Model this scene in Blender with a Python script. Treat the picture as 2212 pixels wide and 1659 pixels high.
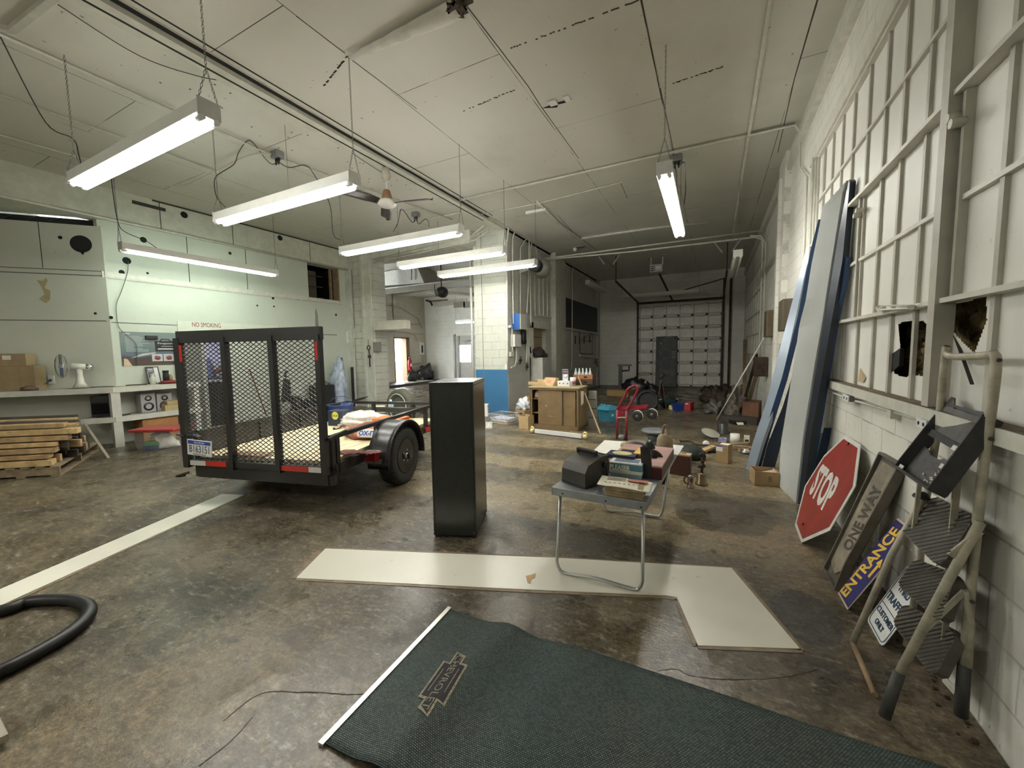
import bpy, bmesh, math, random
from mathutils import Vector, Matrix, noise
for o in list(bpy.data.objects): bpy.data.objects.remove(o)
S = bpy.context.scene; COL = S.collection; PI = math.pi
V = lambda *a: Vector(a)
rnd = random.Random(7)
# ---------------------------------------------------------------- camera
IW, IH, FPX = 2212.0, 1659.0, 858.0
YAW, PIT, ROL, HC = math.radians(26.95), math.radians(4.68), math.radians(-.97), 1.55
cy, sy, cp, sp = math.cos(YAW), math.sin(YAW), math.cos(PIT), math.sin(PIT)
FW = V(-sy*cp, cy*cp, -sp); RT = V(cy, sy, 0); UP = RT.cross(FW)
RR_ = math.cos(ROL)*RT + math.sin(ROL)*UP; UU_ = -math.sin(ROL)*RT + math.cos(ROL)*UP
CAM = V(0, 0, HC)
cd = bpy.data.cameras.new('camera'); cam = bpy.data.objects.new('camera', cd); COL.objects.link(cam)
cd.sensor_fit = 'HORIZONTAL'; cd.sensor_width = 36; cd.lens = 36*FPX/IW; cd.clip_start = .02; cd.clip_end = 300
mw = Matrix((( RR_.x, UU_.x, -FW.x, 0), (RR_.y, UU_.y, -FW.y, 0), (RR_.z, UU_.z, -FW.z, HC), (0, 0, 0, 1)))
cam.matrix_world = mw; S.camera = cam
# ---------------------------------------------------------------- world and exposure
w = bpy.data.worlds.new('sky'); S.world = w; w.use_nodes = True
w.node_tree.nodes['Background'].inputs[0].default_value = (.86, .93, 1, 1)
w.node_tree.nodes['Background'].inputs[1].default_value = 9.0
S.view_settings.view_transform = 'Standard'; S.view_settings.look = 'None'
S.view_settings.exposure = 1.15
S.view_settings.gamma = 1; S.view_settings.use_curve_mapping = False
TUBE = 34.0        # glow of one fluorescent tube
# ---------------------------------------------------------------- where a direction seen from the photographer meets the room
def ray(x, y): return FW + (x-IW/2)/FPX*RR_ - (y-IH/2)/FPX*UU_
def G(x, y, z=0): d = ray(x, y); return CAM + d*((z-HC)/d.z)
def WX(x, y, X): d = ray(x, y); return CAM + d*(X/d.x)
def WY(x, y, Y): d = ray(x, y); return CAM + d*(Y/d.y)
def HT(x, y, ref): d = ray(x, y); return CAM + d*(math.hypot(ref[0], ref[1])/math.hypot(d.x, d.y))
def PL(x, y, p, n): d = ray(x, y); return CAM + d*((p-CAM).dot(n)/d.dot(n))
# ---------------------------------------------------------------- materials
def newmat(name):
    m = bpy.data.materials.new(name); m.use_nodes = True
    nt = m.node_tree; return m, nt, nt.nodes['Principled BSDF']
def N(nt, t, **k):
    n = nt.nodes.new(t)
    for a, b in k.items():
        if a.startswith('i_'):
            n.inputs[int(a[2:]) if a[2:].isdigit() else a[2:].replace('_', ' ')].default_value = b
        else: setattr(n, a, b)
    return n
def ramp(nt, src, stops, interp='LINEAR'):
    r = nt.nodes.new('ShaderNodeValToRGB'); r.color_ramp.interpolation = interp
    e = r.color_ramp.elements
    while len(e) < len(stops): e.new(.5)
    for i, (p, c) in enumerate(stops):
        e[i].position = p; e[i].color = c if len(c) == 4 else (*c, 1)
    nt.links.new(src, r.inputs[0]); return r.outputs[0]
def mixc(nt, a, b, f, mode='MIX'):
    m = nt.nodes.new('ShaderNodeMix'); m.data_type = 'RGBA'; m.blend_type = mode
    for s, v in ((m.inputs[0], f), (m.inputs[6], a), (m.inputs[7], b)):
        if hasattr(v, 'node'): nt.links.new(v, s)
        else: s.default_value = v if isinstance(v, (int, float)) else ((*v, 1) if len(v) == 3 else v)
    return m.outputs[2]
def coords(nt, axis=None, scale=None):
    tc = nt.nodes.new('ShaderNodeTexCoord').outputs['Object']
    if axis is None and scale is None: return tc
    if axis:
        s = nt.nodes.new('ShaderNodeSeparateXYZ'); nt.links.new(tc, s.inputs[0])
        c = nt.nodes.new('ShaderNodeCombineXYZ')
        for i, a in enumerate(axis): nt.links.new(s.outputs['xyz'.index(a)], c.inputs[i])
        tc = c.outputs[0]
    if scale:
        m = nt.nodes.new('ShaderNodeMapping'); m.inputs['Scale'].default_value = scale
        nt.links.new(tc, m.inputs[0]); tc = m.outputs[0]
    return tc
def noise_(nt, co, scale, detail=4, rough=.6, dist=0):
    n = N(nt, 'ShaderNodeTexNoise'); n.inputs['Scale'].default_value = scale; n.inputs['Detail'].default_value = detail
    n.inputs['Roughness'].default_value = rough; n.inputs['Distortion'].default_value = dist
    nt.links.new(co, n.inputs['Vector']); return n.outputs['Fac']
def bump_(nt, bs, h, strength=.3, dist=.01):
    b = N(nt, 'ShaderNodeBump'); b.inputs['Strength'].default_value = strength; b.inputs['Distance'].default_value = dist
    nt.links.new(h, b.inputs['Height']); nt.links.new(b.outputs[0], bs.inputs['Normal'])
_mc = {}
def mat(name, col, rough=.55, metal=0, var=.12, scale=6, bump=0, spec=.5, emis=None, alpha=None, trans=0, coat=0):
    if name in _mc: return _mc[name]
    m, nt, b = newmat(name)
    if var:
        co = coords(nt); f = noise_(nt, co, scale, 5)
        lo = tuple(c*(1-var) for c in col); hi = tuple(min(1, c*(1+var)) for c in col)
        nt.links.new(ramp(nt, f, [(.3, lo), (.7, hi)]), b.inputs['Base Color'])
        if bump: bump_(nt, b, noise_(nt, co, scale*6, 3), bump, .004)
    else: b.inputs['Base Color'].default_value = (*col, 1)
    b.inputs['Roughness'].default_value = rough; b.inputs['Metallic'].default_value = metal
    b.inputs['Specular IOR Level'].default_value = spec; b.inputs['Coat Weight'].default_value = coat
    b.inputs['Transmission Weight'].default_value = trans
    if emis: b.inputs['Emission Color'].default_value = (*emis[0], 1); b.inputs['Emission Strength'].default_value = emis[1]
    if alpha is not None: b.inputs['Alpha'].default_value = alpha
    _mc[name] = m; return m
def block_mat(name, base, axis, bw=.4, bh=.2, mortar=.006, dirt=.35, low=None, lowz=1.1, rough=.6, mdark=.72, specks=.5, lz2=None):
    """painted block wall: courses, dents, specks and grime"""
    if name in _mc: return _mc[name]
    m, nt, b = newmat(name); co = coords(nt, axis); c3 = coords(nt)
    br = N(nt, 'ShaderNodeTexBrick'); br.inputs['Scale'].default_value = 1; br.inputs['Brick Width'].default_value = bw
    br.inputs['Row Height'].default_value = bh; br.inputs['Mortar Size'].default_value = mortar; br.inputs['Mortar Smooth'].default_value = .4
    nt.links.new(co, br.inputs['Vector'])
    f = noise_(nt, c3, 1.3, 6, .65)
    col = ramp(nt, f, [(.32, tuple(c*(1-dirt*.45) for c in base)), (.6, base)])
    brk = noise_(nt, c3, 5, 3)
    mf = N(nt, 'ShaderNodeMath', operation='MULTIPLY'); nt.links.new(br.outputs['Fac'], mf.inputs[0])
    nt.links.new(ramp(nt, brk, [(.35, (0, 0, 0)), (.6, (1, 1, 1))]), mf.inputs[1])
    col = mixc(nt, col, tuple(c*mdark for c in base), mf.outputs[0])
    if low:
        sz = N(nt, 'ShaderNodeSeparateXYZ'); nt.links.new(c3, sz.inputs[0])
        st = N(nt, 'ShaderNodeMath', operation='LESS_THAN'); nt.links.new(sz.outputs[2], st.inputs[0]); st.inputs[1].default_value = lowz
        col = mixc(nt, col, low, st.outputs[0])
    sn = noise_(nt, coords(nt, None, (1, 1, .6)), 26, 6, .75)
    sk = ramp(nt, sn, [(.62, (0, 0, 0)), (.7, (specks,)*3)])
    col = mixc(nt, col, (.16, .13, .09), sk)
    nt.links.new(col, b.inputs['Base Color']); b.inputs['Roughness'].default_value = rough
    inv = N(nt, 'ShaderNodeMath', operation='SUBTRACT'); inv.inputs[0].default_value = 1; nt.links.new(br.outputs['Fac'], inv.inputs[1])
    ad = N(nt, 'ShaderNodeMath', operation='MULTIPLY_ADD'); nt.links.new(noise_(nt, c3, 40, 3), ad.inputs[0]); ad.inputs[1].default_value = .35
    nt.links.new(inv.outputs[0], ad.inputs[2]); bump_(nt, b, ad.outputs[0], .5, .006)
    _mc[name] = m; return m
# ---------------------------------------------------------------- mesh builder
class MB:
    def __init__(s, M=None): s.bm = bmesh.new(); s.M = M or Matrix(); s.mi = 0
    def v(s, p): return s.bm.verts.new(s.M @ Vector(p))
    def f(s, vs, smooth=False):
        try: f = s.bm.faces.new(vs)
        except ValueError: return None
        f.material_index = s.mi; f.smooth = smooth; return f
    def hull8(s, P):
        v = [s.v(p) for p in P]
        for q in ((3, 2, 1, 0), (4, 5, 6, 7), (0, 1, 5, 4), (1, 2, 6, 5), (2, 3, 7, 6), (3, 0, 4, 7)): s.f([v[i] for i in q])
        return s
    def box(s, x0, x1, y0, y1, z0, z1):
        x0, x1 = min(x0, x1), max(x0, x1); y0, y1 = min(y0, y1), max(y0, y1); z0, z1 = min(z0, z1), max(z0, z1)
        return s.hull8([(x0, y0, z0), (x1, y0, z0), (x1, y1, z0), (x0, y1, z0), (x0, y0, z1), (x1, y0, z1), (x1, y1, z1), (x0, y1, z1)])
    def bbox(s, x0, x1, y0, y1, z0, z1, b=.01):
        """box with bevelled edges"""
        t = bmesh.new(); bmesh.ops.create_cube(t, size=1)
        for q in t.verts: q.co = Vector(((x0+x1)/2+q.co.x*(x1-x0), (y0+y1)/2+q.co.y*(y1-y0), (z0+z1)/2+q.co.z*(z1-z0)))
        b = min(b, .45*min(abs(x1-x0), abs(y1-y0), abs(z1-z0)))
        bmesh.ops.bevel(t, geom=list(t.edges), offset=b, segments=2, affect='EDGES', profile=.6)
        mp = {q: s.v(q.co) for q in t.verts}
        for q in t.faces: s.f([mp[x] for x in q.verts])
        t.free(); return s
    def bar(s, a, b, w, h=None, up=(0, 0, 1)):
        """rectangular bar from a to b"""
        a, b = Vector(a), Vector(b); h = h or w; d = (b-a).normalized(); u = Vector(up)
        if abs(d.dot(u)) > .98: u = V(1, 0, 0) if abs(d.x) < .9 else V(0, 1, 0)
        x = d.cross(u).normalized()*w/2; y = d.cross(x).normalized()*h/2
        return s.hull8([a-x-y, a+x-y, a+x+y, a-x+y, b-x-y, b+x-y, b+x+y, b-x+y])
    def cyl(s, a, b, r0, r1=None, n=12, cap=True):
        a, b = Vector(a), Vector(b); r1 = r0 if r1 is None else r1; d = (b-a).normalized()
        u = V(0, 0, 1) if abs(d.z) < .9 else V(1, 0, 0); x = d.cross(u).normalized(); y = d.cross(x)
        c = [(math.cos(2*PI*i/n), math.sin(2*PI*i/n)) for i in range(n)]
        A = [s.v(a+(x*p+y*q)*r0) for p, q in c]; B = [s.v(b+(x*p+y*q)*r1) for p, q in c]
        for i in range(n): s.f([A[i], A[(i+1) % n], B[(i+1) % n], B[i]], True)
        if cap: s.f(A[::-1]); s.f(B)
        return s
    def tube(s, pts, r, n=8, closed=False, cap=True):
        pts = [Vector(p) for p in pts]; m = len(pts); rings = []; px = None
        for i, p in enumerate(pts):
            q = pts[(i+1) % m] if (closed or i < m-1) else p; o = pts[i-1] if (closed or i > 0) else p
            d = (q-o).normalized()
            if px is None:
                u = V(0, 0, 1) if abs(d.z) < .9 else V(1, 0, 0); px = d.cross(u).normalized()
            else: px = (px-d*px.dot(d)).normalized()
            y = d.cross(px); rr = r[i] if isinstance(r, (list, tuple)) else r
            rings.append([s.v(p+(px*math.cos(2*PI*k/n)+y*math.sin(2*PI*k/n))*rr) for k in range(n)])
        for i in range(m if closed else m-1):
            A, B = rings[i], rings[(i+1) % m]
            for k in range(n): s.f([A[k], A[(k+1) % n], B[(k+1) % n], B[k]], True)
        if not closed and cap: s.f(rings[0][::-1]); s.f(rings[-1])
        return s
    def lathe(s, prof, o=(0, 0, 0), n=24, axis='z'):
        o = Vector(o); rings = []
        for r, z in prof:
            rg = []
            for k in range(n):
                a = 2*PI*k/n; c, q = r*math.cos(a), r*math.sin(a)
                rg.append(s.v(o+({'z': V(c, q, z), 'y': V(c, z, q), 'x': V(z, c, q)}[axis])))
            rings.append(rg)
        for A, B in zip(rings, rings[1:]):
            for k in range(n): s.f([A[k], A[(k+1) % n], B[(k+1) % n], B[k]], True)
        s.f(rings[0][::-1]); s.f(rings[-1]); return s
    def prism(s, pts, t):
        """closed 3-D outline given thickness vector t"""
        t = Vector(t); A = [s.v(p) for p in pts]; B = [s.v(Vector(p)+t) for p in pts]; n = len(pts)
        s.f(A[::-1]); s.f(B)
        for i in range(n): s.f([A[i], A[(i+1) % n], B[(i+1) % n], B[i]])
        return s
    def grid(s, nx, ny, fn, smooth=True, thick=None):
        g = [[s.v(fn(i/nx, j/ny)) for i in range(nx+1)] for j in range(ny+1)]
        for j in range(ny):
            for i in range(nx): s.f([g[j][i], g[j][i+1], g[j+1][i+1], g[j+1][i]], smooth)
        if thick:
            t = Vector(thick); h = [[s.v(Vector(fn(i/nx, j/ny))+t) for i in range(nx+1)] for j in range(ny+1)]
            for j in range(ny):
                for i in range(nx): s.f([h[j+1][i], h[j+1][i+1], h[j][i+1], h[j][i]], smooth)
            for i in range(nx):
                s.f([h[0][i], h[0][i+1], g[0][i+1], g[0][i]]); s.f([g[ny][i], g[ny][i+1], h[ny][i+1], h[ny][i]])
            for j in range(ny):
                s.f([g[j][0], g[j+1][0], h[j+1][0], h[j][0]]); s.f([g[j+1][nx], g[j][nx], h[j][nx], h[j+1][nx]])
        return s
    def ball(s, c, r, n=12, m=8, sq=(1, 1, 1)):
        c = Vector(c); rings = []
        for j in range(1, m):
            th = PI*j/m; rings.append([s.v(c+V(r*math.sin(th)*math.cos(2*PI*k/n)*sq[0], r*math.sin(th)*math.sin(2*PI*k/n)*sq[1], r*math.cos(th)*sq[2])) for k in range(n)])
        t = s.v(c+V(0, 0, r*sq[2])); b = s.v(c-V(0, 0, r*sq[2]))
        for A, B in zip(rings, rings[1:]):
            for k in range(n): s.f([A[k], B[k], B[(k+1) % n], A[(k+1) % n]], True)
        for k in range(n): s.f([t, rings[0][k], rings[0][(k+1) % n]], True); s.f([b, rings[-1][(k+1) % n], rings[-1][k]], True)
        return s
    def lump(s, c, size, seed=0, amp=.25, n=18, m=12, fl=True):
        """crumpled soft heap resting on c"""
        c = Vector(c); b0 = len(s.bm.verts); s.ball((0, 0, 0), 1, n, m)
        s.bm.verts.ensure_lookup_table(); iM = s.M.inverted()
        for i in range(b0, len(s.bm.verts)):
            q = s.bm.verts[i]; p = iM @ q.co
            k = 1+amp*(noise.noise(p*2.3+V(seed, seed*2, 0))*1.4+noise.noise(p*5.5+V(seed*3, 0, 1))*.7)
            p = V(p.x*size[0]*k, p.y*size[1]*k, max(-.55 if fl else -9, p.z)*size[2]*k)
            p.z += .55*size[2] if fl else 0
            q.co = s.M @ (c+V(p.x, p.y, max(0, p.z)))
        return s
    def out(s, name, m, parent=None, kind=None, sharp=False):
        me = bpy.data.meshes.new(name)
        bmesh.ops.recalc_face_normals(s.bm, faces=s.bm.faces)
        s.bm.to_mesh(me); s.bm.free()
        for x in (m if isinstance(m, (list, tuple)) else [m]): me.materials.append(x)
        o = bpy.data.objects.new(name, me); COL.objects.link(o)
        if parent is not None:
            o.parent = parent; o.location = -wloc(parent)
        if kind: o['kind'] = kind
        return o
def wloc(o):
    p = Vector(o.location)
    while o.parent: o = o.parent; p += o.location
    return p
def tag(o, label, cat, group=None):
    o['label'] = label; o['category'] = cat
    if group: o['group'] = group
    return o
def T(name, label, cat, loc, group=None):
    o = bpy.data.objects.new(name, None); COL.objects.link(o); o.location = Vector(loc); o.empty_display_size = .1
    return tag(o, label, cat, group)
def one(mb, name, m, label, cat, group=None): return tag(mb.out(name, m), label, cat, group)
def struct(mb, name, m, parent=None): return mb.out(name, m, parent, 'structure' if parent is None else None)
def clone(o, off, label=None, parent=None, rot=None):
    c = o.copy(); COL.objects.link(c); c.parent = parent
    if parent is None: c.location = o.location+Vector(off)
    if label: c['label'] = label
    for ch in o.children: clone(ch, off, None, c)
    return c
class Fr:
    """local frame standing on height z: front edge from (xl,yl) to (xr,yr), top at ytop above the left end"""
    def __init__(s, xl, yl, xr, yr, ytop, D, z=0):
        A, B = G(xl, yl, z), G(xr, yr, z); u = (B-A); s.W = u.length; u.normalize(); v = V(-u.y, u.x, 0)
        s.H = max(.003, HT(xl, ytop, A).z - z); s.D = D; s.A = A; s.u = u; s.v = v
        s.M = Matrix(((u.x, v.x, 0, A.x), (u.y, v.y, 0, A.y), (0, 0, 1, z), (0, 0, 0, 1)))
        s.c = s.M @ V(s.W/2, D/2, 0)
    def mb(s): return MB(s.M)
def frame(o, u, v, w=None):
    u = Vector(u).normalized(); v = Vector(v); v = (v-u*v.dot(u)).normalized(); w = u.cross(v)
    return Matrix(((u.x, v.x, w.x, o[0]), (u.y, v.y, w.y, o[1]), (u.z, v.z, w.z, o[2]), (0, 0, 0, 1)))
def text(s, M, size, m, name, parent=None, ext=.0008, align='CENTER', sx=1.0, bold=0, fit=None, shear=0):
    """writing as a thin mesh in plane M (x reads, y up)"""
    c = bpy.data.curves.new(name, 'FONT'); c.body = s; c.size = size; c.extrude = ext; c.align_x = align; c.align_y = 'CENTER'; c.offset = bold; c.shear = shear
    c.resolution_u = 3
    o = bpy.data.objects.new(name, c); COL.objects.link(o)
    bpy.context.view_layer.update()
    me = bpy.data.meshes.new_from_object(o.evaluated_get(bpy.context.evaluated_depsgraph_get()))
    bpy.data.objects.remove(o)
    if fit:
        xs = [v.co.x for v in me.vertices]; ys = [v.co.y for v in me.vertices]
        kx = fit[0]/(max(xs)-min(xs)); ky = fit[1]/(max(ys)-min(ys)); cx, cyy = (max(xs)+min(xs))/2, (max(ys)+min(ys))/2
        for v in me.vertices: v.co.x = (v.co.x-cx)*kx; v.co.y = (v.co.y-cyy)*ky
    elif sx != 1:
        for v in me.vertices: v.co.x *= sx
    me.transform(M); me.materials.clear(); me.materials.append(m)
    q = bpy.data.objects.new(name, me); COL.objects.link(q)
    if parent: q.parent = parent; q.location = -wloc(parent)
    return q
def arc(c, r, a0, a1, n, ax=V(1, 0, 0), ay=V(0, 0, 1)):
    return [Vector(c)+ax*(r*math.cos(a0+(a1-a0)*i/n))+ay*(r*math.sin(a0+(a1-a0)*i/n)) for i in range(n+1)]
def smooth_path(P, k=6, closed=False):
    P = [Vector(p) for p in P]; n = len(P); o = []
    for i in range(n if closed else n-1):
        p0 = P[i-1] if (closed or i) else P[0]; p1 = P[i]; p2 = P[(i+1) % n]; p3 = P[(i+2) % n] if (closed or i+2 < n) else p2
        for j in range(k):
            t = j/k; o.append(.5*((2*p1)+(p2-p0)*t+(2*p0-5*p1+4*p2-p3)*t*t+(3*p1-p0-3*p2+p3)*t**3))
    if not closed: o.append(P[-1])
    return o
# ================================================================ palette
CREAM = (.66, .65, .56)
M_ceil = None
wht = mat('white_enamel', (.74, .74, .68), .35, var=.05)
M_pipe = mat('painted_pipe', (.62, .61, .53), .45, var=.12, scale=9)
M_black = mat('black_plastic', (.02, .02, .02), .4, var=.2)
M_blk_steel = mat('black_painted_steel', (.028, .028, .026), .32, var=.15, spec=.55)
M_steel = mat('bare_steel', (.5, .5, .49), .32, 1, .1)
M_alu = mat('aluminium', (.62, .63, .63), .35, 1, .1)
M_card = mat('cardboard', (.36, .24, .12), .8, var=.15, scale=5)
M_card2 = mat('light_cardboard', (.5, .36, .19), .8, var=.12, scale=5)
M_wood = mat('raw_timber', (.56, .42, .23), .75, var=.3, scale=7)
M_oldwood = mat('weathered_wood', (.27, .19, .11), .8, var=.35, scale=8)
M_paper = mat('paper', (.8, .78, .7), .8, var=.05)
M_white = mat('white_plastic', (.78, .78, .76), .4, var=.03)
M_red = mat('red_paint', (.42, .02, .02), .35, var=.12)
M_chain = mat('galvanised_chain', (.22, .22, .2), .45, .8, .1)
M_rubber = mat('tyre_rubber', (.03, .03, .028), .75, var=.3, scale=20)
M_dark = mat('dark_void', (.012, .012, .01), .9, var=0)
M_seam = mat('dark_gap', (.05, .047, .04), .9, var=0)
M_cable = mat('black_cable', (.02, .02, .018), .5, var=0)
M_seamg = mat('grey_seam', (.2, .195, .165), .9, var=0)
M_grey = mat('grey_metal', (.2, .2, .19), .45, .6, .15)
M_brown = mat('brown_leather', (.07, .028, .018), .5, var=.2)
M_ply = mat('plywood', (.47, .35, .2), .7, var=.15)
M_glass = mat('clear_glass', (.95, 1, .97), .05, var=0, trans=1)
M_blueink = mat('blue_ink', (.03, .07, .35), .5, var=0)
M_redink = mat('red_ink', (.5, .03, .03), .5, var=0)
M_blackink = mat('black_ink', (.02, .02, .02), .6, var=0)
M_rust = mat('rusty_iron', (.07, .05, .035), .7, .5, .4, 9)
XR, XL, XC, YC, YB, HCe = 1.0, -9.7, -4.56, 8.76, 17.5, 4.55
XS, YN = -14.2, -5.0      # side bay's far wall, wall behind the photographer
def ceiling_mat():
    m, nt, b = newmat('ceiling_panels'); c3 = coords(nt)
    mp = N(nt, 'ShaderNodeMapping'); mp.inputs['Location'].default_value = (-3.78+.0, 2.0, 0); nt.links.new(coords(nt, 'yxz'), mp.inputs[0])
    br = N(nt, 'ShaderNodeTexBrick', offset=.47); br.inputs['Scale'].default_value = 1; br.inputs['Brick Width'].default_value = 2.92
    br.inputs['Row Height'].default_value = 1.37; br.inputs['Mortar Size'].default_value = .005; br.inputs['Mortar Smooth'].default_value = .2
    nt.links.new(mp.outputs[0], br.inputs['Vector'])
    f = noise_(nt, c3, .55, 4, .6)
    col = ramp(nt, f, [(.3, (.56, .54, .46)), (.5, (.63, .62, .54)), (.7, (.645, .62, .545))])
    mf = N(nt, 'ShaderNodeMath', operation='MULTIPLY'); nt.links.new(br.outputs['Fac'], mf.inputs[0])
    nt.links.new(ramp(nt, noise_(nt, c3, 1.4, 3), [(.42, (.15,)*3), (.55, (1,)*3)]), mf.inputs[1])
    col = mixc(nt, col, (.07, .06, .05), mf.outputs[0])
    sp_ = ramp(nt, noise_(nt, c3, 17, 2, .5), [(.745, (0,)*3), (.76, (.8,)*3)])
    col = mixc(nt, col, (.12, .1, .08), sp_)
    nt.links.new(col, b.inputs['Base Color']); b.inputs['Roughness'].default_value = .45
    bump_(nt, b, noise_(nt, coords(nt, None, (.35, 1, 1)), 1.2, 2), .5, .05)
    return m
def floor_mat():
    m, nt, b = newmat('worn_wet_concrete'); c3 = coords(nt)
    sx = N(nt, 'ShaderNodeSeparateXYZ'); nt.links.new(c3, sx.inputs[0])
    n1 = noise_(nt, c3, .9, 8, .68, .4); n2 = noise_(nt, c3, 5, 8, .75, .3); n3 = noise_(nt, coords(nt, None, (.6, 1.6, 1)), 14, 6, .75)
    dark = (.042, .034, .023); mid = (.095, .077, .048); tan = (.26, .205, .115); pale = (.34, .27, .18)
    col = ramp(nt, n1, [(.36, dark), (.5, mid), (.66, (.17, .138, .086))])
    # tan bands lying across the bay
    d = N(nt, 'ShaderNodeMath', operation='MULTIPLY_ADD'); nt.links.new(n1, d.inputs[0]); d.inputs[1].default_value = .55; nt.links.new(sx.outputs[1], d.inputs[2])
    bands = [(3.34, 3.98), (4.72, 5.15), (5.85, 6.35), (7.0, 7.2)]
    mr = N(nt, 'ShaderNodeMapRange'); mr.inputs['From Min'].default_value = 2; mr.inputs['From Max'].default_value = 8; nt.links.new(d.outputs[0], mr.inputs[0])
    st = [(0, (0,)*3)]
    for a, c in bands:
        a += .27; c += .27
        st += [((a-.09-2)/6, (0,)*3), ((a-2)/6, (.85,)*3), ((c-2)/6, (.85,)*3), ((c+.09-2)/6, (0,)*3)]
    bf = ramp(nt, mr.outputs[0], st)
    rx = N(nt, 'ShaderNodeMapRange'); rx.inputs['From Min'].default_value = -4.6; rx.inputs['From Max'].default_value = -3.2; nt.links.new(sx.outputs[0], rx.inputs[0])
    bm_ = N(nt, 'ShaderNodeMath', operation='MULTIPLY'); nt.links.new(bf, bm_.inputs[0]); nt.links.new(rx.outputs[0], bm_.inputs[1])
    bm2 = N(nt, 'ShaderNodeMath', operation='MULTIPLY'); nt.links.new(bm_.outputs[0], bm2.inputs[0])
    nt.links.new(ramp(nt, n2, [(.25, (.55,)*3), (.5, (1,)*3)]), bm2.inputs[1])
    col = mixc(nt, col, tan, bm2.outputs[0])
    # worn tan ground by the right wall and in front
    wr = N(nt, 'ShaderNodeMapRange'); wr.inputs['From Min'].default_value = -.1; wr.inputs['From Max'].default_value = .9; nt.links.new(sx.outputs[0], wr.inputs[0])
    w2 = N(nt, 'ShaderNodeMath', operation='MULTIPLY'); nt.links.new(wr.outputs[0], w2.inputs[0]); nt.links.new(ramp(nt, n1, [(.4, (0,)*3), (.55, (.8,)*3)]), w2.inputs[1])
    col = mixc(nt, col, (.2, .145, .09), w2.outputs[0])
    col = mixc(nt, col, (.24, .2, .125), ramp(nt, noise_(nt, c3, 1.7, 8, .75, .5), [(.46, (0,)*3), (.74, (.6,)*3)]))
    col = mixc(nt, col, (.03, .027, .021), ramp(nt, n2, [(.2, (.6,)*3), (.56, (0,)*3)]))
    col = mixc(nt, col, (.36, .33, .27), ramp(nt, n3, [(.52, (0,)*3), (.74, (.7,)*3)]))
    # patched oval in front
    def blob(cx, cyv, rx_, ry_, c, k=.85, ang=0):
        nonlocal col
        mp = N(nt, 'ShaderNodeMapping', vector_type='TEXTURE'); mp.inputs['Location'].default_value = (cx, cyv, 0); mp.inputs['Rotation'].default_value = (0, 0, ang); mp.inputs['Scale'].default_value = (rx_, ry_, 1)
        nt.links.new(c3, mp.inputs[0]); ln = N(nt, 'ShaderNodeVectorMath', operation='LENGTH'); nt.links.new(mp.outputs[0], ln.inputs[0])
        a = N(nt, 'ShaderNodeMath', operation='MULTIPLY_ADD'); nt.links.new(n2, a.inputs[0]); a.inputs[1].default_value = .3; nt.links.new(ln.outputs[1], a.inputs[2])
        col = mixc(nt, col, c, ramp(nt, a.outputs[0], [(.98, (k,)*3), (1.1, (0,)*3)]))
    p = G(350, 1530); blob(p.x, p.y, .42, .62, (.21, .165, .1), .6, -.5)
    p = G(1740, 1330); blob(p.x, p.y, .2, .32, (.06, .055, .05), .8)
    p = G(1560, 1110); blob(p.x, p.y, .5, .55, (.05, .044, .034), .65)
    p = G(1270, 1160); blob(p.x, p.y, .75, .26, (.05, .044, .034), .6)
    p = G(1620, 1170); blob(p.x, p.y, .6, .13, (.27, .2, .12), .6)
    n5 = noise_(nt, c3, 34, 9, .8); n6 = noise_(nt, coords(nt, None, (1, 1.5, 1)), 11, 8, .8)
    dk_ = N(nt, 'ShaderNodeMath', operation='MULTIPLY'); nt.links.new(ramp(nt, n5, [(.32, (.45,)*3), (.5, (.95,)*3), (.66, (1.7,)*3)]), dk_.inputs[0]); nt.links.new(ramp(nt, n6, [(.35, (.6,)*3), (.65, (1.35,)*3)]), dk_.inputs[1])
    vm_ = N(nt, 'ShaderNodeVectorMath', operation='SCALE'); nt.links.new(col, vm_.inputs[0]); nt.links.new(dk_.outputs[0], vm_.inputs['Scale']); nt.links.new(vm_.outputs[0], b.inputs['Base Color'])
    base_col = col; col = ramp(nt, noise_(nt, c3, 2.2, 5, .6), [(.4, (.2,)*3), (.58, (.5,)*3)])
    for (px, py, r_, q_) in ((1435, 1410, .13, .2), (1090, 1335, .1, .14), (1230, 1345, .12, .14), (650, 1600, .3, .2), (380, 1360, .12, .14), (480, 1060, .3, .3), (1500, 1470, .12, .08)):
        p = G(px, py); blob(p.x, p.y, r_*1.9, q_*1.8, (.07,)*3, 1)
    rg = col; nt.links.new(rg, b.inputs['Roughness'])
    ha = N(nt, 'ShaderNodeMath', operation='MULTIPLY_ADD'); nt.links.new(n3, ha.inputs[0]); ha.inputs[1].default_value = .5; nt.links.new(noise_(nt, c3, 60, 4, .7), ha.inputs[2])
    bump_(nt, b, ha.outputs[0], .5, .004); b.inputs['Specular IOR Level'].default_value = .36
    return m
def panel_mat(name, base, specks=.5, sc=1):
    if name in _mc: return _mc[name]
    m, nt, b = newmat(name); c3 = coords(nt)
    col = ramp(nt, noise_(nt, c3, .9, 5), [(.3, tuple(c*.9 for c in base)), (.65, base)])
    col = mixc(nt, col, (.2, .17, .12), ramp(nt, noise_(nt, c3, 22*sc, 4, .7), [(.66, (0,)*3), (.72, (specks,)*3)]))
    nt.links.new(col, b.inputs['Base Color']); b.inputs['Roughness'].default_value = .55
    bump_(nt, b, noise_(nt, c3, 3, 3), .3, .01); _mc[name] = m; return m
M_wallR = block_mat('right_block_wall', (.76, .745, .67), 'yzx', mdark=.55, specks=.75, dirt=.35)
M_pan = panel_mat('cream_board', (.8, .79, .73), .4)
M_left = panel_mat('left_board_wall', (.58, .62, .53), .35, .7)
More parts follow.
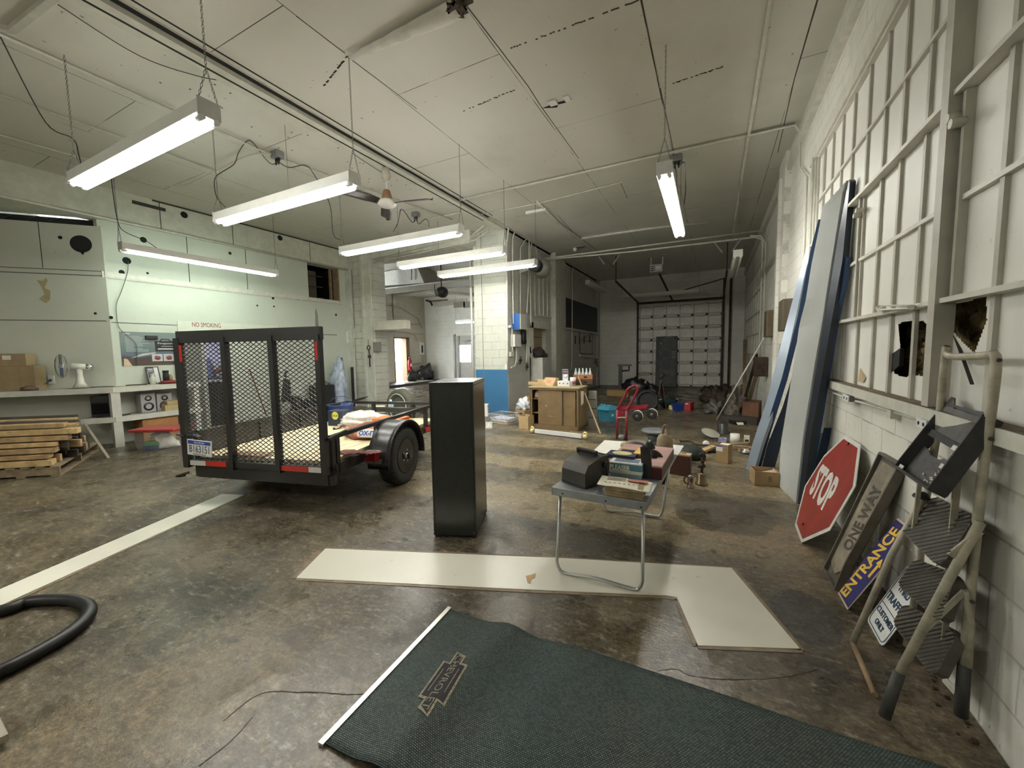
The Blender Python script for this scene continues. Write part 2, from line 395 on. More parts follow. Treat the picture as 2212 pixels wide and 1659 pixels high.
M_blkx = block_mat('block_pier', (.62, .625, .54), 'xzy', specks=.3, mortar=.01, mdark=.45)
M_col = block_mat('block_column', (.56, .58, .5), 'xzy', specks=.7, mdark=.55, low=(.035, .15, .3), lowz=1.1)
M_gwall = block_mat('grey_block_wall', (.56, .56, .5), 'yzx', specks=.3, dirt=.3)
M_back = block_mat('back_block_wall', (.78, .77, .69), 'xzy', specks=.3, mdark=.75)
M_side = block_mat('side_bay_wall', (.56, .52, .42), 'yzx', specks=.25)
M_frame = mat('painted_steel_frame', (.5, .48, .4), .5, var=.12)
# ================================================================ room shell
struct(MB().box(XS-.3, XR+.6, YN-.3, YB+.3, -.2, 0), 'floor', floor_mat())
FLO = bpy.data.objects['floor']
struct(MB().box(XS-.3, XR+.6, YN-.3, YB+.3, HCe, HCe+.2), 'ceiling', ceiling_mat())
CEI = bpy.data.objects['ceiling']
struct(MB().box(XS-.3, XR+.6, YN-.3, YN, 0, HCe), 'wall_behind', M_back)
# white painted strips let into the floor
M_strip = panel_mat('white_floor_paint', (.82, .8, .68), .25, .5)
_nt = M_strip.node_tree; _nt.nodes['Principled BSDF'].inputs['Roughness'].default_value = .3
def strip(pts, name='painted_strip'):
    P = [G(x, y) for x, y in pts]
    mb = MB().prism([V(p.x, p.y, .0005) for p in P], (0, 0, .005)); mb.out(name, M_strip, FLO)
strip([(640, 1250), (703, 1186), (1200, 1206), (1580, 1228), (1728, 1403), (1508, 1396), (1462, 1292), (1440, 1288), (1100, 1273)])
strip([(-160, 1348), (-60, 1300), (480, 1068), (527, 1070), (0, 1310), (-130, 1390)])
M_edge = mat('raw_concrete_edge', (.22, .16, .1), .5, var=.4, scale=14)
def rim(pts, wd=.035):
    P = [G(x, y) for x, y in pts]
    mb = MB()
    for a, c in zip(P, P[1:]): mb.bar(V(a.x, a.y, .0015), V(c.x, c.y, .0015), wd, .003)
    mb.out('strip_edge', M_edge, FLO)
rim([(640, 1251), (1100, 1275), (1440, 1290), (1462, 1295), (1505, 1397), (1732, 1406), (1582, 1227)]); rim([(640, 1250), (690, 1190)], .06)
rim([(0, 1313), (527, 1071)], .02); rim([(700, 1184), (1150, 1201), (1580, 1226)], .012)
mb = MB(); P = [G(x, y) for x, y in ((1140, 1262), (1136, 1246), (1148, 1243), (1158, 1240), (1156, 1250), (1148, 1254), (1146, 1263))]; mb.prism([V(p.x, p.y, .0056) for p in P], (0, 0, .0008)); mb.out('rust_stain', mat('rust_stain', (.42, .26, .1), .5, var=.3), FLO)
# cracks
mb = MB()
for P in ([(1420, 1450), (1460, 1445), (1500, 1462), (1600, 1468), (1700, 1462), (1770, 1445)], [(480, 1560), (560, 1500), (640, 1495), (760, 1500), (810, 1495)], [(430, 1655), (500, 1600), (545, 1550)]):
    Q = smooth_path([G(x, y) for x, y in P], 5)
    for i, (a, c) in enumerate(zip(Q, Q[1:])): mb.bar(V(a.x, a.y+.004*rnd.uniform(-1, 1), .0005), V(c.x, c.y, .0005), rnd.uniform(.002, .006), .001)
mb.out('floor_crack', mat('crack_brown', (.045, .035, .025), .9, var=0), FLO)
# ---- right wall: block below, boarded steel sash above
struct(MB().box(XR, XR+.3, YN, YB, 0, 1.2), 'wall_right', M_wallR)
WR = bpy.data.objects['wall_right']
YW = 5.95
mb = MB(); mb.box(XR, XR+.3, YW, YB, 1.2, HCe); mb.box(XR, XR+.3, YN, YW, 3.72, HCe); mb.box(XR+.3, XR+.4, YN, YW, 1.2, 3.72); mb.out('upper_block', M_wallR, WR)
mb = MB(); mb.box(XR-.06, XR+.01, YN, YB, 4.25, 4.36); mb.box(XR-.03, XR+.02, YN, YB, 4.36, HCe); mb.box(XR-.03, XR+.03, YN, YW+.1, 3.68, 3.82); mb.out('header_ledge', M_pipe, WR)
mb = MB(); mb.box(XR-.055, XR+.14, YN, 4.82, 1.17, 1.235); o = mb.out('sill', M_pipe, WR)
mb = MB(); mb.grid(60, 1, lambda a, c: (XR-.05+c*.13, -2+a*6.8, 1.238+.004*noise.noise(V(a*60, c, 0)))); mb.out('rotten_sill_top', mat('rotten_wood', (.12, .085, .05), .9, var=.5, scale=12, bump=.6), WR)
# boards with the torn holes: build panes between mullions
ys = [YW, 5.5, 5.16, 4.82, 4.48, 4.1, 3.74, 3.42, 3.08, 2.72, 2.36, 2.02, 1.68, 1.34, 1.0, .6, .2, -.2, -.6, -1, -1.6, -2.2, -3, -4, YN]
zs = [1.24, 1.76, 2.225, 2.715, 3.18, 3.68]
xb = XR+.03
mb = MB()
def wq(px, py): p = WX(px, py, xb); return (p.y, p.z)
holes = [[(1940, 700), (1958, 693), (1995, 693), (2005, 705), (2017, 760), (2017, 835), (2008, 818), (1985, 810), (1965, 812), (1955, 815), (1933, 808), (1921, 770), (1945, 753), (1942, 720)],
         [(2052, 660), (2130, 640), (2132, 690), (2115, 738), (2105, 763), (2080, 740), (2060, 716)]]
holes = [[wq(*p) for p in h] for h in holes]
def inside(y, z):
    for h in holes:
        c = False; j = len(h)-1
        for i in range(len(h)):
            if (h[i][1] > z) != (h[j][1] > z) and y < (h[j][0]-h[i][0])*(z-h[i][1])/(h[j][1]-h[i][1])+h[i][0]: c = not c
            j = i
        if c: return True
    return False
mb.box(xb, xb+.02, YN, 2.0, 1.2, 3.72); mb.box(xb, xb+.02, 3.6, YW, 1.2, 3.72); mb.box(xb, xb+.02, 2.0, 3.6, 1.9, 3.72)
n = 180; mz = 80; yy = [2.0+1.6*i/n for i in range(n+1)]; zz = [1.2+.7*j/mz for j in range(mz+1)]; vd = {}
def gv(i, j):
    if (i, j) not in vd: vd[i, j] = mb.v((xb, yy[i], zz[j]))
    return vd[i, j]
for i in range(n):
    for j in range(mz):
        if not inside((yy[i]+yy[i+1])/2, (zz[j]+zz[j+1])/2): mb.f([gv(i, j), gv(i+1, j), gv(i+1, j+1), gv(i, j+1)])
mb.out('boarding', M_pan, WR)
m_ins, nt, b = newmat('glass_wool'); c3 = coords(nt)
nt.links.new(ramp(nt, noise_(nt, c3, 7, 6, .7, .8), [(.35, (.06, .04, .015)), (.5, (.28, .2, .08)), (.65, (.5, .42, .22))]), b.inputs['Base Color']); b.inputs['Roughness'].default_value = 1
bump_(nt, b, noise_(nt, c3, 20, 6, .8), 1, .03)
mb = MB(); mb.grid(80, 40, lambda a, c: (xb+.13-.07*noise.noise(V(a*14, c*6, 1))-.04*noise.noise(V(a*40, c*18, 3)), 2.0+a*1.6, 1.2+c*.75)); mb.out('insulation', m_ins, WR)
def fl_(p): return V(xb-.004, *p)
mb = MB(); mb.prism([V(xb-.002, *wq(*p)) for p in ((1920, 770), (1945, 752), (1943, 790), (1925, 806))], (.02, 0, 0)); mb.out('hole_shadow_gap', M_dark, WR)
mb = MB(); mb.bar(WX(2040, 660, xb+.03), WX(2100, 830, xb-.03), .012, .004); mb.out('torn_sliver', M_seam, WR)
mb = MB(); mb.prism([WX(x, y, xb-.004) for x, y in ((1855, 824), (1859, 796), (1871, 816), (1866, 826))], (-.004, 0, 0)); mb.out('torn_flap', M_ply, WR)
mb = MB()
for i, y in enumerate(ys[1:-1]):
    wd = .07 if abs(y-2.72) < .01 else .032
    mb.box(xb-(.075 if wd > .05 else .018), xb+.001, y-wd/2, y+wd/2, 1.24, 3.70)
mb.box(XR-.02, xb, YW-.04, YW+.05, 1.2, 3.75)
for y in (2.655, 4.14): mb.box(XR-.005, xb+.001, y-.02, y+.005, 1.76, 2.715)
mb.out('sash_frame', mat('dull_sash_paint', (.47, .45, .385), .55, var=.12), WR)
mb = MB()
for i, z in enumerate(zs[1:-1]):
    pr_ = .06 if i in (0, 2) else .024
    mb.box(xb-pr_, xb+.001, YN, YW, z-.012, z+.012)
mb.box(XR-.01, xb+.001, YN, YW, 3.66, 3.7)
mb.out('sash_bar', mat('pale_sash_bar', (.62, .6, .53), .5, var=.12), WR)
mb = MB()
for px, py in ((2045, 258), (2052, 268)): p = WX(px, py, XR-.05); mb.cyl(p, p+V(.05, 0, 0), .022, n=10)
for px, py in ((1848, 455), (1843, 467)): p = WX(px, py, XR-.04); mb.cyl(p, p+V(.05, 0, 0), .018, n=10)
mb.out('sash_bolt', M_frame, WR)
mb = MB(); mb.tube([WX(1895, 663, XR-.07), WX(1900, 659, XR-.07), WX(1974, 661, XR-.04), WX(1974, 666, XR-.04), WX(1902, 669, XR-.06)], .006, 6)
mb.prism([WX(x, y, XR-.06) for x, y in ((1890, 664), (1905, 662), (1906, 672), (1895, 674))], (.02, 0, 0)); mb.cyl(WX(1968, 664, XR-.07), WX(1968, 664, XR), .014); mb.out('window_stay', M_pipe, WR)
# conduit below the sill
mb = MB()
P = [WX(x, y, XR-.03) for x, y in ((1785, 832), (1835, 853), (1850, 858))]; mb.tube(P, .011, 8)
mb.tube([WX(x, y, XR-.03) for x, y in ((1850, 858), (1880, 862), (1925, 878), (2020, 905), (2140, 935))] + [V(XR-.03, 1.6, 1.12), V(XR-.03, -1, 1.12)], .014, 8)
mb.tube([WX(x, y, XR-.03) for x, y in ((1782, 840), (1822, 858), (1835, 862), (1985, 906), (1990, 909))], .009, 8)
mb.box(XR-.05, XR, 3.12, 3.18, 1.11, 1.16)
one(mb, 'conduit', M_pipe, 'cream painted electric conduit under the rotten window sill at right', 'conduit')
for (x0, y0, x1, y1, lab) in ((1821, 852, 1832, 868, 'white double outlet box on the conduit, nearer the corrugated sheets'), (1980, 903, 2000, 928, 'white double outlet box on the conduit, nearer the stepladder')):
    a = WX(x0, y0, XR-.075); c = WX(x1, y1, XR-.075); t = T('outlet_box', lab, 'outlet', (XR-.04, (a.y+c.y)/2, (a.z+c.z)/2), 'outlet boxes below the sill')
    MB().bbox(XR-.07, XR-.015, c.y, a.y, c.z, a.z, .004).out('box', M_grey, t); MB().box(XR-.076, XR-.07, c.y-.003, a.y+.003, c.z-.003, a.z+.003).out('cover_plate', M_white, t)
    mb = MB(); ym = (a.y+c.y)/2; zm = (a.z+c.z)/2
    for k in (-.25, .25): mb.cyl((XR-.0775, ym+k*(a.y-c.y), zm), (XR-.075, ym+k*(a.y-c.y), zm), .3*(a.z-c.z)*.8, n=12)
    mb.out('socket', M_blackink, t)
# distant part of the right wall: a second barred sash, pilaster, switch board
mb = MB(); a = WX(1618, 620, XR); c = WX(1650, 770, XR)
ya, yc2 = WX(1612, 700, XR).y, WX(1650, 700, XR).y
for i in range(9): y = yc2+(16.5-yc2)*i/8; mb.box(XR-.02, XR+.01, y-.02, y+.02, 1.35, 3.6)
for z in (1.35, 1.9, 2.45, 3.0, 3.6): mb.box(XR-.03, XR+.01, yc2, 16.5, z-.02, z+.02)
mb.out('distant_sash_bars', M_frame, WR)
mb = MB(); mb.box(XR-.08, XR, 7.6, 8.3, 0, HCe); mb.box(XR-.12, XR, 7.9, 8.0, 0, HCe-.3); mb.out('pilaster', M_wallR, WR)
mb = MB()
for px in (1757, 1764, 1770): mb.cyl(WX(px, 340, XR-.03), V(XR-.03, WX(px, 340, XR-.03).y, 1.3), .013, n=8)
p = WX(1735, 262, XR-.04); mb.tube([V(.37, 6.7, 4.5), V(XR-.1, 6.7, 4.5), V(XR-.05, 6.68, 4.4), V(XR-.04, 6.6, 3.9), V(XR-.04, 6.1, 3.6), V(XR-.04, 6.05, 1.3)], .014, 8)
p = WX(1655, 505, XR-.05); mb.tube([p+V(-.3, 0, 0), p+V(-.1, 0, -.03), p+V(0, 0, -.2), V(XR-.05, p.y, 1.2)], .016, 8)
one(mb, 'wall_conduit', M_pipe, 'group of painted conduits dropping down the right wall behind the sheets', 'conduit')
# ---- back wall with sectional door
struct(MB().box(XS, XR, YB, YB+.3, 0, HCe), 'wall_back', M_back)
d0, d1 = -2.83, .23
gd = mat('old_door_paint', (.8, .78, .7), .55, var=.1)
struct(MB().box(d0, d1, YB-.06, YB-.01, .02, 3.35), 'door_1', gd); D1 = bpy.data.objects['door_1']
mb = MB(); rows = 7; cols = 6; rh = 3.3/rows; cw = (d1-d0)/cols
for r in range(rows):
    for c in range(cols):
        x, z = d0+c*cw, .04+r*rh
        mb.box(x, x+cw, YB-.085, YB-.06, z, z+.05); mb.box(x, x+cw, YB-.085, YB-.06, z+rh-.045, z+rh-.005)
        mb.box(x, x+.045, YB-.085, YB-.06, z, z+rh-.005); mb.box(x+cw-.045, x+cw, YB-.085, YB-.06, z, z+rh-.005)
mb.out('panel_frame', gd, D1)
mb = MB()
for r in range(rows):
    mb.box(d0, d1, YB-.088, YB-.085, .04+r*rh-.012, .04+r*rh+.006)
    for c in range(cols):
        x, z = d0+c*cw, .04+r*rh; mb.box(x+.045, x+cw-.045, YB-.065, YB-.06, z+.05, z+.07); mb.box(x+.045, x+cw-.045, YB-.065, YB-.06, z+rh-.065, z+rh-.045); mb.box(x+.045, x+.06, YB-.065, YB-.06, z+.05, z+rh-.05)
mb.out('joint_and_recess_shade', M_seamg, D1)  # section joints, plus recess shade put in as grey strips
mb = MB(); mb.box(d0-.09, d0-.03, YB-.1, YB, 0, 3.5); mb.box(d1+.03, d1+.09, YB-.1, YB, 0, 4.2); mb.box(d1+.25, d1+.33, YB-.1, YB, 0, 4.2); mb.box(d0-.1, d1+.1, YB-.12, YB, 3.42, 3.5)
mb.bar((d0-.05, YB-.1, 3.5), (d0-.05, 13.2, 3.75), .05, .05); mb.bar((d1+.05, YB-.1, 3.5), (d1+.05, 13.2, 3.75), .05, .05); mb.bar((d1+.1, YB-.1, 4.2), (d0+1, YB-.1, 3.7), .03, .03)
mb.bar((d0-.05, 13.2, 3.75), (d0-.05, 13.2, HCe), .03, .03); mb.bar((d1+.05, 13.2, 3.75), (d1+.05, 13.2, HCe), .03, .03)
mb.out('track', M_rust, D1)
# door opener
p = WY(1418, 580, 14.0); t = T('door_opener', 'grey garage door opener hung from the ceiling near the back door', 'door opener', (p.x, 14, p.z-.13))
MB().bbox(p.x-.2, p.x+.2, 13.9, 14.3, p.z-.13, p.z+.12, .02).out('motor_housing', mat('pale_grey_metal', (.5, .5, .47), .5), t)
mb = MB();
for k in range(3): mb.box(p.x-.17, p.x-.04, 13.893, 13.9, p.z-.08+k*.06, p.z-.055+k*.06)
mb.out('vent_slot', M_blackink, t)
MB().box(p.x, p.x+.15, 13.89, 13.9, p.z-.05, p.z+.05).out('light_lens', M_white, t)
mb = MB(); mb.bar((p.x, 14.3, p.z), (p.x+.2, YB-.15, 3.5), .05, .06); mb.out('rail', M_rust, t)
mb = MB()
for a in (-.18, .18): mb.bar((p.x+a, 14.1, p.z+.1), (p.x+a, 14.1, HCe), .03, .03)
mb.bar((p.x+.3, 14.6, p.z-.2), (p.x+.5, 15.2, HCe), .03, .03); mb.out('hanger', M_pipe, t)
# ---- partition between the bays, grey, with the boarded doorway
mb = MB(); y0d, y1d = WX(1150, 770, XC).y, WX(1179, 770, XC).y
mb.box(XC-.25, XC, YC+.006, y0d, 0, HCe); mb.box(XC-.25, XC, y0d, y1d, 2.2, HCe); mb.box(XC-.25, XC, y1d, YB, 0, HCe)
struct(mb, 'wall_middle', M_gwall); WM = bpy.data.objects['wall_middle']
mb = MB(); mb.box(XC-.2, XC-.12, y0d, y1d, 0, 2.2)
for z in (.45, .95, 1.45, 1.95): mb.box(XC-.12, XC-.115, y0d, y1d, z, z+.012)
struct(MB().box(XC-.2, XC-.12, y0d, y1d, 0, 2.2), 'door_2', mat('tan_board', (.33, .27, .15), .7)); D2 = bpy.data.objects['door_2']
mb = MB()
for z in (.45, .95, 1.45, 1.95): mb.box(XC-.12, XC-.115, y0d, y1d, z, z+.018)
mb.out('joint', M_seam, D2)
mb = MB(); ya, yb_ = WX(1155, 650, XC).y, WX(1190, 650, XC).y
for i in range(5): y = ya+(yb_-ya)*i/4; mb.box(XC-.01, XC+.025, y-.018, y+.018, 2.6, 4.1)
mb.box(XC-.01, XC+.03, ya, yb_, 2.55, 2.6); mb.box(XC, XC+.05, y0d-.12, y0d, 0, 2.35); mb.box(XC, XC+.05, y0d-.12, y1d+.1, 2.2, 2.42)
mb.out('sash_bars', mat('pale_frame', (.62, .61, .52), .5), WM)
p1, p2 = WX(1190, 640, XC).y, WX(1208, 640, XC).y
mb = MB(); mb.box(XC-.01, XC+.16, p1, p1+.5, 0, HCe); mb.box(XC, XC+.1, p1+.5, p2+.35, 0, HCe); mb.out('pilaster', mat('pale_pilaster', (.55, .55, .47), .6, var=.15), WM)
mb = MB(); q = WX(1288, 640, XC).y; mb.box(XC, XC+.06, q, q+.5, 0, HCe); mb.out('corner_strip', M_gwall, WM)
# low block pier with junk on it
a, c = WX(1184, 800, XC+.5), WX(1198, 800, XC+.5); 
struct(MB().box(XC-.02, XC+.36, a.y-.05, a.y+.5, 0, HT(1184, 772, (XC+.36, a.y-.05)).z), 'trim_1', mat('pale_block_stub', (.5, .5, .45), .6))
zt = HT(1184, 772, (XC+.36, a.y-.05)).z
mb = MB(); mb.lump((XC+.2, a.y+.15, zt), (.16, .26, .16), 3, .5); mb.tube(smooth_path([(XC-.0, a.y-.1, zt+.3), (XC, a.y-.05, zt+.15), (XC+.05, a.y+.1, zt+.1)]), .03); mb.tube([(XC-.0, a.y-.09, zt), (XC, a.y-.09, .9), (XC-.02, a.y-.1, .6)], .02)
one(mb, 'rag_heap', mat('dark_rags', (.03, .02, .02), .9, var=.5), 'heap of black and brown rags on the low pier by the tan doorway', 'rags')
# blackboard and shelf
P = [WX(x, y, XC+.03) for x, y in ((1211, 639), (1298, 669), (1298, 719), (1211, 706))]
one(MB().prism([V(XC+.012, min(p.y, 17.3), p.z) for p in P], (.03, 0, 0)), 'blackboard', mat('blackboard_slate', (.012, .018, .026), .55, var=.2), 'large blackish blue board on the grey partition wall', 'board')
mb = MB(); a, c = WX(1224, 709, XC+.07), WX(1294, 721, XC+.07); mb.bar(a, c, .06, .05); one(mb, 'board_ledge', M_pipe, 'long pale ledge under the dark wall board', 'ledge')
mb = MB(); a, c = WX(1252, 768, XC+.06), WX(1293, 773, XC+.06); mb.bar(a, c, .06, .06); one(mb, 'wall_rail', M_pipe, 'short pale rail low on the grey partition', 'rail')
mb = MB()
for px in (1243, 1252, 1262, 1274): p = WX(px, 725, XC+.03); mb.bar(p, p-V(0, 0, .3), .03, .03)
mb.tube([WX(1252, 718, XC+.03), WX(1253, 763, XC+.03), WX(1280, 765, XC+.03), WX(1279, 720, XC+.03), WX(1253, 735, XC+.03), WX(1279, 737, XC+.03)], .012, 6)
one(mb, 'hook_rack', M_rust, 'rack of iron hooks below the dark wall board', 'rack')
mb = MB(); mb.tube(smooth_path([WX(x, y, XC+.06) for x, y in ((1283, 772), (1289, 776), (1285, 785), (1291, 782), (1290, 792), (1287, 778))], 5), .015, 6); one(mb, 'cable_coil', M_cable, 'tangled black cable hanging at the far end of the grey wall', 'cable')
# ---- column and pier of the opening
struct(MB().box(-5.5, XC-.005, YC, YC+.45, 0, HCe), 'wall_column', M_col)
MB().box(-5.27, -5.255, YC-.004, YC, 0, HCe).out('joint', M_seamg, bpy.data.objects['wall_column'])
YP = 8.42
mb = MB(); mb.box(XL-.3, -8.62, YP, YP+.45, 0, HCe); struct(mb, 'wall_pier', M_blkx)
WP = bpy.data.objects['wall_pier']
mb = MB(); mb.box(-9.0, -8.7, YP-.03, YP, 0, HCe); mb.box(-9.06, -8.98, YP-.05, YP, 0, HCe); mb.box(XL, XL+.2, YP-.05, YP, 0, 4.0); mb.out('corner_post', mat('pale_post', (.62, .63, .55), .55, var=.12), WP)
mb = MB(); mb.box(-9.45, -9.43, YP-.012, YP, 2.3, 4.0); mb.box(-9.45, -9.05, YP-.008, YP, 2.0, 2.012); mb.box(-9.45, -9.438, YP-.008, YP, .2, 2.0); mb.out('wall_joint', M_seamg, WP)
struct(MB().box(-8.8, -5.4, YP+.05, YC+.4, 4.22, HCe), 'trim_2', mat('plaster_beam', (.58, .575, .5), .8, var=.2, bump=1, scale=4))
mb = MB(); mb.tube([V(-8.6, YP, 4.1), V(-7, YP, 4.16), V(-5.3, YP+.1, 4.28), V(-4.9, YP+.1, 4.45)], .014); mb.tube([V(-8.6, YP-.05, 4.18), V(-5.2, YP, 4.36), V(-4.8, YP, 4.5)], .012); one(mb, 'beam_conduit', M_pipe, 'pair of cream conduits running along the beam over the side opening', 'conduit')
# ceiling rail strip along the bay
mb = MB(); mb.box(-4.78, -4.56, YN, YB, HCe-.07, HCe); mb.box(-4.86, -4.5, YN, YB, HCe-.018, HCe)
struct(mb, 'trim_3', mat('ceiling_strip', (.6, .59, .5), .5, var=.12)); T3 = bpy.data.objects['trim_3']
mb = MB(); mb.box(-4.855, -4.78, YN, 7.9, HCe-.024, HCe-.018); mb.box(-4.56, -4.505, YN, 7.9, HCe-.024, HCe-.018); mb.box(-4.685, -4.66, YN, 7.9, HCe-.073, HCe-.07); mb.box(-4.44, -4.42, YN, 7.9, HCe-.003, HCe); mb.out('gap', M_dark, T3)
# ---- left wall
yA, yB2 = WX(665, 600, XL).y, WX(731, 600, XL).y       # high window
zA, zB = 3.06, 3.98
dY0, dY1 = WX(442, 760, XL).y, WX(492, 760, XL).y; DH = WX(450, 733, XL).z       # doorway to the office
y0 = 3.12
mb = MB(); mb.box(XL-.2, XL, y0, dY0, 0, 4.0); mb.box(XL-.2, XL, dY0, dY1, DH, 4.0); mb.box(XL-.2, XL, dY1, yA, 0, 4.0); mb.box(XL-.2, XL, yA, yB2, 0, zA); mb.box(XL-.2, XL, yB2, YP+.2, 0, 4.0)
struct(mb, 'wall_left', M_left); WL = bpy.data.objects['wall_left']
mb = MB(); mb.box(XL-.25, XL+.1, YN, YP+.05, 4.0, HCe); mb.out('header', mat('header_board', (.56, .58, .48), .6, var=.12), WL)
mb = MB(); mb.tube([(XL+.12, YN, 4.0), (XL+.12, YP, 4.0)], .022, 6); mb.box(XL, XL+.03, y0, YP, 3.0, 3.012); mb.box(XL, XL+.022, y0, YP, 3.075, 3.085)
mb.box(XL, XL+.02, y0, YP, 2.98, 3.09); mb.box(XL-.02, XL+.05, yA-.03, yB2+.05, zA-.06, zA); mb.out('ledge', M_pipe, WL)
mb = MB()
for yv, z0, z1 in ((4.45, 3.09, 4.0), (5.6, 3.09, 4.0), (4.0, 4.02, HCe), (5.3, 4.02, HCe), (7.2, 4.02, HCe)): mb.box(XL+(.1 if z0 > 4 else 0), XL+(.104 if z0 > 4 else .004), yv, yv+.012, z0, z1)
mb.box(XL, XL+.004, y0, 4.4, 2.19, 2.2); mb.box(XL, XL+.004, 7.2, 8.0, 2.1, 2.115)
mb.box(XL+.1, XL+.106, 3.9, YP, 4.52, HCe); mb.box(XL+.1, XL+.11, 3.6, 4.1, 4.38, 4.44)
mb.out('wall_joint', M_seam, WL)
mb = MB()
for px, py, r in ((310, 518, 5), (274, 563, 6), (263, 588, 4), (398, 464, 6), (605, 514, 6), (590, 644, 3), (497, 547, 3), (319, 590, 2), (592, 662, 2), (556, 660, 2), (726, 680, 3)):
    p = WX(px, py, XL+(.105 if py < 480 or py == 514 else .004)); mb.lathe([(r*.011, -.003), (r*.009, .003)], p, 8, 'x')
mb.out('knocked_hole', M_dark, WL)
mb = MB()
for x, y, w_, h_ in ((684, 690, .09, .3),): p = WX(x, y, XL+.005); mb.prism([p+V(0, -w_/2, -h_), p+V(0, -w_/3, h_*.6), p+V(0, 0, h_), p+V(0, w_/2, h_*.3), p+V(0, w_/2, -h_)], (.004, 0, 0))
mb.out('peeled_patch', mat('bare_grey_plaster', (.28, .28, .24), .9, var=.3), WL)
# high window: dark room behind
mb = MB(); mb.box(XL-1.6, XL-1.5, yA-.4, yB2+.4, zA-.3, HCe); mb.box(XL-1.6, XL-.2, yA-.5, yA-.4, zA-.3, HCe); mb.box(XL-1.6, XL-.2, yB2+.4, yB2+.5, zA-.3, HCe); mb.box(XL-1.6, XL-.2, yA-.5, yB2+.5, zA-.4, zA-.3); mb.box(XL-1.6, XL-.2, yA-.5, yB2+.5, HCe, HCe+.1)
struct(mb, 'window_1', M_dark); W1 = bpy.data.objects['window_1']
mb = MB(); mb.box(XL-.2, XL+.02, yB2-.04, yB2, zA, zB); mb.box(XL-.22, XL-.16, yB2-.16, yB2-.1, zA, zB); mb.out('window_frame', M_oldwood, W1)
mb = MB(); mb.box(XL-.8, XL-.77, yB2-.55, yB2-.15, zA+.05, zB); mb.out('leaning_board', mat('faded_board', (.2, .16, .1), .8), W1)
mb = MB()
for z in (zA+.12, zA+.45, zA+.75): mb.bar((XL-.7, yA, z-.02), (XL-.7, yB2, z+.03), .03, .03)
mb.out('rail', mat('dim_steel', (.09, .09, .09), .5), W1)
# angled wall at the near left
C0 = V(XL, y0, 0); dA = V(-.66, -.751, 0); nA = V(.751, -.66, 0)
def AN(px, py, off=0): return PL(px, py, C0+nA*off, nA)
FA = frame(C0, dA, V(0, 0, 1))      # x along the wall towards the photographer's left, y up, z out of the wall (-nA or nA)
sgn = 1 if V(FA[0][2], FA[1][2], 0).dot(nA) > 0 else -1
mb = MB(FA); mb.box(-.05, 4.5, 0, 3.86, -sgn*.2, 0); struct(mb, 'wall_left_angled', panel_mat('angled_board_wall', (.6, .62, .53), .35, .7)); WA = bpy.data.objects['wall_left_angled']
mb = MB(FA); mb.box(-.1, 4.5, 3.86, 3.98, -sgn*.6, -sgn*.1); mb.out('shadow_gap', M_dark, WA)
mb = MB(FA); mb.box(0, 4.4, 3.0, 3.012, 0, sgn*.003); mb.box(0, 4.4, 3.08, 3.09, 0, sgn*.003); mb.box(0, 4.4, 2.21, 2.222, 0, sgn*.003); mb.box(.75, .76, 3.1, 3.86, 0, sgn*.002)  # added lamp, out of view, put in to light the office
for k in range(6): mb.bar((.5+k*.28, 3.95, sgn*.0), (.62+k*.28, 3.88, sgn*.0), .008, .008)
mb.out('wall_joint', M_seam, WA)
mb = MB(FA); fi = FA.inverted(); p = fi @ AN(175, 527); mb.cyl((p.x, p.y, -sgn*.02), (p.x, p.y, sgn*.004), .145, n=28); mb.prism([(p.x-.05, p.y-.12, sgn*.003), (p.x+.03, p.y-.13, sgn*.003), (p.x-.01, p.y-.19, sgn*.003)], (0, 0, sgn*.001))
for px, py, r in ((206, 677, .022), (130, 513, .03), (240, 686, .03)): q = fi @ AN(px, py); mb.cyl((q.x, q.y, 0), (q.x, q.y, sgn*.003), r, n=9)
mb.out('round_hole', M_dark, WA)
mb = MB(); P = [(80, 605), (92, 607), (100, 600), (103, 606), (96, 622), (109, 628), (108, 648), (100, 654), (85, 645), (97, 636), (92, 622)]
mb.prism([AN(x, y, .002) for x, y in P], nA*.002); mb.out('bare_patch', mat('bare_ochre_plaster', (.42, .35, .19), .9), WA)
# shell closing walls
mb = MB(); e_ = C0+dA*4.2; mb.prism([V(XL+.09, YN, 3.985), V(XL+.09, 3.3, 3.985), V(XL-.02, 3.12, 3.985), V(e_.x, e_.y, 3.985), V(e_.x-.5, YN, 3.985)], (0, 0, .03)); mb.out('soffit', mat('soffit_board', (.6, .61, .52), .6, var=.1), WA)
struct(MB().box(XL-3.2, XL-3.0, YN, 3.2, 0, HCe), 'wall_left_far', M_left)
# ================================================================ side bay
struct(MB().box(XS-.3, XS, YP, 15.1, 0, HCe), 'wall_side', M_side); WS = bpy.data.objects['wall_side']
ya, yb_ = 15.05, 16.15
mb = MB(); mb.box(XS-.3, XS, yb_, YB, 0, HCe); mb.box(XS-.3, XS, ya, yb_, 2.32, HCe); mb.out('wall_piece', M_side, WS)
struct(MB().box(XS-.3, XS+.02, YP, 8.9, 0, HCe), 'wall_side_end', M_side)
mb = MB(); mb.box(XS, XS+1.3, 12.5, YB, 0, .12); struct(mb, 'trim_4', mat('dark_platform', (.04, .037, .03), .35))
MB().box(XS, XS+1.25, 14.9, 16.6, .12, .125).out('bare_concrete', mat('pale_concrete', (.4, .36, .3), .5), bpy.data.objects['trim_4'])
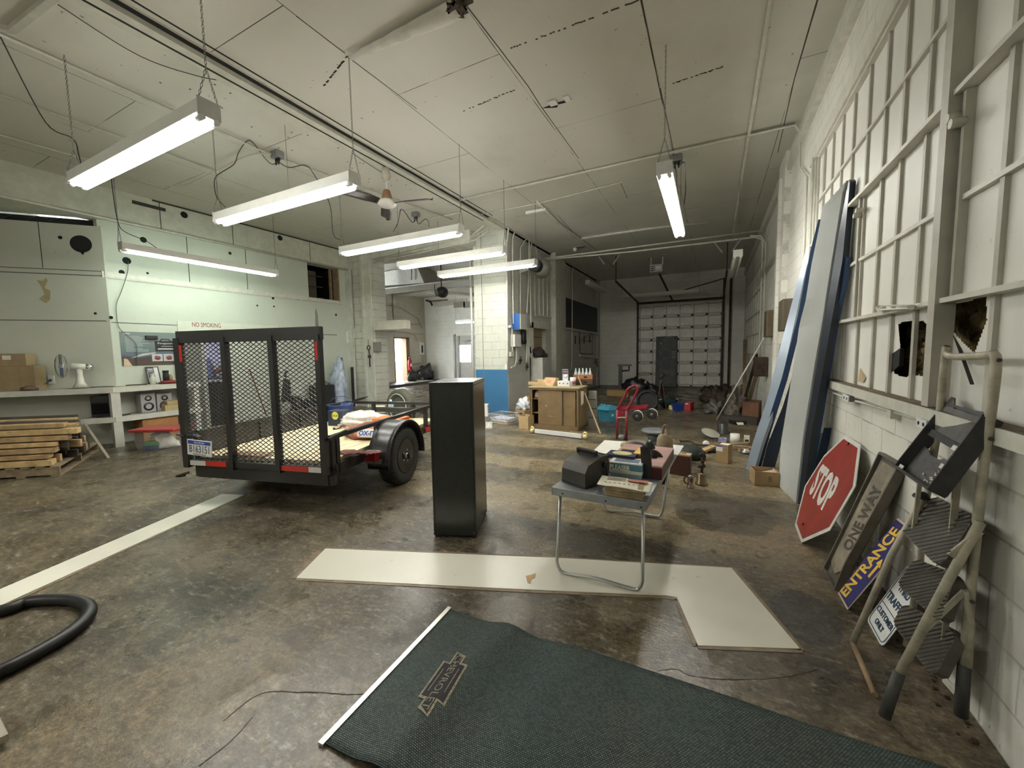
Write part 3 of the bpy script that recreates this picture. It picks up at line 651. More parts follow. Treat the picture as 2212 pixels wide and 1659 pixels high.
# open doorway on the left, daylight outside
mb = MB(); mb.box(XS-.3, XS+.03, yb_-.25, yb_, .1, 2.35); mb.box(XS-.3, XS+.03, ya, ya+.03, .1, 2.35); mb.box(XS-.3, XS+.03, ya, yb_, 2.3, 2.36)
struct(mb, 'door_3', mat('brown_door_frame', (.2, .11, .05), .6))
mb = MB(); mb.box(XS-2.0, XS-1.9, ya-.6, yb_+1.2, 0, 1.0); mb.box(XS-1.9, XS-1.86, ya+.3, ya+.6, .35, .9)
one(mb, 'outdoor_counter', mat('orange_planks', (.55, .25, .06), .6, var=.4, scale=3), 'orange brown woodwork seen outside the open side doorway', 'woodwork')
mb = MB(); mb.tube(smooth_path([(XS-4, ya+1.0, -.05), (XS-4, ya+.9, 1.5), (XS-4, ya+1.15, 2.2), (XS-4, ya+1.0, 3.2)]), .06)
for k in range(14): z = 1.2+k*.13; mb.tube([(XS-4, ya+1, z), (XS-4, ya+1+rnd.uniform(-.6, .6), z+rnd.uniform(.1, .5))], .02, 5)
one(mb, 'bare_tree', mat('winter_bark', (.3, .27, .25), .9), 'bare winter tree outside the open side doorway', 'tree')
one(MB().box(XS-12, XS-.3, 5, 28, -.2, -.02), 'outdoor_ground', mat('pale_paving', (.45, .43, .4), .9), 'pale ground outside the open side doorway', 'ground')
bpy.data.objects['outdoor_ground']['kind'] = 'structure'
# back door with window of the side bay
p0, p1 = WY(994, 700, YB), WY(1027, 700, YB)
mb = MB(); mb.box(p0.x-.35, p1.x+.15, YB-.06, YB-.02, 0, 2.42); o = struct(mb, 'door_4', mat('pale_grey_door', (.42, .4, .35), .4))
mb = MB(); mb.box(p0.x-.4, p0.x-.3, YB-.1, YB, 0, 2.5); mb.box(p0.x-.12, p0.x-.03, YB-.1, YB-.05, 0, 2.4); mb.out('door_frame', mat('frame_grey', (.25, .25, .23), .35, .5), o)
q0, q1 = WY(995, 746, YB), WY(1019, 782, YB)
mb = MB(); mb.box(q0.x, q1.x, YB-.075, YB-.06, q1.z, q0.z); mb.out('lit_pane', mat('daylit_glass', (.9, .9, .9), .3, var=0, emis=((.95, 1, 1), 3.2)), o)
mb = MB()
for k in range(9): x = q0.x+.12+k*.04; z = q1.z+.2+.25*math.sin(k*1.3)**2; mb.bar((x, YB-.08, z), (x+.06, YB-.08, z+.09*math.cos(k)), .02, .004)
mb.out('pane_mark', mat('leaf_decal', (.3, .33, .22), .7), o)  # olive marks drawn across the pane
mb = MB(); p = WY(999, 737, YB-.2); mb.bar(p, p+V(.5, 0, .03), .05, .04); mb.bar(p+V(.25, 0, .02), p+V(.1, .15, -.1), .04, .03); mb.out('closer', M_grey, o)
# lintel box, ledges and marks over it
mb = MB(); p = WY(937, 657, YB-.05)
mb.box(p.x, p.x+2.1, YB-.05, YB, p.z-.12, p.z+.16); mb.out('lintel', mat('pale_lintel', (.5, .47, .38), .7), bpy.data.objects['wall_back'])
mb = MB()
for px in (980, 1001): q = WY(px, 659, YB-.06); mb.box(q.x, q.x+.7, YB-.06, YB-.05, q.z-.15, q.z+.15)
mb.out('vent_grille', mat('dim_vent', (.3, .28, .22), .7), bpy.data.objects['wall_back'])
mb = MB(); q = WY(930, 652, YB-.06); mb.tube([(q.x+.15*i*.5, YB-.06, q.z+.05*(i % 2)) for i in range(16)], .025, 5)
mb.tube([q+V(-.3, 0, .1), q, q+V(.1, 0, -.2)], .05, 6); one(mb, 'spring_rail', M_rust, 'rusty coil spring rail high on the wall of the side bay', 'spring')
# fire extinguisher, sign, switch
p = WX(885, 785, XS+.1); t = T('fire_extinguisher', 'red fire extinguisher on the side bay wall beside the open doorway', 'fire extinguisher', p)
z0, z1 = WX(885, 800, XS+.1).z, WX(885, 775, XS+.1).z
MB().lathe([(.02, z0), (.11, z0), (.11, z1-.1), (.04, z1), (.03, z1+.03)], (p.x, p.y, 0), 16).out('cylinder', M_red, t)
mb = MB(); mb.box(p.x-.03, p.x+.06, p.y-.06, p.y+.03, z1+.02, z1+.09); mb.tube(smooth_path([(p.x+.03, p.y-.03, z1+.05), (p.x+.1, p.y-.16, z1-.1), (p.x+.08, p.y-.13, z0+.2)]), .015); mb.out('valve', M_black, t)
MB().box(p.x+.105, p.x+.113, p.y-.06, p.y+.06, z0+.2, z0+.35).out('paper_tag', M_paper, t)
q = WX(881, 752, XS+.02); one(MB().box(XS, XS+.02, q.y-.12, q.y+.12, q.z-.22, q.z+.22), 'small_sign', mat('faded_brown_print', (.28, .14, .07), .6), 'small narrow brown sign above the fire extinguisher', 'sign')
q = WX(912, 754, XS+.04); mb = MB(); mb.box(XS, XS+.04, q.y-.16, q.y+.16, q.z-.3, q.z+.35); t = tag(mb.out('switch_box', M_white), 'white wall box with a black opening near the corner of the side bay', 'switch box'); t['category'] = 'switch'
mb = MB(); mb.box(XS+.04, XS+.045, q.y-.07, q.y+.07, q.z-.2, q.z+.2); mb.out('opening', M_blackink, t)
mb = MB(); mb.bar((XS+.06, q.y, q.z-.3), (XS+.06, q.y, .2), .06, .05); mb.tube([(XS+.06, q.y-1.0, .95), (XS+.06, q.y-.2, 1.0)], .04); mb.tube([(XS+.06, 10.5, 2.6), (XS+.06, 15.8, 2.6), (XS+.06, 16.6, 2.5), (XS+.06, 16.7, 2.2)], .025, 6); mb.tube([(XS+.04, 9, 3.9), (XS+.04, 15.6, 3.85), (XS+.04, 16.9, 3.4), (XS+.04, 17.2, 2.9)], .03, 6); mb.tube([(XS+.04, 14.2, 3.0), (XS+.04, 17, 3.08)], .03, 6)
one(mb, 'surface_pipes', mat('dull_pipe', (.4, .37, .3), .5), 'dull pipes running along the far wall of the side bay', 'pipe')
for px, py, lab, sz in ((892, 815, 'small dark potted thing at the foot of the side bay wall, by the corner', .3), (921, 812, 'dark pile of things in the far corner of the side bay', .45)):
    q = WX(px, 820, XS+.5); one(MB().lump((q.x, q.y, .12), (sz*.6, sz, sz*1.1), px, .4), 'dark_clutter', M_black, lab, 'clutter')
# posts, duct, caged lamp globe, ladder in the opening
mb = MB(); p = WY(827, 640, 10.5); mb.bar((p.x, 10.5, 0), (p.x, 10.5, HCe), .09, .09); one(mb, 'steel_post', M_frame, 'slim white post standing in the side bay behind the block pier', 'post')
p = WY(880, 600, 11.0); q = WY(916, 600, 11.0)
mb = MB(); mb.hull8([(p.x-1.7, 11, p.z-.15), (q.x, 11, p.z-.25), (q.x, 12, p.z-.25), (p.x-1.7, 12, p.z-.15), (p.x-1.7, 11, p.z+.3), (q.x-.3, 11, p.z+.35), (q.x-.3, 12, p.z+.35), (p.x-1.7, 12, p.z+.3)])
mb.box(XS, XC-.3, 11.0, 12, p.z-.3, p.z-.26); mb.bar((WY(888, 560, 10.9).x, 10.9, HCe), (WY(888, 600, 10.9).x, 10.9, WY(888, 605, 10.9).z), .05, .03)
one(mb, 'ceiling_duct', mat('pale_duct', (.3, .29, .24), .6), 'pale boxed duct across the side bay ceiling', 'duct')
mb = MB()
for Yv in (12.5, 14, 15.5): mb.bar((XS, Yv, 4.45), (XC-.3, Yv, 4.4), .12, .16)
mb.tube([(XS+1, 12.5, 4.3), (-8, 14, 4.2), (XC-.4, 16.9, 4.0)], .04); mb.tube([(-9.5, 11.8, 4.2), (XC-.4, 12.6, 4.0)], .05); mb.bar((-10.2, 13, 4.0), (-5.6, 17, 3.7), .3, .1)
one(mb, 'ceiling_joists', mat('dim_joist', (.42, .4, .32), .7), 'pale joists and pipes under the side bay ceiling', 'joists')
p = WY(954, 631, 9.6); t = T('globe_heater', 'round black globe hanging in the side bay opening', 'heater', p)
mb = MB(); mb.lathe([(.02, -.14), (.13, -.1), (.16, 0), (.16, .1), (.12, .16), (.02, .17)], p, 20, 'y'); mb.out('body', M_black, t)
mb = MB(); mb.tube(smooth_path([p+V(-.1, 0, -.1), p+V(-.2, 0, -.08), p+V(-.25, 0, .1), p+V(-.25, 0, .25)]), .012); mb.bar(p+V(0, 0, .14), V(p.x, p.y, HCe), .03, .02); mb.out('bracket', M_blk_steel, t)
# white steel ladder standing in the opening by the column
t = T('steel_ladder', 'white steel ladder standing in the opening, left of the painted column', 'ladder', (-5.8, 9, 0))
a0 = WY(1023, 830, 9.0); a1 = WY(1015, 528, 9.0)
mb = MB(); mb.tube([(a0.x, 9, 0), (a1.x, 9, a1.z)], .035); mb.out('rail', mat('white_rail', (.75, .75, .7), .4), t)
MB().tube([(a0.x+.6, 9.28, 0), (a1.x+.6, 9.28, a1.z)], .03).out('rail', mat('white_rail', (.75, .75, .7), .4), t)
for py in (580, 615, 645, 672, 704, 735, 765, 793):
    q = WY(1016+(py-528)*.02, py, 9.0); MB().tube([(q.x, 9, q.z), (q.x+.6, 9.28, q.z-.0)], .014, 6).out('rung', mat('white_rail', (.75, .75, .7), .4), t)
q = WY(1020, 510, 8.9); mb = MB(); mb.tube([(a1.x+.1, 8.7, a1.z+.03), WY(1047, 486, 8.3)], .022); one(mb, 'angled_conduit', M_pipe, 'short slanting white pipe at the head of the steel ladder', 'pipe')
q = WY(1022, 694, 9.0); mb = MB(); mb.box(q.x+.03, q.x+.5, 8.98, 9.02, q.z-.16, q.z+.1); one(mb, 'pale_sign_board', M_frame, 'small pale board fixed behind the steel ladder', 'board')
# whitewashed box sign on the pier, pull switch, gfci box
a = WY(806, 700, YP-.3); c = WY(873, 708, YP-.3)
mb = MB(); mb.hull8([(a.x, YP-.3, a.z-.17), (c.x, YP-.3, a.z-.17), (c.x, YP-.05, a.z-.17), (a.x, YP-.05, a.z-.17), (a.x, YP-.3, a.z+.08), (c.x, YP-.3, a.z+.06), (c.x, YP-.05, a.z+.06), (a.x, YP-.05, a.z+.08)])
one(mb, 'box_beam', M_frame, 'white boxed beam end jutting from the block pier', 'beam')
p = WY(797, 770, YP-.1); mb = MB(); mb.tube([p+V(0, 0, 1.2*.4), p+V(0, 0, .3)], .006); mb.tube(arc(p+V(0, 0, .25), .06, 0, 2*PI, 12), .014, 6, True); mb.tube([p+V(0, 0, .2), p+V(.02, 0, .05), p+V(.02, 0, -.3)], .016); mb.ball(p+V(.02, 0, 0), .05); one(mb, 'hanging_hook', M_rust, 'iron ring and hook hanging on the face of the block pier', 'hook')
p = WY(811, 748, YP-.1); mb = MB(); mb.bbox(p.x-.1, p.x+.02, YP-.1, YP, p.z-.15, p.z+.12, .01); mb.bbox(p.x+.03, p.x+.13, YP-.1, YP, p.z-.15, p.z+.12, .01); mb.out('switch_pair', mat('grime_metal', (.3, .3, .27), .5, .4))
tag(bpy.data.objects['switch_pair'], 'pair of grimy switch boxes on the corner of the block pier', 'switch')
p = WY(747, 727, YP-.12); one(MB().bbox(p.x-.08, p.x+.05, YP-.1, YP-.05, p.z-.2, p.z+.15, .01), 'breaker_cover', wht, 'white blank cover plate at the left side of the block pier', 'cover plate')
# fittings on the grey wall by the column
def onwall(px, py, w_, h_, d=.08): p = WX(px, py, XC+d); return p.y, p.z
def wbox(name, x0, y0, x1, y1, d, m, lab, cat, b=.01):
    a, c = WX(x0, y0, XC+d), WX(x1, y1, XC+d)
    return one(MB().bbox(XC, XC+d, a.y, c.y, c.z, a.z, b), name, m, lab, cat)
o = wbox('panel_board', 1124, 677, 1139, 712, .22, mat('white_front', (.6, .6, .54), .4), 'white fronted electric cabinet with a blue side, on the grey wall by the column', 'electric cabinet')
a, c = WX(1124, 677, XC+.22), WX(1124, 712, XC+.22)
MB().box(XC-.0, XC+.2, a.y-.035, a.y-.003, c.z, a.z).out('blue_side', mat('bright_blue', (.02, .12, .42), .4), o)
wbox('meter_box', 1112, 722, 1126, 749, .12, wht, 'white meter box below the blue sided cabinet', 'meter box'); wbox('small_outlet', 1104, 760, 1110, 770, .06, wht, 'white outlet low on the conduit left of the meter box', 'outlet'); wbox('small_outlet', 1095, 787, 1099, 798, .06, wht, 'white outlet at the foot of the leftmost conduit on the grey wall', 'outlet'); wbox('round_switch', 1103, 702, 1108, 709, .08, wht, 'white knob switch on the conduit between column and meter box', 'switch', .03)
def cond(name, P, r, lab, k=6):
    mb = MB(); mb.tube(smooth_path([WX(x, y, XC+.05) for x, y in P], k), r, 8); return one(mb, name, M_pipe, lab, 'conduit', 'conduits on the grey wall')
cond('conduit', [(1098, 492), (1097, 510), (1094, 535), (1095, 600), (1096, 790)], .022, 'white conduit nearest the column, running down to the lowest outlet')
cond('conduit', [(1113, 497), (1109, 510), (1107, 530), (1108, 640), (1109, 700)], .02, 'white conduit ending in the knob switch')
cond('conduit', [(1106, 708), (1107, 760)], .018, 'short white conduit below the knob switch')
cond('conduit', [(1145, 505), (1136, 518), (1124, 535), (1124, 676)], .018, 'white conduit with a slanted head leading to the cabinet', 1)
cond('conduit', [(1143, 517), (1142, 600), (1138, 677)], .022, 'thick white conduit entering the top of the cabinet')
cond('conduit', [(1158, 513), (1147, 530), (1145, 600), (1147, 705)], .022, 'white conduit just right of the cabinet')
cond('conduit', [(1139, 713), (1137, 783)], .03, 'pair of fat conduits below the cabinet'); cond('conduit', [(1143, 713), (1141, 784)], .03, 'fat conduit below the cabinet, right one')
cond('conduit', [(1115, 750), (1115, 775), (1112, 790), (1104, 794)], .02, 'curved conduit under the meter box'); cond('conduit', [(1118, 750), (1118, 783)], .018, 'straight conduit under the meter box')
cond('conduit', [(1206, 560), (1206, 770)], .03, 'white conduit down the pilaster edge')
cond('conduit', [(1240, 563), (1240, 575), (1236, 590), (1236, 640), (1235, 780), (1232, 800)], .022, 'long white conduit crossing the dark board')
cond('conduit', [(1194, 769), (1199, 775), (1197, 790)], .025, 'short curved conduit by the rag heap')
for px, py, s_ in ((1125, 778, .1), (1139, 792, .09)):
    mb = MB(); p = WX(px, py, XC+.06); mb.tube([p+V(0, 0, s_), p+V(0, .03, 0), p+V(0, -.05, -s_)], .015); mb.ball(p, .04); one(mb, 'dangling_cable', M_cable, 'black cable end dangling from the grey wall '+('under the meter box' if px == 1125 else 'under the cabinet conduits'), 'cable')
p = WX(1134, 735, XC+.1); one(MB().lump((XC+.06, p.y, p.z-.1), (.06, .1, .28), 5, .3), 'black_device', M_black, 'small black device hung right of the meter box', 'device')
# loudspeaker horn by the last lamp
p = WX(1160, 575, XC+.5); t = T('horn_speaker', 'grey horn loudspeaker under the ceiling right of the column', 'loudspeaker', p)
MB().lathe([(.05, 0), (.1, .1), (.24, .34), (.26, .34), (.12, .1), (.07, 0)], p, 24, 'y').out('horn', mat('pale_grey_horn', (.5, .5, .45), .5), t)
MB().cyl(p+V(0, -.22, 0), p+V(0, .02, 0), .17, .16, 20).out('driver', M_black, t); MB().bar(p+V(0, 0, 0), V(XC, p.y, p.z-.1), .06, .06).out('bracket', M_pipe, t)
# ================================================================ fluorescent fixtures
M_tube = mat('lit_tube', (1, 1, .97), .3, var=0, emis=((1, .985, .93), TUBE)); M_tubeG = mat('lit_tube_cool', (1, 1, .97), .3, var=0, emis=((.86, 1, .88), TUBE*.55))
M_tubeoff = mat('unlit_tube', (.7, .7, .65), .3, var=0)
def chain_mb(mb, a, b, r=.0022, L=.03):
    a, b = Vector(a), Vector(b); n = max(2, int((b-a).length/L/.8)); d = (b-a).normalized()
    u = V(1, 0, 0) if abs(d.x) < .9 else V(0, 1, 0); x = d.cross(u).normalized(); y = d.cross(x)
    for i in range(n):
        c = a+(b-a)*((i+.5)/n); s_ = x if i % 2 else y; l = L/2
        P = [c+d*(l*math.cos(t_))+s_*(.24*L*math.sin(t_)) for t_ in [2*PI*k/8 for k in range(8)]]
        mb.tube(P, r, 4, True)
def fixture(name, A, Bp, lab, group='hanging fluorescent strip lights', tube=None, wdt=.155, drops=(1, 1), L=None):
    """A, Bp: ends of the fixture's bottom housing line in the room"""
    A, Bp = Vector(A), Vector(Bp); u = (Bp-A).normalized(); v = V(0, 0, 1).cross(u).normalized(); Ln = (Bp-A).length
    M = Matrix(((u.x, v.x, 0, A.x), (u.y, v.y, 0, A.y), (u.z, v.z, 1, A.z), (0, 0, 0, 1)))
    t = T(name, lab, 'strip light', (A+Bp)/2+V(0, 0, .05), group)
    mb = MB(M); w_ = wdt/2
    mb.prism([(0, -w_, .0), (0, -w_, .03), (0, -w_*.9, .035), (0, -w_*.86, .105), (0, w_*.86, .105), (0, w_*.9, .035), (0, w_, .03), (0, w_, 0)], (Ln, 0, 0)); mb.out('housing', wht, t)
    for x in (-.004, Ln): MB(M).box(x, x+.004, -w_, w_, -.012, .115).out('end_plate', mat('end_plate_white', (.62, .62, .58), .4), t)
    for s_ in (-1, 1):
        mb = MB(M); y = s_*w_*.62; mb.cyl((.05, y, -.022), (Ln-.05, y, -.022), .019, n=12)
        mb.out('tube', tube or M_tube, t)
        for x in (.03, Ln-.03):
            mb = MB(M); mb.box(x-.01, x+.01, y-.012, y+.012, -.035, .03); mb.cyl((x-.035, y, -.022), (x+.03, y, -.022), .0205, n=10); mb.out('lamp_socket', M_white if tube is not M_tubeoff else M_pipe, t)
    for k, x in enumerate((.0, Ln)):
        if not drops[k]: continue
        mb = MB(M); top = HCe-A.z-u.z*x
        chain_mb(mb, (x, -w_*.8, .11), (x, 0, .34)); chain_mb(mb, (x, w_*.8, .11), (x, 0, .34)); chain_mb(mb, (x, 0, .34), (x, 0, top))
        mb.out('hanging_chain', M_chain, t)
    return t, M
x0, x1 = -3.35, -5.85; zf = 3.31
fA, MA_ = fixture('strip_light', (x0, 1.75, zf), (x1+.05, 1.75, zf), 'nearest hanging twin tube strip light, top left of the photo')
fB, MB_ = fixture('strip_light', (x0, 3.08, zf), (x1, 3.08, zf), 'hanging twin tube strip light, second nearest of the left row')
fC, MC_ = fixture('strip_light', (x0, 5.03, zf), (x1, 5.03, zf), 'hanging twin tube strip light just below the ceiling fan')
fD, _ = fixture('strip_light', (x0, 6.4, zf), (x1+.05, 6.4, zf), 'hanging twin tube strip light overlapping the top of the column, upper one', tube=mat('lit_tube_dim', (1, 1, .97), .3, var=0, emis=((1, .985, .93), TUBE*.75)))
fE, _ = fixture('strip_light', (-3.27, 7.6, zf), (-5.7, 7.6, zf), 'farthest hanging strip light of the left row, lower one across the column', tube=mat('lit_tube_weak', (1, 1, .97), .3, var=0, emis=((1, .985, .93), TUBE*.5)))
fL, _ = fixture('strip_light', (-8.6, 5.6, zf), (-8.6, 3.02, zf), 'greenish hanging strip light parallel to the left wall', tube=M_tubeG)
fR, _ = fixture('strip_light', (-.49, 4.45, zf+.02), (-.52, 6.95, zf+.02), 'single hanging strip light on the right side of the bay')
# added unseen strip light behind the photographer, brightening the near room
fixture('strip_light', (x0, -2.4, zf), (x1, -2.4, zf), 'added unseen strip light behind the photographer, continuing the left row')
# side bay lamp and unlit ones at the back
p = WY(985, 697, 14.5); q = WY(1032, 706, 14.5)
fixture('strip_light', (p.x, 14.5, p.z), (q.x+1.0, 14.5, p.z), 'lit strip light far back in the side bay', 'strip lights at the back', None, .155, (1, 1))
p = WX(1269, 612, -3.9); fixture('strip_light', (-3.9, p.y, p.z), (-3.9, p.y+2.44, p.z), 'unlit strip light beside the grey partition wall', 'strip lights at the back', M_tubeoff)
a, c = WY(1343, 643, 16.2), WY(1510, 630, 16.2); fixture('strip_light', (a.x, 16.2, a.z), (c.x, 16.2, a.z), 'unlit strip light across the top of the back garage door', 'strip lights at the back', M_tubeoff)
p = WX(1594, 553, .35); fixture('strip_light', (.35, p.y, p.z), (.35, p.y+2.4, p.z), 'unlit strip light at the far right end of the ceiling', 'strip lights at the back', M_tubeoff)
# cables of the fixtures
def cable(t, P, r=.006, name='power_cable'): return MB().tube(smooth_path(P, 6), r, 6).out(name, M_cable, t)
def CZ(x, y, z=HCe-.02): return G(x, y, z)
def WC(x, y, Yv):
    p = WY(x, y, Yv); return p if p.z < HCe-.03 else G(x, y, HCe-.03)
yv = 4.05
cable(fA, [CZ(0, 78), V(-7.0, 1.9, 4.3), V(-6.3, 1.9, 3.95), V(-6.02, 1.85, 3.7), V(-5.95, 1.85, 3.5), V(-5.7, 1.8, 3.43)])
cable(fA, [WC(125, 10, 2.2), WC(300, 120, 2.3), WC(430, 165, 2.6), WC(550, 190, 2.9), CZ(630, 245), CZ(690, 268), CZ(760, 330), CZ(828, 375)], .004, 'slack_cable')
cable(fL, [V(-8.6, 3.0, 4.5), WC(242, 400, 3.0), V(-8.6, 3.02, 3.75), V(-8.6, 3.1, 3.6), V(-8.6, 3.35, 3.52), V(-8.6, 3.5, 3.43)])
cable(fC, [CZ(865, 452, 4.5), WC(860, 480, 5.03), WC(850, 500, 5.03)], .006); 
ob = (-6.3, 4.07)
cable(fB, [WC(600, 345, 4.07), WC(590, 355, 4.07), WC(575, 345, 4.07), WC(548, 310, 4.07), WC(533, 305, 4.07), WC(515, 330, 3.9), WC(505, 355, 3.7), WC(470, 378, 3.5), WC(463, 395, 3.3), WC(468, 425, 3.15), WC(486, 447, 3.08)])
cable(fC, [WC(602, 350, 4.07), WC(625, 362, 4.1), WC(660, 357, 4.2), WC(680, 380, 4.5), WC(712, 440, 4.9), WC(720, 505, 5.03), WC(735, 518, 5.03)])
cable(fD, [WC(898, 470, 5.8), WC(890, 480, 5.8), WC(868, 452, 5.8), WC(860, 480, 5.6), WC(850, 500, 5.2)]); cable(fD, [WC(900, 475, 5.8), WC(905, 484, 5.8), WC(919, 473, 5.9), WC(926, 480, 6.0), WC(926, 490, 6.3)])
cable(fR, [WC(1461, 350, 4.6), WC(1466, 357, 4.6), WC(1478, 350, 4.6), WC(1480, 365, 4.8), WC(1481, 410, 5.6), WC(1478, 440, 6.2)])
for px, py, lab in ((599, 335, 'grey ceiling outlet box with plugs, left of the fan'), (898, 464, 'grey ceiling outlet box with plugs, right of the fan'), (1462, 343, 'grey ceiling outlet box above the right strip light')):
    p = CZ(px, py, 4.5); t = T('ceiling_outlet', lab, 'outlet box', p)
    MB().bbox(p.x-.08, p.x+.08, p.y-.06, p.y+.06, 4.45, HCe, .015).out('box', mat('galvanised_box', (.3, .31, .31), .4, .6), t)
    mb = MB(); mb.cyl((p.x-.02, p.y, 4.46), (p.x-.03, p.y-.01, 4.36), .022, .012); mb.cyl((p.x+.03, p.y, 4.46), (p.x+.03, p.y-.01, 4.36), .022, .012); mb.out('plug', M_black, t)
# conduits on the ceiling
def cpipe(P, r, lab, name='ceiling_conduit', z=None, sm=0):
    mb = MB(); Q = [Vector(p) for p in P]; mb.tube(smooth_path(Q, 5) if sm else Q, r, 8); return one(mb, name, M_pipe, lab, 'conduit')
z = HCe-.03
cpipe([(.37, YN, z), (.37, 11.2, z), (.37, 11.5, z-.1), (.37, 11.6, z-.32)], .02, 'straight cream conduit along the right side of the ceiling')
cpipe([(-4.5, 6.73, z), (.9, 6.73, z)], .02, 'cream conduit crossing the ceiling in front of the far bay')
p, q = G(1160, 560, 4.22), WX(1648, 500, .97)
zz_ = 4.22; p = G(1165, 560, zz_); q = G(1648, 498, zz_)
cpipe([(XC, (p.y+q.y)/2, zz_), (.97, (p.y+q.y)/2, zz_)], .022, 'upper cream conduit strung across the far part of the bay', 'hanging_conduit')
yq = (p.y+q.y)/2
cpipe([(XC, yq+.02, zz_-.02), (-2, yq, zz_-.11), (.8, yq, zz_-.13), (.93, yq, zz_-.2), (.95, yq, 3.9), (.95, yq, 1.2)], .022, 'lower cream conduit across the far part, bending down the right wall', 'hanging_conduit')
cpipe([(-5.89, -2, z), (-5.89, 1.2, z), (-5.93, 4.07, z), (-5.3, 7.6, z)], .016, 'thin cream conduit along the left part of the ceiling'); 
cpipe([CZ(-40, 190), CZ(270, 300), CZ(480, 375)], .012, 'thin conduit far left on the ceiling')
cpipe([CZ(-40, 280), CZ(190, 345)], .012, 'second thin conduit far left on the ceiling')
cpipe([CZ(270, 372, 4.5), CZ(330, 398, 4.4), CZ(400, 400, 4.4), CZ(450, 378, 4.45), CZ(540, 335, 4.5), CZ(600, 335, 4.5)], .012, 'drooping grey cable across the left ceiling', sm=1)
cpipe([CZ(930, 472), CZ(990, 460), CZ(1005, 456), CZ(1022, 460), CZ(1045, 462)], .012, 'short wavy conduit near the strip rail', sm=1)
cpipe([CZ(1052, 460), CZ(1160, 440), CZ(1345, 393)], .012, 'thin conduit with knots crossing the far ceiling')
cpipe([CZ(1160, 435), CZ(1205, 480), CZ(1255, 517), CZ(1290, 545), CZ(1327, 578)], .022, 'long dark seam pipe on the far ceiling')
cpipe([CZ(1256, 515), CZ(1400, 494), CZ(1530, 480)], .03, 'pale conduit crossing the far ceiling')
# ceiling opening with drooping flap
mb = MB(); P = [CZ(x, y, HCe-.004) for x, y in ((1172, 234), (1204, 222), (1235, 213), (1222, 222), (1205, 226), (1204, 232), (1195, 233))]; mb.prism(P, (0, 0, .003)); mb.out('open_seam', M_dark, CEI)
for (x, y, X_, Y_) in ((1190, 231, 1204, 224), (1222, 221, 1232, 215)):
    a, c = CZ(x, y, HCe-.02), CZ(X_, Y_, HCe-.02); mb = MB(); mb.box(a.x, c.x, a.y, a.y-.1, HCe-.02, HCe-.005); mb.out('drooping_flap', wht, CEI)
mb = MB()
for P in ([(998, 0), (1140, 185), (1172, 235), (1225, 308), (1250, 342)], [(1386, 0), (1424, 187)], [(1426, 190), (1455, 325), (1465, 420)], [(640, 35), (745, 115)], [(758, 128), (900, 235)], [(1340, 393), (1355, 428)], [(1840, -2), (1680, 400)], [(1765, 0), (1716, 170), (1680, 330)], [(1205, 465), (1236, 500)]):
    Q = [CZ(x, y, HCe-.0015) for x, y in P]
    for a, c in zip(Q, Q[1:]): mb.bar(a, c, .009, .001)
mb.out('open_seam', M_seam, CEI)
mb = MB()
for k in range(46):
    t_ = k/45; 
    for (a, c) in (((1105, 104), (1377, 2)), ((700, 185), (750, 122)), ((1000, 240), (1110, 195)), ((1455, 180), (1560, 145))):
        p = CZ(a[0]+(c[0]-a[0])*t_, a[1]+(c[1]-a[1])*t_+rnd.uniform(-1, 1), HCe-.001)
        if rnd.random() < .55: mb.box(p.x-.012, p.x+.012, p.y-.008, p.y+.008, HCe-.0015, HCe-.0005)
for k in range(26): p = CZ(rnd.uniform(400, 900), 0, 0); x = rnd.uniform(-5.7, -4.95); y = rnd.uniform(1.8, 6); mb.cyl((x, y, HCe-.0015), (x, y, HCe-.0005), .012, n=6)
mb.out('nail_marks', M_seam, CEI)
# hatch frames, top left; torn batten; dark fitting
mb = MB(); 
for P in (((0, 60), (25, 64)), ((25, 64), (118, -10))): a, c = CZ(*P[0]), CZ(*P[1]); mb.bar(a, c, .05, .05)
mb.out('hatch_frame', mat('hatch_paint', (.5, .49, .42), .5), CEI)
mb = MB(); a, c = CZ(757, 122, HCe-.01), CZ(990, 15, HCe-.03); n = 24
mb.grid(n, 4, lambda u_, v_: a+(c-a)*u_+V(0, (v_-.5)*(.06+.16*u_), -.02-.03*math.sin(v_*PI)*(.3+u_)-.01*noise.noise(V(u_*9, v_*3, 0))), True, (0, 0, .004)); mb.out('peeling_tape', mat('peeling_tape', (.6, .59, .51), .6), CEI)
mb = MB(); p = CZ(985, 14, HCe-.05); mb.lump(p+V(0, 0, -.03), (.08, .08, .05), 4, .5, fl=False); mb.bar(p, p+V(.15, .02, .02), .05, .03); mb.out('rusty_bracket', M_rust, CEI)
mb = MB(); a, c = WY(1165, 457, 9.4), WY(1180, 452, 9.4); p = CZ(1170, 456, HCe-.06); mb.box(p.x-.35, p.x+.1, p.y-.05, p.y+.05, HCe-.08, HCe-.02); mb.out('white_bracket', wht, CEI)
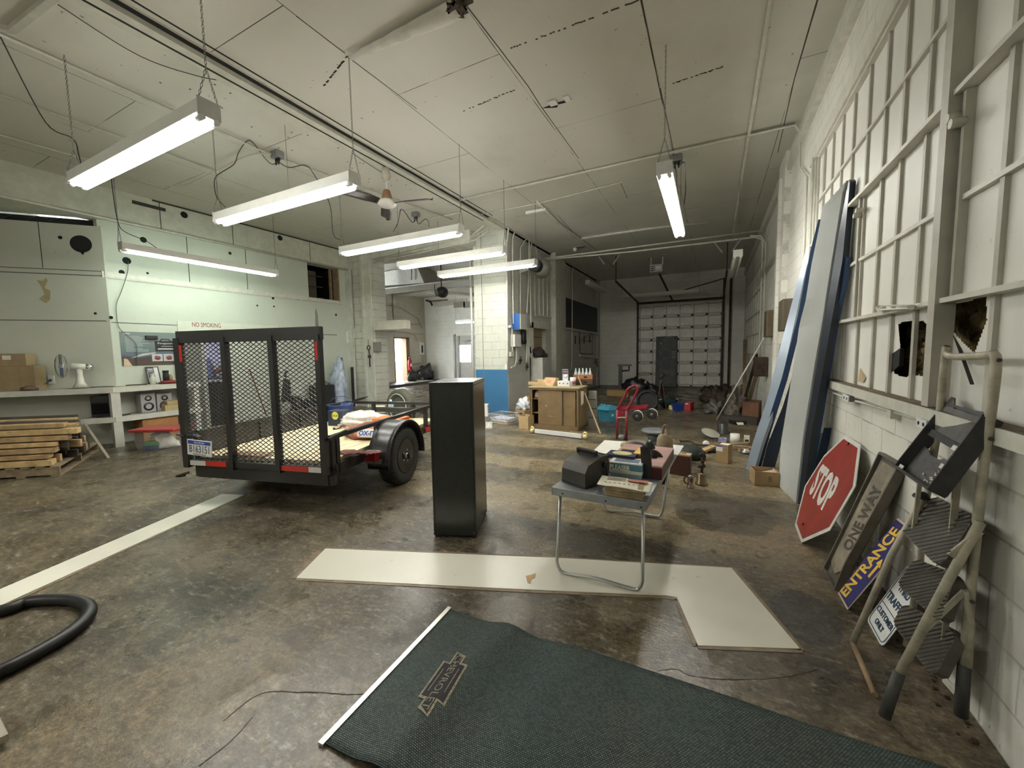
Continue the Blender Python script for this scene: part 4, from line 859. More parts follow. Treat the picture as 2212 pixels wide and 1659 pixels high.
# extra hanging chains / wires
for (x, y, z1, lab) in ((615, 270, 3.4, 'thin wire hanging from the ceiling left of the fan'),):
    p = CZ(x, y); mb = MB(); mb.tube([p, (p.x, p.y, z1)], .003, 4); one(mb, 'hanging_wire', M_chain, lab, 'wire')
p = WY(1242, 520, 11.5); t = T('bulb_holder', 'small pendant bulb holder on the far ceiling', 'bulb holder', p)
mb = MB(); mb.bbox(p.x-.1, p.x+.1, 11.4, 11.6, p.z-.06, p.z+.04); mb.out('box', M_white, t); mb = MB(); mb.tube([p, p-V(0, 0, .2)], .02); mb.out('stem', M_black, t); MB().ball(p-V(0, 0, .25), .06).out('bulb', M_white, t)
MB().tube(smooth_path([p-V(0, 0, .2), p+V(.3, 0, -.2), p+V(.45, 0, 0), p+V(.3, 0, .05)]), .015).out('cord', M_cable, t)
for px, py in ((1298, 562), (1333, 560), (1550, 535), (1592, 530)):
    p = WY(px, py, 13); mb = MB(); d = .12 if px in (1298, 1550) else -.12; mb.bar(p+V(-d, 0, .2), p+V(d, 0, -.15), .05, .03); one(mb, 'conduit_brace', M_pipe, {1298: 'first short slanting brace left of the door opener', 1333: 'second short slanting brace left of the door opener', 1550: 'short slanting brace right of the door opener, left one', 1592: 'short slanting brace above the far right strip light'}[px], 'brace')
# ---- ceiling fan
c = V(-4.69, 4.95, 0); t = T('ceiling_fan', 'old ceiling fan with brown blades and wooden motor cover', 'ceiling fan', (c.x, c.y, 3.95))
MB().lathe([(.02, 4.47), (.05, 4.47), (.075, 4.35), (.05, 4.3), (.05, 4.27), (.02, 4.27)], c, 20).out('canopy_cup', mat('aged_ivory', (.5, .47, .38), .5), t)
mb = MB(); mb.cyl(c+V(0, 0, 4.0), c+V(0, 0, 4.5), .012); mb.out('rod', M_pipe, t)
zf_ = WY(835, 430, 4.95).z
MB().lathe([(.03, zf_+.14), (.05, zf_+.13), (.085, zf_+.0), (.09, zf_-.02), (.02, zf_-.02)], c, 24).out('motor_cover', mat('turned_wood', (.3, .17, .08), .45), t)
MB().lathe([(.02, zf_-.02), (.12, zf_-.025), (.15, zf_-.05), (.15, zf_-.08), (.11, zf_-.12), (.02, zf_-.13)], c, 28).out('motor_housing', mat('cream_motor', (.62, .61, .55), .35), t)
def blade(d):
    d = Vector(d).normalized(); s_ = V(-d.y, d.x, 0); zb = zf_-.07; m_ = MB(frame(c+V(0, 0, zb), d, s_))
    m_.grid(16, 4, lambda u_, v_: (.15+u_*.62, (v_-.5)*(.09+.09*min(1, u_*3))*math.sqrt(max(.02, 1-max(0, u_-.82)**2/.033)), (v_-.5)*.05), True, (0, 0, .008))
    m_.out('fan_blade', mat('dark_walnut', (.035, .025, .02), .3), t)
pr1 = G(935, 430, zf_-.07)-(c+V(0, 0, zf_-.07))
ang = math.atan2(pr1.y, pr1.x)
for k in range(3): a = ang+k*2*PI/3; blade((math.cos(a), math.sin(a), 0))
# ================================================================ utility trailer
ZB = .28
rr = V(-3.26, 2.56, 0); Wt = 1.685; Lt = 2.55
ul = V(-.972, -.235, 0).normalized(); fw = V(-.235, .972, 0).normalized()   # across to the left, forward
MT = Matrix(((ul.x, fw.x, 0, rr.x), (ul.y, fw.y, 0, rr.y), (0, 0, 1, 0), (0, 0, 0, 1)))
t = T('utility_trailer', 'black utility trailer with raised mesh tailgate and pine plank deck', 'trailer', MT @ V(.8, 1.3, 0)); TR = t
zd = .5; zr = .75
mb = MB(MT); mb.box(0, Wt, 0, .06, ZB, .46); mb.box(0, Wt, Lt-.05, Lt, .38, .48); mb.box(0, .05, 0, Lt, .38, .48); mb.box(Wt-.05, Wt, 0, Lt, .38, .48)
for k in range(1, 4): mb.box(0, Wt, Lt*k/4-.02, Lt*k/4+.02, .38, .45)
mb.bar((Wt*.3, Lt, .4), (Wt/2, Lt+1.0, .42), .06, .08); mb.bar((Wt*.7, Lt, .4), (Wt/2, Lt+1.0, .42), .06, .08); mb.bar((Wt/2, Lt+.8, .43), (Wt/2, Lt+1.2, .43), .06, .06)
mb.bar((-.3, 1.0, .33), (Wt+.3, 1.0, .33), .06, .06); mb.out('chassis', M_blk_steel, t)
MB(MT).box(.05, Wt-.05, -.012, 0, ZB+.0, ZB+.17).out('bumper_face', M_blk_steel, t)
m_deck, nt, b = newmat('pine_deck'); 
mpd = N(nt, 'ShaderNodeMapping'); mpd.inputs['Scale'].default_value = (26, 1.5, 1); mpd.inputs['Rotation'].default_value = (0, 0, -math.atan2(fw.x, fw.y)); tcn = N(nt, 'ShaderNodeTexCoord'); nt.links.new(tcn.outputs['Object'], mpd.inputs[0])
nt.links.new(ramp(nt, noise_(nt, mpd.outputs[0], 1, 5, .6), [(.3, (.42, .31, .15)), (.55, (.72, .62, .4)), (.8, (.78, .7, .48))]), b.inputs['Base Color']); b.inputs['Roughness'].default_value = .6
for k in range(10):
    w_ = (Wt-.1)/10; MB(MT).box(.05+k*w_+.003, .05+(k+1)*w_-.003, .02, Lt-.03, .48, .515).out('deck_plank', m_deck, t)
def post(x, y, z1, w_=.05): return MB(MT).box(x-w_/2, x+w_/2, y-w_/2, y+w_/2, ZB+.1, z1).out('post', M_blk_steel, t)
for y in (.03, .1, .82, Lt-.45, Lt-.03): post(.025, y, zr)
for y in (.03, .82, 1.5, Lt-.45, Lt-.03): post(Wt-.025, y, zr)
for x in (.45, 1.15): post(x, Lt-.025, zr)
mb = MB(MT); mb.bar((.025, .02, zr), (.025, Lt, zr), .05, .04); mb.out('side_rail', M_blk_steel, t)
mb = MB(MT); mb.bar((Wt-.025, .02, zr), (Wt-.025, Lt, zr), .05, .04); mb.box(Wt-.03, Wt, .06, Lt, .5, zr-.02); mb.out('side_rail', M_blk_steel, t)
mb = MB(MT); mb.bar((0, Lt-.02, zr), (Wt, Lt-.02, zr), .05, .04); mb.bar((.25, Lt-.08, zr-.1), (Wt*.63, Lt-.08, zr-.1), .05, .07); mb.out('front_rail', M_blk_steel, t)
# tailgate
gz0, gz1 = ZB+.125, 1.80; gy = -.05
MB(MT).box(-.01, Wt+.0, gy-.04, gy+.01, gz1-.11, gz1+.01).out('gate_top_rail', M_blk_steel, t)
MB(MT).box(0, Wt, gy-.03, gy+.01, gz0+.02, gz0+.08).out('gate_bottom_rail', M_blk_steel, t)
gx = [0.0, .54, 1.1, Wt]
for i, x in enumerate(gx):
    w_ = .07 if i == 3 else .05
    a = max(0, x-w_/2) if i else 0; mbx = MB(MT); mbx.box(a, a+w_ if i < 3 else Wt+.03, gy-.05, gy+.01, gz0, gz1-.06); mbx.out('gate_upright', M_blk_steel, t)
for i in range(3):
    xa, xb_ = gx[i]+.02, gx[i+1]-.02; za, zb_ = gz0+.08, gz1-.1; mb = MB(MT); px_, pz_ = .068, .042; sl = pz_/px_
    wd = .0045
    for sg in (1, -1):
        k0 = int((za-sl*(xb_-xa)*1.0-zb_)/pz_)-2
        for k in range(-60, 80):
            c_ = za+k*pz_           # z = c_ + sg*sl*(x-xa)
            P = []
            for x in (xa, xb_):
                z = c_+sg*sl*(x-xa)
                if za <= z <= zb_: P.append((x, z))
            for z in (za, zb_):
                x = xa+sg*(z-c_)/sl
                if xa < x < xb_: P.append((x, z))
            if len(P) >= 2 and abs(P[0][0]-P[1][0]) > .01: mb.bar((P[0][0], gy-.01, P[0][1]), (P[1][0], gy-.01, P[1][1]), .007, .004, up=(0, 1, 0))
    o = mb.out('expanded_mesh', M_blk_steel, t)
M_refl_r = mat('red_reflector', (.5, .03, .02), .3, var=.05); M_refl_w = mat('silver_reflector', (.62, .62, .6), .3, var=.05)
for a, c, m in ((.0, .18, M_refl_w), (.18, .5, M_refl_r), (1.16, 1.42, M_refl_r), (1.42, 1.62, M_refl_w)): MB(MT).box(a+.02, c+.02, gy-.035, gy-.03, gz0+.025, gz0+.075).out('reflective_tape', m, t)
for x in (.01, Wt-.075): MB(MT).box(x, x+.03, gy-.054, gy-.05, gz1-.3, gz1-.13).out('red_reflector', M_refl_r, t)
# plate
c0, c1 = PL(403, 950, MT @ V(0, gy-.08, 0), fw), PL(460, 986, MT @ V(0, gy-.08, 0), fw)
cc = (c0+c1)/2; hw = .155; hh = .08
MP = frame(cc, (-ul)+V(0, 0, -.06), V(0, 0, 1)); 
pl_ = MB(MP); pl_.bbox(-hw, hw, -hh, hh, -.004, .004, .003); pl = pl_.out('licence_plate', M_white, t)
def sub(o_, par): o_.parent = par; o_.location = -wloc(par); return o_
MB(MP @ Matrix.Translation((0, 0, .0045))).box(-hw+.012, hw-.012, hh-.045, hh-.008, 0, .0006).out('blue_band', M_blueink, pl)
text('MICHIGAN', MP @ Matrix.Translation((0, hh-.026, .0055)), .03, M_white, 'plate_state', pl, fit=(.13, .018))
text('B163151', MP @ Matrix.Translation((0, -.012, .0045)), .08, mat('navy_ink', (.02, .03, .09), .5, var=0), 'plate_number', pl, fit=(.25, .075))
text('PERMANENT TRAILER', MP @ Matrix.Translation((0, -.066, .0045)), .02, M_blackink, 'plate_footer', pl, fit=(.16, .01))
mb = MB(MT); mb.lump((Wt-.14, gy-.05, .73), (.09, .025, .03), 4, .4, fl=False); mb.tube([(Wt+.07, gy-.06, .75), (Wt-.03, gy-.06, .74)], .008); mb.out('latch', M_black, t)
mb = MB(MT); mb.tube(smooth_path([(Wt-.05, gy-.06, .36), (Wt+.05, gy-.1, .33), (Wt+.09, gy-.06, .31), (Wt+.02, gy-.05, .32)]), .012); mb.out('hinge', M_rust, t)
mb = MB(MT); mb.bar((-.02, -.06, zr+.0), (-.02, .2, zr+.03), .03, .03); mb.out('gate_latch_bar', M_blk_steel, t)
# wheels and fenders
for sx_, nm in ((-1, 'right'), (1, 'left')):
    xw = -.16 if sx_ < 0 else Wt+.16; yw = .98; R_ = .335
    wr = T('tmp', '', '', (0, 0, 0)); bpy.data.objects.remove(wr)
    mb = MB(MT @ Matrix.Translation((xw, yw, R_)))
    mb.lathe([(.2, -.085), (.24, -.1), (R_-.04, -.1), (R_-.01, -.08), (R_, -.05), (R_, .05), (R_-.01, .08), (R_-.04, .1), (.24, .1), (.2, .085)], (0, 0, 0), 48, 'x')
    for k in range(48):
        a = 2*PI*k/48; 
        for s2 in (-1, 1): mb.bar((s2*.02, math.cos(a)*R_, math.sin(a)*R_), (s2*.085, math.cos(a+.07)*(R_-.004), math.sin(a+.07)*(R_-.004)), .016, .01, up=(0, math.cos(a), math.sin(a)))
    tw = mb.out('tyre', M_rubber, t)
    mb = MB(MT @ Matrix.Translation((xw, yw, R_))); s_ = sx_
    prof = [(.205, s_*.09), (.195, s_*.095), (.185, s_*.04), (.15, s_*.035), (.12, s_*.07), (.05, s_*.075), (.02, s_*.07)]
    mb.lathe(prof, (0, 0, 0), 40, 'x'); mb.lathe([(.2, -.08), (.19, 0), (.2, .08)], (0, 0, 0), 30, 'x'); mb.out('rim', mat('glossy_black_rim', (.015, .015, .015), .18, var=0, spec=.8), tw)
    mb = MB(MT @ Matrix.Translation((xw, yw, R_)))
    for k in range(5): a = 2*PI*k/5; mb.cyl((s_*.07, .07*math.cos(a), .07*math.sin(a)), (s_*.095, .07*math.cos(a), .07*math.sin(a)), .012, n=6)
    mb.cyl((s_*.07, 0, 0), (s_*.11, 0, 0), .035, .03, 16); mb.out('hub', M_steel, tw)
    mb = MB(MT @ Matrix.Translation((xw, yw, R_)))
    for k in range(10): a = 2*PI*k/10+.2; mb.cyl((s_*.0385, .165*math.cos(a), .165*math.sin(a)), (s_*.0405, .165*math.cos(a), .165*math.sin(a)), .016, n=12)
    mb.out('vent_hole', M_dark, tw)
    # fender
    mb = MB(MT @ Matrix.Translation((xw-s_*.02, yw, R_))); n = 26; Rf = .42; x0_, x1_ = (-.13, .13)
    def fp(u_, v_):
        a = PI+.12-(PI+.24)*u_; x = x0_+(x1_-x0_)*v_
        return (x, math.cos(a)*Rf*1.02, max(-.12, math.sin(a)*Rf))
    mb.grid(n, 5, fp, True, (0, 0, .006))
    xo = x0_ if s_ < 0 else x1_
    mb.tube([fp(i/n, 0 if s_ < 0 else 1) for i in range(n+1)], .012, 6)
    P = [Vector(fp(i/n, 0 if s_ < 0 else 1)) for i in range(n+1)]
    mb.out('fender', M_blk_steel, t)
# tail light
p = G(803, 990, .44); q = MT.inverted() @ p
mb = MB(MT); mb.box(-.2, .0, .52, .55, .36, .4); mb.box(-.2, -.05, .42, .54, .5, .507); mb.out('light_bracket', M_grey, t)
MB(MT).bbox(-.185, -.06, .44, .52, .4, .5, .01).out('tail_light', mat('red_lens', (.25, .01, .01), .15, var=0), t)
MB(MT).box(-.02, 0, Lt-.55, Lt-.2, .40, .46).out('red_marker', M_refl_r, t)
# load on the deck
def on_deck(px, py, z=.515): return G(px, py, z)
p = on_deck(757, 985); mb = MB()
mb.grid(24, 8, lambda u_, v_: (p+(MT.to_3x3() @ V(-.18+.42*u_-.1*v_, .02+.13*v_+.03*math.sin(u_*9), 0))+V(0, 0, .008+.02*abs(noise.noise(V(u_*9, v_*4, 2))+.25*math.sin(u_*17)))), True, (0, 0, .006))
one(mb, 'shop_rag', mat('maroon_rag', (.16, .05, .045), .9, var=.5, scale=25), 'crumpled maroon rag on the trailer deck near the wheel', 'rag')
p = on_deck(790, 950); pm = p+fw*.22+ul*.05
mb = MB(frame(pm, -ul, fw)); mb.lump((0, 0, 0), (.36, .25, .1), 3, .22, 32, 18); o = one(mb, 'absorbent_bag', mat('red_brown_plastic_bag', (.3, .1, .06), .3, var=.3, scale=10), 'reddish brown plastic sack with blue and white print on the trailer deck', 'sack')
Mp_ = frame(pm-fw*.262+V(0, 0, .085)-ul*.1, -ul, V(0, 0, 1)+fw*.5)
mb = MB(Mp_); mb.bbox(-.13, .15, -.045, .06, -.03, .004, .015); mb.out('printed_panel', M_white, o)
text('OX-IT', Mp_ @ Matrix.Translation((0, .005, .006)), .07, M_blueink, 'print', o, fit=(.22, .06), bold=.002)
p = on_deck(760, 925)+fw*.3
mb = MB(frame(p, -ul, fw)); mb.lump((-.05, 0, .0), (.4, .26, .12), 8, .22, 32, 18); one(mb, 'clear_plastic_bag', mat('crinkled_clear_plastic', (.62, .6, .55), .12, var=.25, scale=12, spec=.9), 'crinkled clear plastic sack behind the red brown one on the trailer', 'sack')
p = on_deck(830, 915, .6); mb = MB(frame(V(p.x, p.y, .515)+fw*.2, -ul, fw)); mb.bbox(-.22, .2, -.15, .15, .07, .14, .015); one(mb, 'orange_tray', mat('bright_orange', (.8, .17, .04), .5, var=.08), 'bright orange flat thing on top of the plastic sacks', 'tray')
p = on_deck(805, 900); mb = MB(frame(V(p.x, p.y, .515)+fw*.35, -ul, fw)); mb.bbox(-.16, .0, -.05, .05, 0, .13, .01); one(mb, 'cream_carton', mat('cream_carton', (.7, .62, .45), .7), 'small cream carton on the trailer beside the clear bottle', 'carton')
mb = MB(frame(V(p.x, p.y, .515)+fw*.35, -ul, fw)); mb.lathe([(.01, 0), (.04, 0), (.045, .13), (.03, .17), (.02, .2), (.02, .23), (.01, .23)], (.08, .1, 0), 16); one(mb, 'spray_bottle', mat('pale_blue_bottle', (.45, .6, .65), .15, var=.1), 'pale blue plastic bottle standing behind the sacks on the trailer', 'bottle')
p = on_deck(715, 950); mb = MB(); a = on_deck(722, 928); c = on_deck(737, 920); mb.tube(smooth_path([a, a+V(.05, .05, .02), c, c+V(.1, .02, .01)]), .008); mb.ball(a+V(0, 0, .01), .02); mb.ball(c+V(0, 0, .012), .025, sq=(1, 1.5, .6)); one(mb, 'bent_lever', M_rust, 'small bent metal lever on the trailer deck near the mesh', 'lever')
p = on_deck(515, 990); mb = MB(); mb.grid(20, 10, lambda u_, v_: p+(MT.to_3x3() @ V(.25-.5*u_, .04+.16*v_, 0))+V(0, 0, .01+.03*abs(noise.noise(V(u_*7, v_*4, 9)))), True, (0, 0, .006)); one(mb, 'tan_glove', mat('tan_cloth', (.25, .17, .1), .9, var=.3), 'dirty tan cloth on the trailer deck behind the tailgate mesh', 'cloth')
# tool box and bucket on the far side of the trailer
F_ = Fr(703, 935, 750, 915, 870, .4, 0); 
p = G(735, 900, .3)
mb = MB(frame(MT @ V(Wt+.35, 1.9, 0), -ul, fw)); mb.bbox(-.25, .25, -.3, .3, 0, .4, .03); o = one(mb, 'black_tote', M_black, 'black box with a yellow octagonal sticker beside the trailer', 'box')
mb = MB(frame(MT @ V(Wt-.0, 1.75, 0), -ul, fw)); 
q = PL(724, 898, MT @ V(0, 1.7, 0), fw); Mq = frame(q, -ul, V(0, 0, 1))
oc = MB(Mq); oc.prism([(.055*math.cos(PI/8+k*PI/4), .06*math.sin(PI/8+k*PI/4), 0) for k in range(8)], (0, 0, .006)); 
tt = T('oil_box', 'dark carton with a yellow and black octagonal label, seen through the trailer rail', 'carton', q)
MB(Mq).bbox(-.13, .12, -.16, .07, -.2, -.002, .01).out('carton', mat('dark_blue_carton', (.02, .03, .06), .5), tt); sub(oc.out('label_patch', mat('yellow_label', (.65, .6, .1), .5), None), tt)
text('EX-8', Mq @ Matrix.Translation((0, 0, .007)), .05, M_blackink, 'label_print', tt, fit=(.08, .03))
q = MT @ V(Wt-.15, 2.2, .515); mb = MB(frame(q, -ul, fw)); mb.lathe([(.02, 0), (.17, 0), (.2, .24), (.2, .25), (.18, .25), (.16, .05), (.02, .04)], (0, 0, 0), 28); mb.tube(arc((0, 0, .25), .2, 0, PI, 14, V(1, 0, 0), V(0, .3, .6)), .005); one(mb, 'blue_basin', mat('navy_plastic', (.02, .04, .14), .35), 'dark blue tub with a wire handle at the far side of the trailer', 'tub')
q = PL(772, 862, MT @ V(0, 2.4, 0), fw); mb = MB(); mb.prism([PL(x, y, MT @ V(0, 2.5, 0), fw) for x, y in ((758, 866), (776, 860), (790, 857), (780, 863), (772, 866))], fw*.1); one(mb, 'black_board', M_black, 'black slanting board lying on the far left corner of the trailer', 'board')
q = WY(762, 830, YP-.15); mb = MB(); mb.bar((WY(760, 793, YP-.1).x, YP-.1, 0), (WY(760, 793, YP-.1).x, YP-.1, WY(760, 793, YP-.1).z), .07, .04); one(mb, 'dark_post', M_blk_steel, 'dark upright bar leaning against the block pier', 'bar')
# ================================================================ steel filing cabinet
F_ = Fr(937, 1160, 1030, 1163, 822, .56)
t = T('filing_cabinet', 'tall black four drawer height steel cabinet standing alone, back towards the photographer', 'cabinet', F_.c)
mc = mat('black_wrinkle_steel', (.034, .037, .034), .24, .2, .1, 30, spec=.6)
a = G(937, 1160); c = G(1030, 1163); e = G(1048, 1108)
u = (c-a).normalized(); vv = V(-u.y, u.x, 0); Wc = (c-a).length; Dc = (e-c).dot(vv); Hc_ = 1.31
Mc = Matrix(((u.x, vv.x, 0, a.x), (u.y, vv.y, 0, a.y), (0, 0, 1, 0), (0, 0, 0, 1)))
MB(Mc).bbox(0, Wc, 0, Dc, .015, Hc_, .008).out('body', mc, t)
mb = MB(Mc)
for z in (.03, Hc_-.03): mb.box(-.002, Wc+.002, -.002, Dc+.002, z-.0015, z+.0015)
mb.box(.015, .018, -.002, 0, .03, Hc_-.03); mb.box(Wc-.018, Wc-.015, -.002, 0, .03, Hc_-.03); mb.out('seam', M_dark, t)
for x in (.02, Wc-.02):
    for y in (.02, Dc-.02): MB(Mc).cyl((x, y, 0), (x, y, .02), .014).out('foot', M_rubber, t)
for k in range(4): z0_ = .05+k*.315; dr = MB(Mc).bbox(.015, Wc-.015, Dc, Dc+.012, z0_, z0_+.3, .005); dr = dr.out('drawer', mc, t); MB(Mc).bbox(Wc/2-.05, Wc/2+.05, Dc+.012, Dc+.03, z0_+.2, z0_+.215, .003).out('handle', M_steel, dr)
MB(Mc).box(Wc-.022, Wc-.015, -.003, 0, .035, .055).out('rivet', M_steel, t)
# ================================================================ mat with the emblem, lower right
matm, nt, b = newmat('woven_green_mat')
a = G(970, 1318); c = G(697, 1608); e = G(2000, 1646)
um = (e-a).normalized(); vm = (c-a).normalized(); Lm = 3.6; wm = (c-a).length
tcn = N(nt, 'ShaderNodeTexCoord'); mpm = N(nt, 'ShaderNodeMapping', vector_type='POINT'); mpm.inputs['Rotation'].default_value = (0, 0, -math.atan2(um.y, um.x)); nt.links.new(tcn.outputs['Object'], mpm.inputs[0])
br = N(nt, 'ShaderNodeTexBrick', offset=.5); br.inputs['Scale'].default_value = 1; br.inputs['Brick Width'].default_value = .011; br.inputs['Row Height'].default_value = .0075; br.inputs['Mortar Size'].default_value = .0018; br.inputs['Mortar Smooth'].default_value = .9
br.inputs['Color1'].default_value = (.15, .185, .165, 1); br.inputs['Color2'].default_value = (.075, .1, .09, 1); br.inputs['Mortar'].default_value = (.012, .015, .012, 1)
nt.links.new(mpm.outputs[0], br.inputs['Vector'])
cl = mixc(nt, br.outputs['Color'], (.8, 1.0, 1.05), ramp(nt, noise_(nt, tcn.outputs['Object'], 2.2, 4), [(.4, (0,)*3), (.65, (1,)*3)]), 'MULTIPLY')
nt.links.new(cl, b.inputs['Base Color']); b.inputs['Roughness'].default_value = .55; b.inputs['Specular IOR Level'].default_value = .35
inv = N(nt, 'ShaderNodeMath', operation='SUBTRACT'); inv.inputs[0].default_value = 1; nt.links.new(br.outputs['Fac'], inv.inputs[1]); bump_(nt, b, inv.outputs[0], 1, .004)
t = T('floor_mat', 'dark green woven runner mat with a metal edge strip and emblem, in front', 'mat', a+um*1.5+vm*.5)
def mz(s_): return .004+.034*math.exp(-((s_-.42)/.1)**2)+.012*math.exp(-((s_-.8)/.16)**2)+.004*math.sin(s_*5)**2
def mp_(s_, r_): return a+um*s_+vm*(r_+.012*math.sin(s_*4)*(1-r_/wm))+V(0, 0, mz(s_+.12*(r_/wm)))
mb = MB(); mb.grid(160, 20, lambda u_, v_: mp_(u_*Lm, v_*wm), True, (0, 0, .005)); mb.out('woven_field', matm, t)
mb = MB(); mb.bar(a-vm*.01+V(0, 0, .009), c+vm*.01+V(0, 0, .009), .026, .012); mb.out('edge_strip', mat('brushed_strip', (.62, .61, .55), .35, .8, .05), t)
mb = MB(); mb.bar(a-um*-.02+V(0, 0, .004), c+um*.02+V(0, 0, .004), .03, .008); mb.out('edge_channel', M_blk_steel, t)
# emblem
e0, e1 = G(1000, 1412, .02), G(909, 1557, .02); ec = (e0+e1)/2; xd = -(e0-e1).normalized(); yd = V(-xd.y, xd.x, 0)
if yd.dot(um) < 0: yd = -yd
if xd.cross(yd).z < 0: xd = xd
Me = frame(ec, xd, yd)
s_c = (ec-a).dot(um); Me.translation.z = mz(s_c+.06)+.009
hl = (e0-e1).length/2; 
def bow(k, g=0): 
    L_, h1, h2, w2, sl = hl+g, .034*k+g, .072*k+g, .115+g, .03
    return [(-L_+sl, h1, 0), (-w2, h1, 0), (-w2+.01, h2, 0), (w2+.01, h2, 0), (w2, h1, 0), (L_, h1, 0), (L_-sl, -h1, 0), (w2, -h1, 0), (w2-.01, -h2, 0), (-w2-.01, -h2, 0), (-w2, -h1, 0), (-L_, -h1, 0)]
M_tanth = mat('tan_thread', (.3, .26, .18), .9, var=.5, scale=90)
mb = MB(Me); mb.prism(bow(1), (0, 0, .0015)); em = mb.out('emblem', M_tanth, t)
mb = MB(Me @ Matrix.Translation((0, 0, .0016))); mb.prism(bow(1, -.011), (0, 0, .001)); mb.out('emblem_field', mat('charcoal_thread', (.03, .03, .035), .9, var=.2), em)
text('CHEVROLET', Me @ Matrix.Translation((0, 0, .0028)), .05, M_tanth, 'emblem_lettering', em, fit=(hl*1.72, .036), bold=-.0003)
mb = MB(Me @ Matrix.Translation((0, 0, .003)))
for y in (.042, -.042): mb.box(-.07, .07, y-.002, y+.002, 0, .0008)
mb.out('emblem_bar', M_tanth, em)
for o_ in [em]+list(em.children):
    b2_ = bmesh.new(); b2_.from_mesh(o_.data); bmesh.ops.triangulate(b2_, faces=b2_.faces)
    if len(b2_.faces) < 200: bmesh.ops.subdivide_edges(b2_, edges=[e_ for e_ in b2_.edges if e_.calc_length() > .015], cuts=7, use_grid_fill=True)
    b2_.to_mesh(o_.data); b2_.free()
    for v_ in o_.data.vertices:
        p_ = v_.co-a; s_ = p_.dot(um); r_ = p_.dot(vm); v_.co.z = mz(s_+.12*(r_/wm))+.0065+(v_.co.z-Me.translation.z)
# ================================================================ black hose on the floor, left
H = smooth_path([G(-160, 1345, .035), G(0, 1320, .035), G(60, 1300, .035), G(120, 1295, .035), G(165, 1298, .035), G(192, 1312, .035), G(186, 1335, .035), G(150, 1368, .035), G(90, 1405, .035), G(30, 1437, .035), G(-20, 1462, .035), G(-120, 1530, .035)], 26)
rr_ = [.033+.0022*math.cos(PI*i) for i in range(len(H))]
one(MB().tube(H, rr_, 14), 'ribbed_hose', mat('black_rubber_hose', (.018, .018, .017), .45, var=.1), 'thick black ribbed hose looping across the floor at lower left', 'hose')
mb = MB(); P = [G(-10, 1540, .02), G(20, 1600, .02), G(-12, 1615, .02), G(-60, 1570, .02)]; mb.prism(P, (0, 0, .03)); one(mb, 'ribbed_trim', mat('ribbed_cream', (.4, .36, .28), .6), 'corner of a pale ribbed object at the bottom left edge', 'object')
# ================================================================ folding table with its load
TZ = .605
A_, B_, C_, D_ = G(1192, 1052, TZ), G(1396, 1086, TZ), G(1443, 966, TZ), G(1300, 950, TZ)
u = (B_-A_).normalized(); vv = V(-u.y, u.x, 0); TW = (B_-A_).length; TD = (C_-B_).dot(vv)
Mt = Matrix(((u.x, vv.x, 0, A_.x), (u.y, vv.y, 0, A_.y), (0, 0, 1, 0), (0, 0, 0, 1)))
t = T('folding_table', 'grey aluminium folding camp table on bent tube legs, standing on the white floor strip', 'table', Mt @ V(TW/2, TD/2, 0))
m_top = mat('scuffed_aluminium', (.42, .45, .47), .38, .7, .25, 6)
MB(Mt).bbox(0, TW, 0, TD, TZ-.008, TZ, .003).out('table_top', m_top, t)
mb = MB(Mt)
for q in ((0, TW, 0, .004), (0, TW, TD-.004, TD), (0, .004, 0, TD), (TW-.004, TW, 0, TD)): mb.box(q[0], q[1], q[2], q[3], TZ-.055, TZ-.004)
mb.box(0, TW, TD/2-.004, TD/2+.004, TZ-.05, TZ-.006); mb.out('edge_frame', m_top, t)
mb = MB(Mt)
for x in (.08, .38, TW-.03): mb.cyl((x, -.001, TZ-.035), (x, .001, TZ-.035), .006, n=8)
mb.out('rivet', M_dark, t)
iM = Mt.inverted()
def leg(pt, foot, bow_):
    (ax, ay), (bx, by) = pt; f0, f1 = [iM @ G(*p) for p in foot]
    P = [(ax, ay, TZ-.03)] + [Vector((ax, ay, TZ-.03)).lerp(Vector((f0.x, f0.y, .09)), 1.0)]
    n0, n1 = V(f0.x, f0.y, 0), V(f1.x, f1.y, 0); d = (n1-n0).normalized()
    P += [n0+d*.015+V(0, 0, .04), n0+d*.06+V(0, 0, .015), n0.lerp(n1, .5)+V(0, bow_, .028), n1-d*.06+V(0, 0, .015), n1-d*.015+V(0, 0, .04), n1+V(0, 0, .09), (bx, by, TZ-.03)]
    P2 = [P[0], P[1]]+smooth_path(P[1:-1], 5)[1:]+[P[-1]]
    MB(Mt).tube(P2, .0115, 10).out('leg_loop', M_alu, t)
leg(((.04, .06), (TW-.03, .06)), ((1203, 1238), (1388, 1282)), .0)
leg(((.06, TD-.35), (TW-.03, TD-.3)), ((1304, 1104), (1431, 1121)), .0)
mb = MB(Mt); mb.bar((TW-.03, .08, TZ-.05), (TW-.03, .5, TZ-.05), .012, .006); mb.bar((TW-.03, TD-.3, TZ-.06), (TW-.03, TD-.75, TZ-.06), .012, .006); mb.out('brace', M_alu, t)
mb = MB(Mt); mb.prism([(TW-.02, TD-.28, TZ+.0), (TW+.03, TD-.28, TZ+.0), (TW+.045, TD+.02, TZ+.02), (TW-.05, TD+.02, TZ+.02)], (0, 0, .006)); mb.out('corner_bracket', M_white, t)
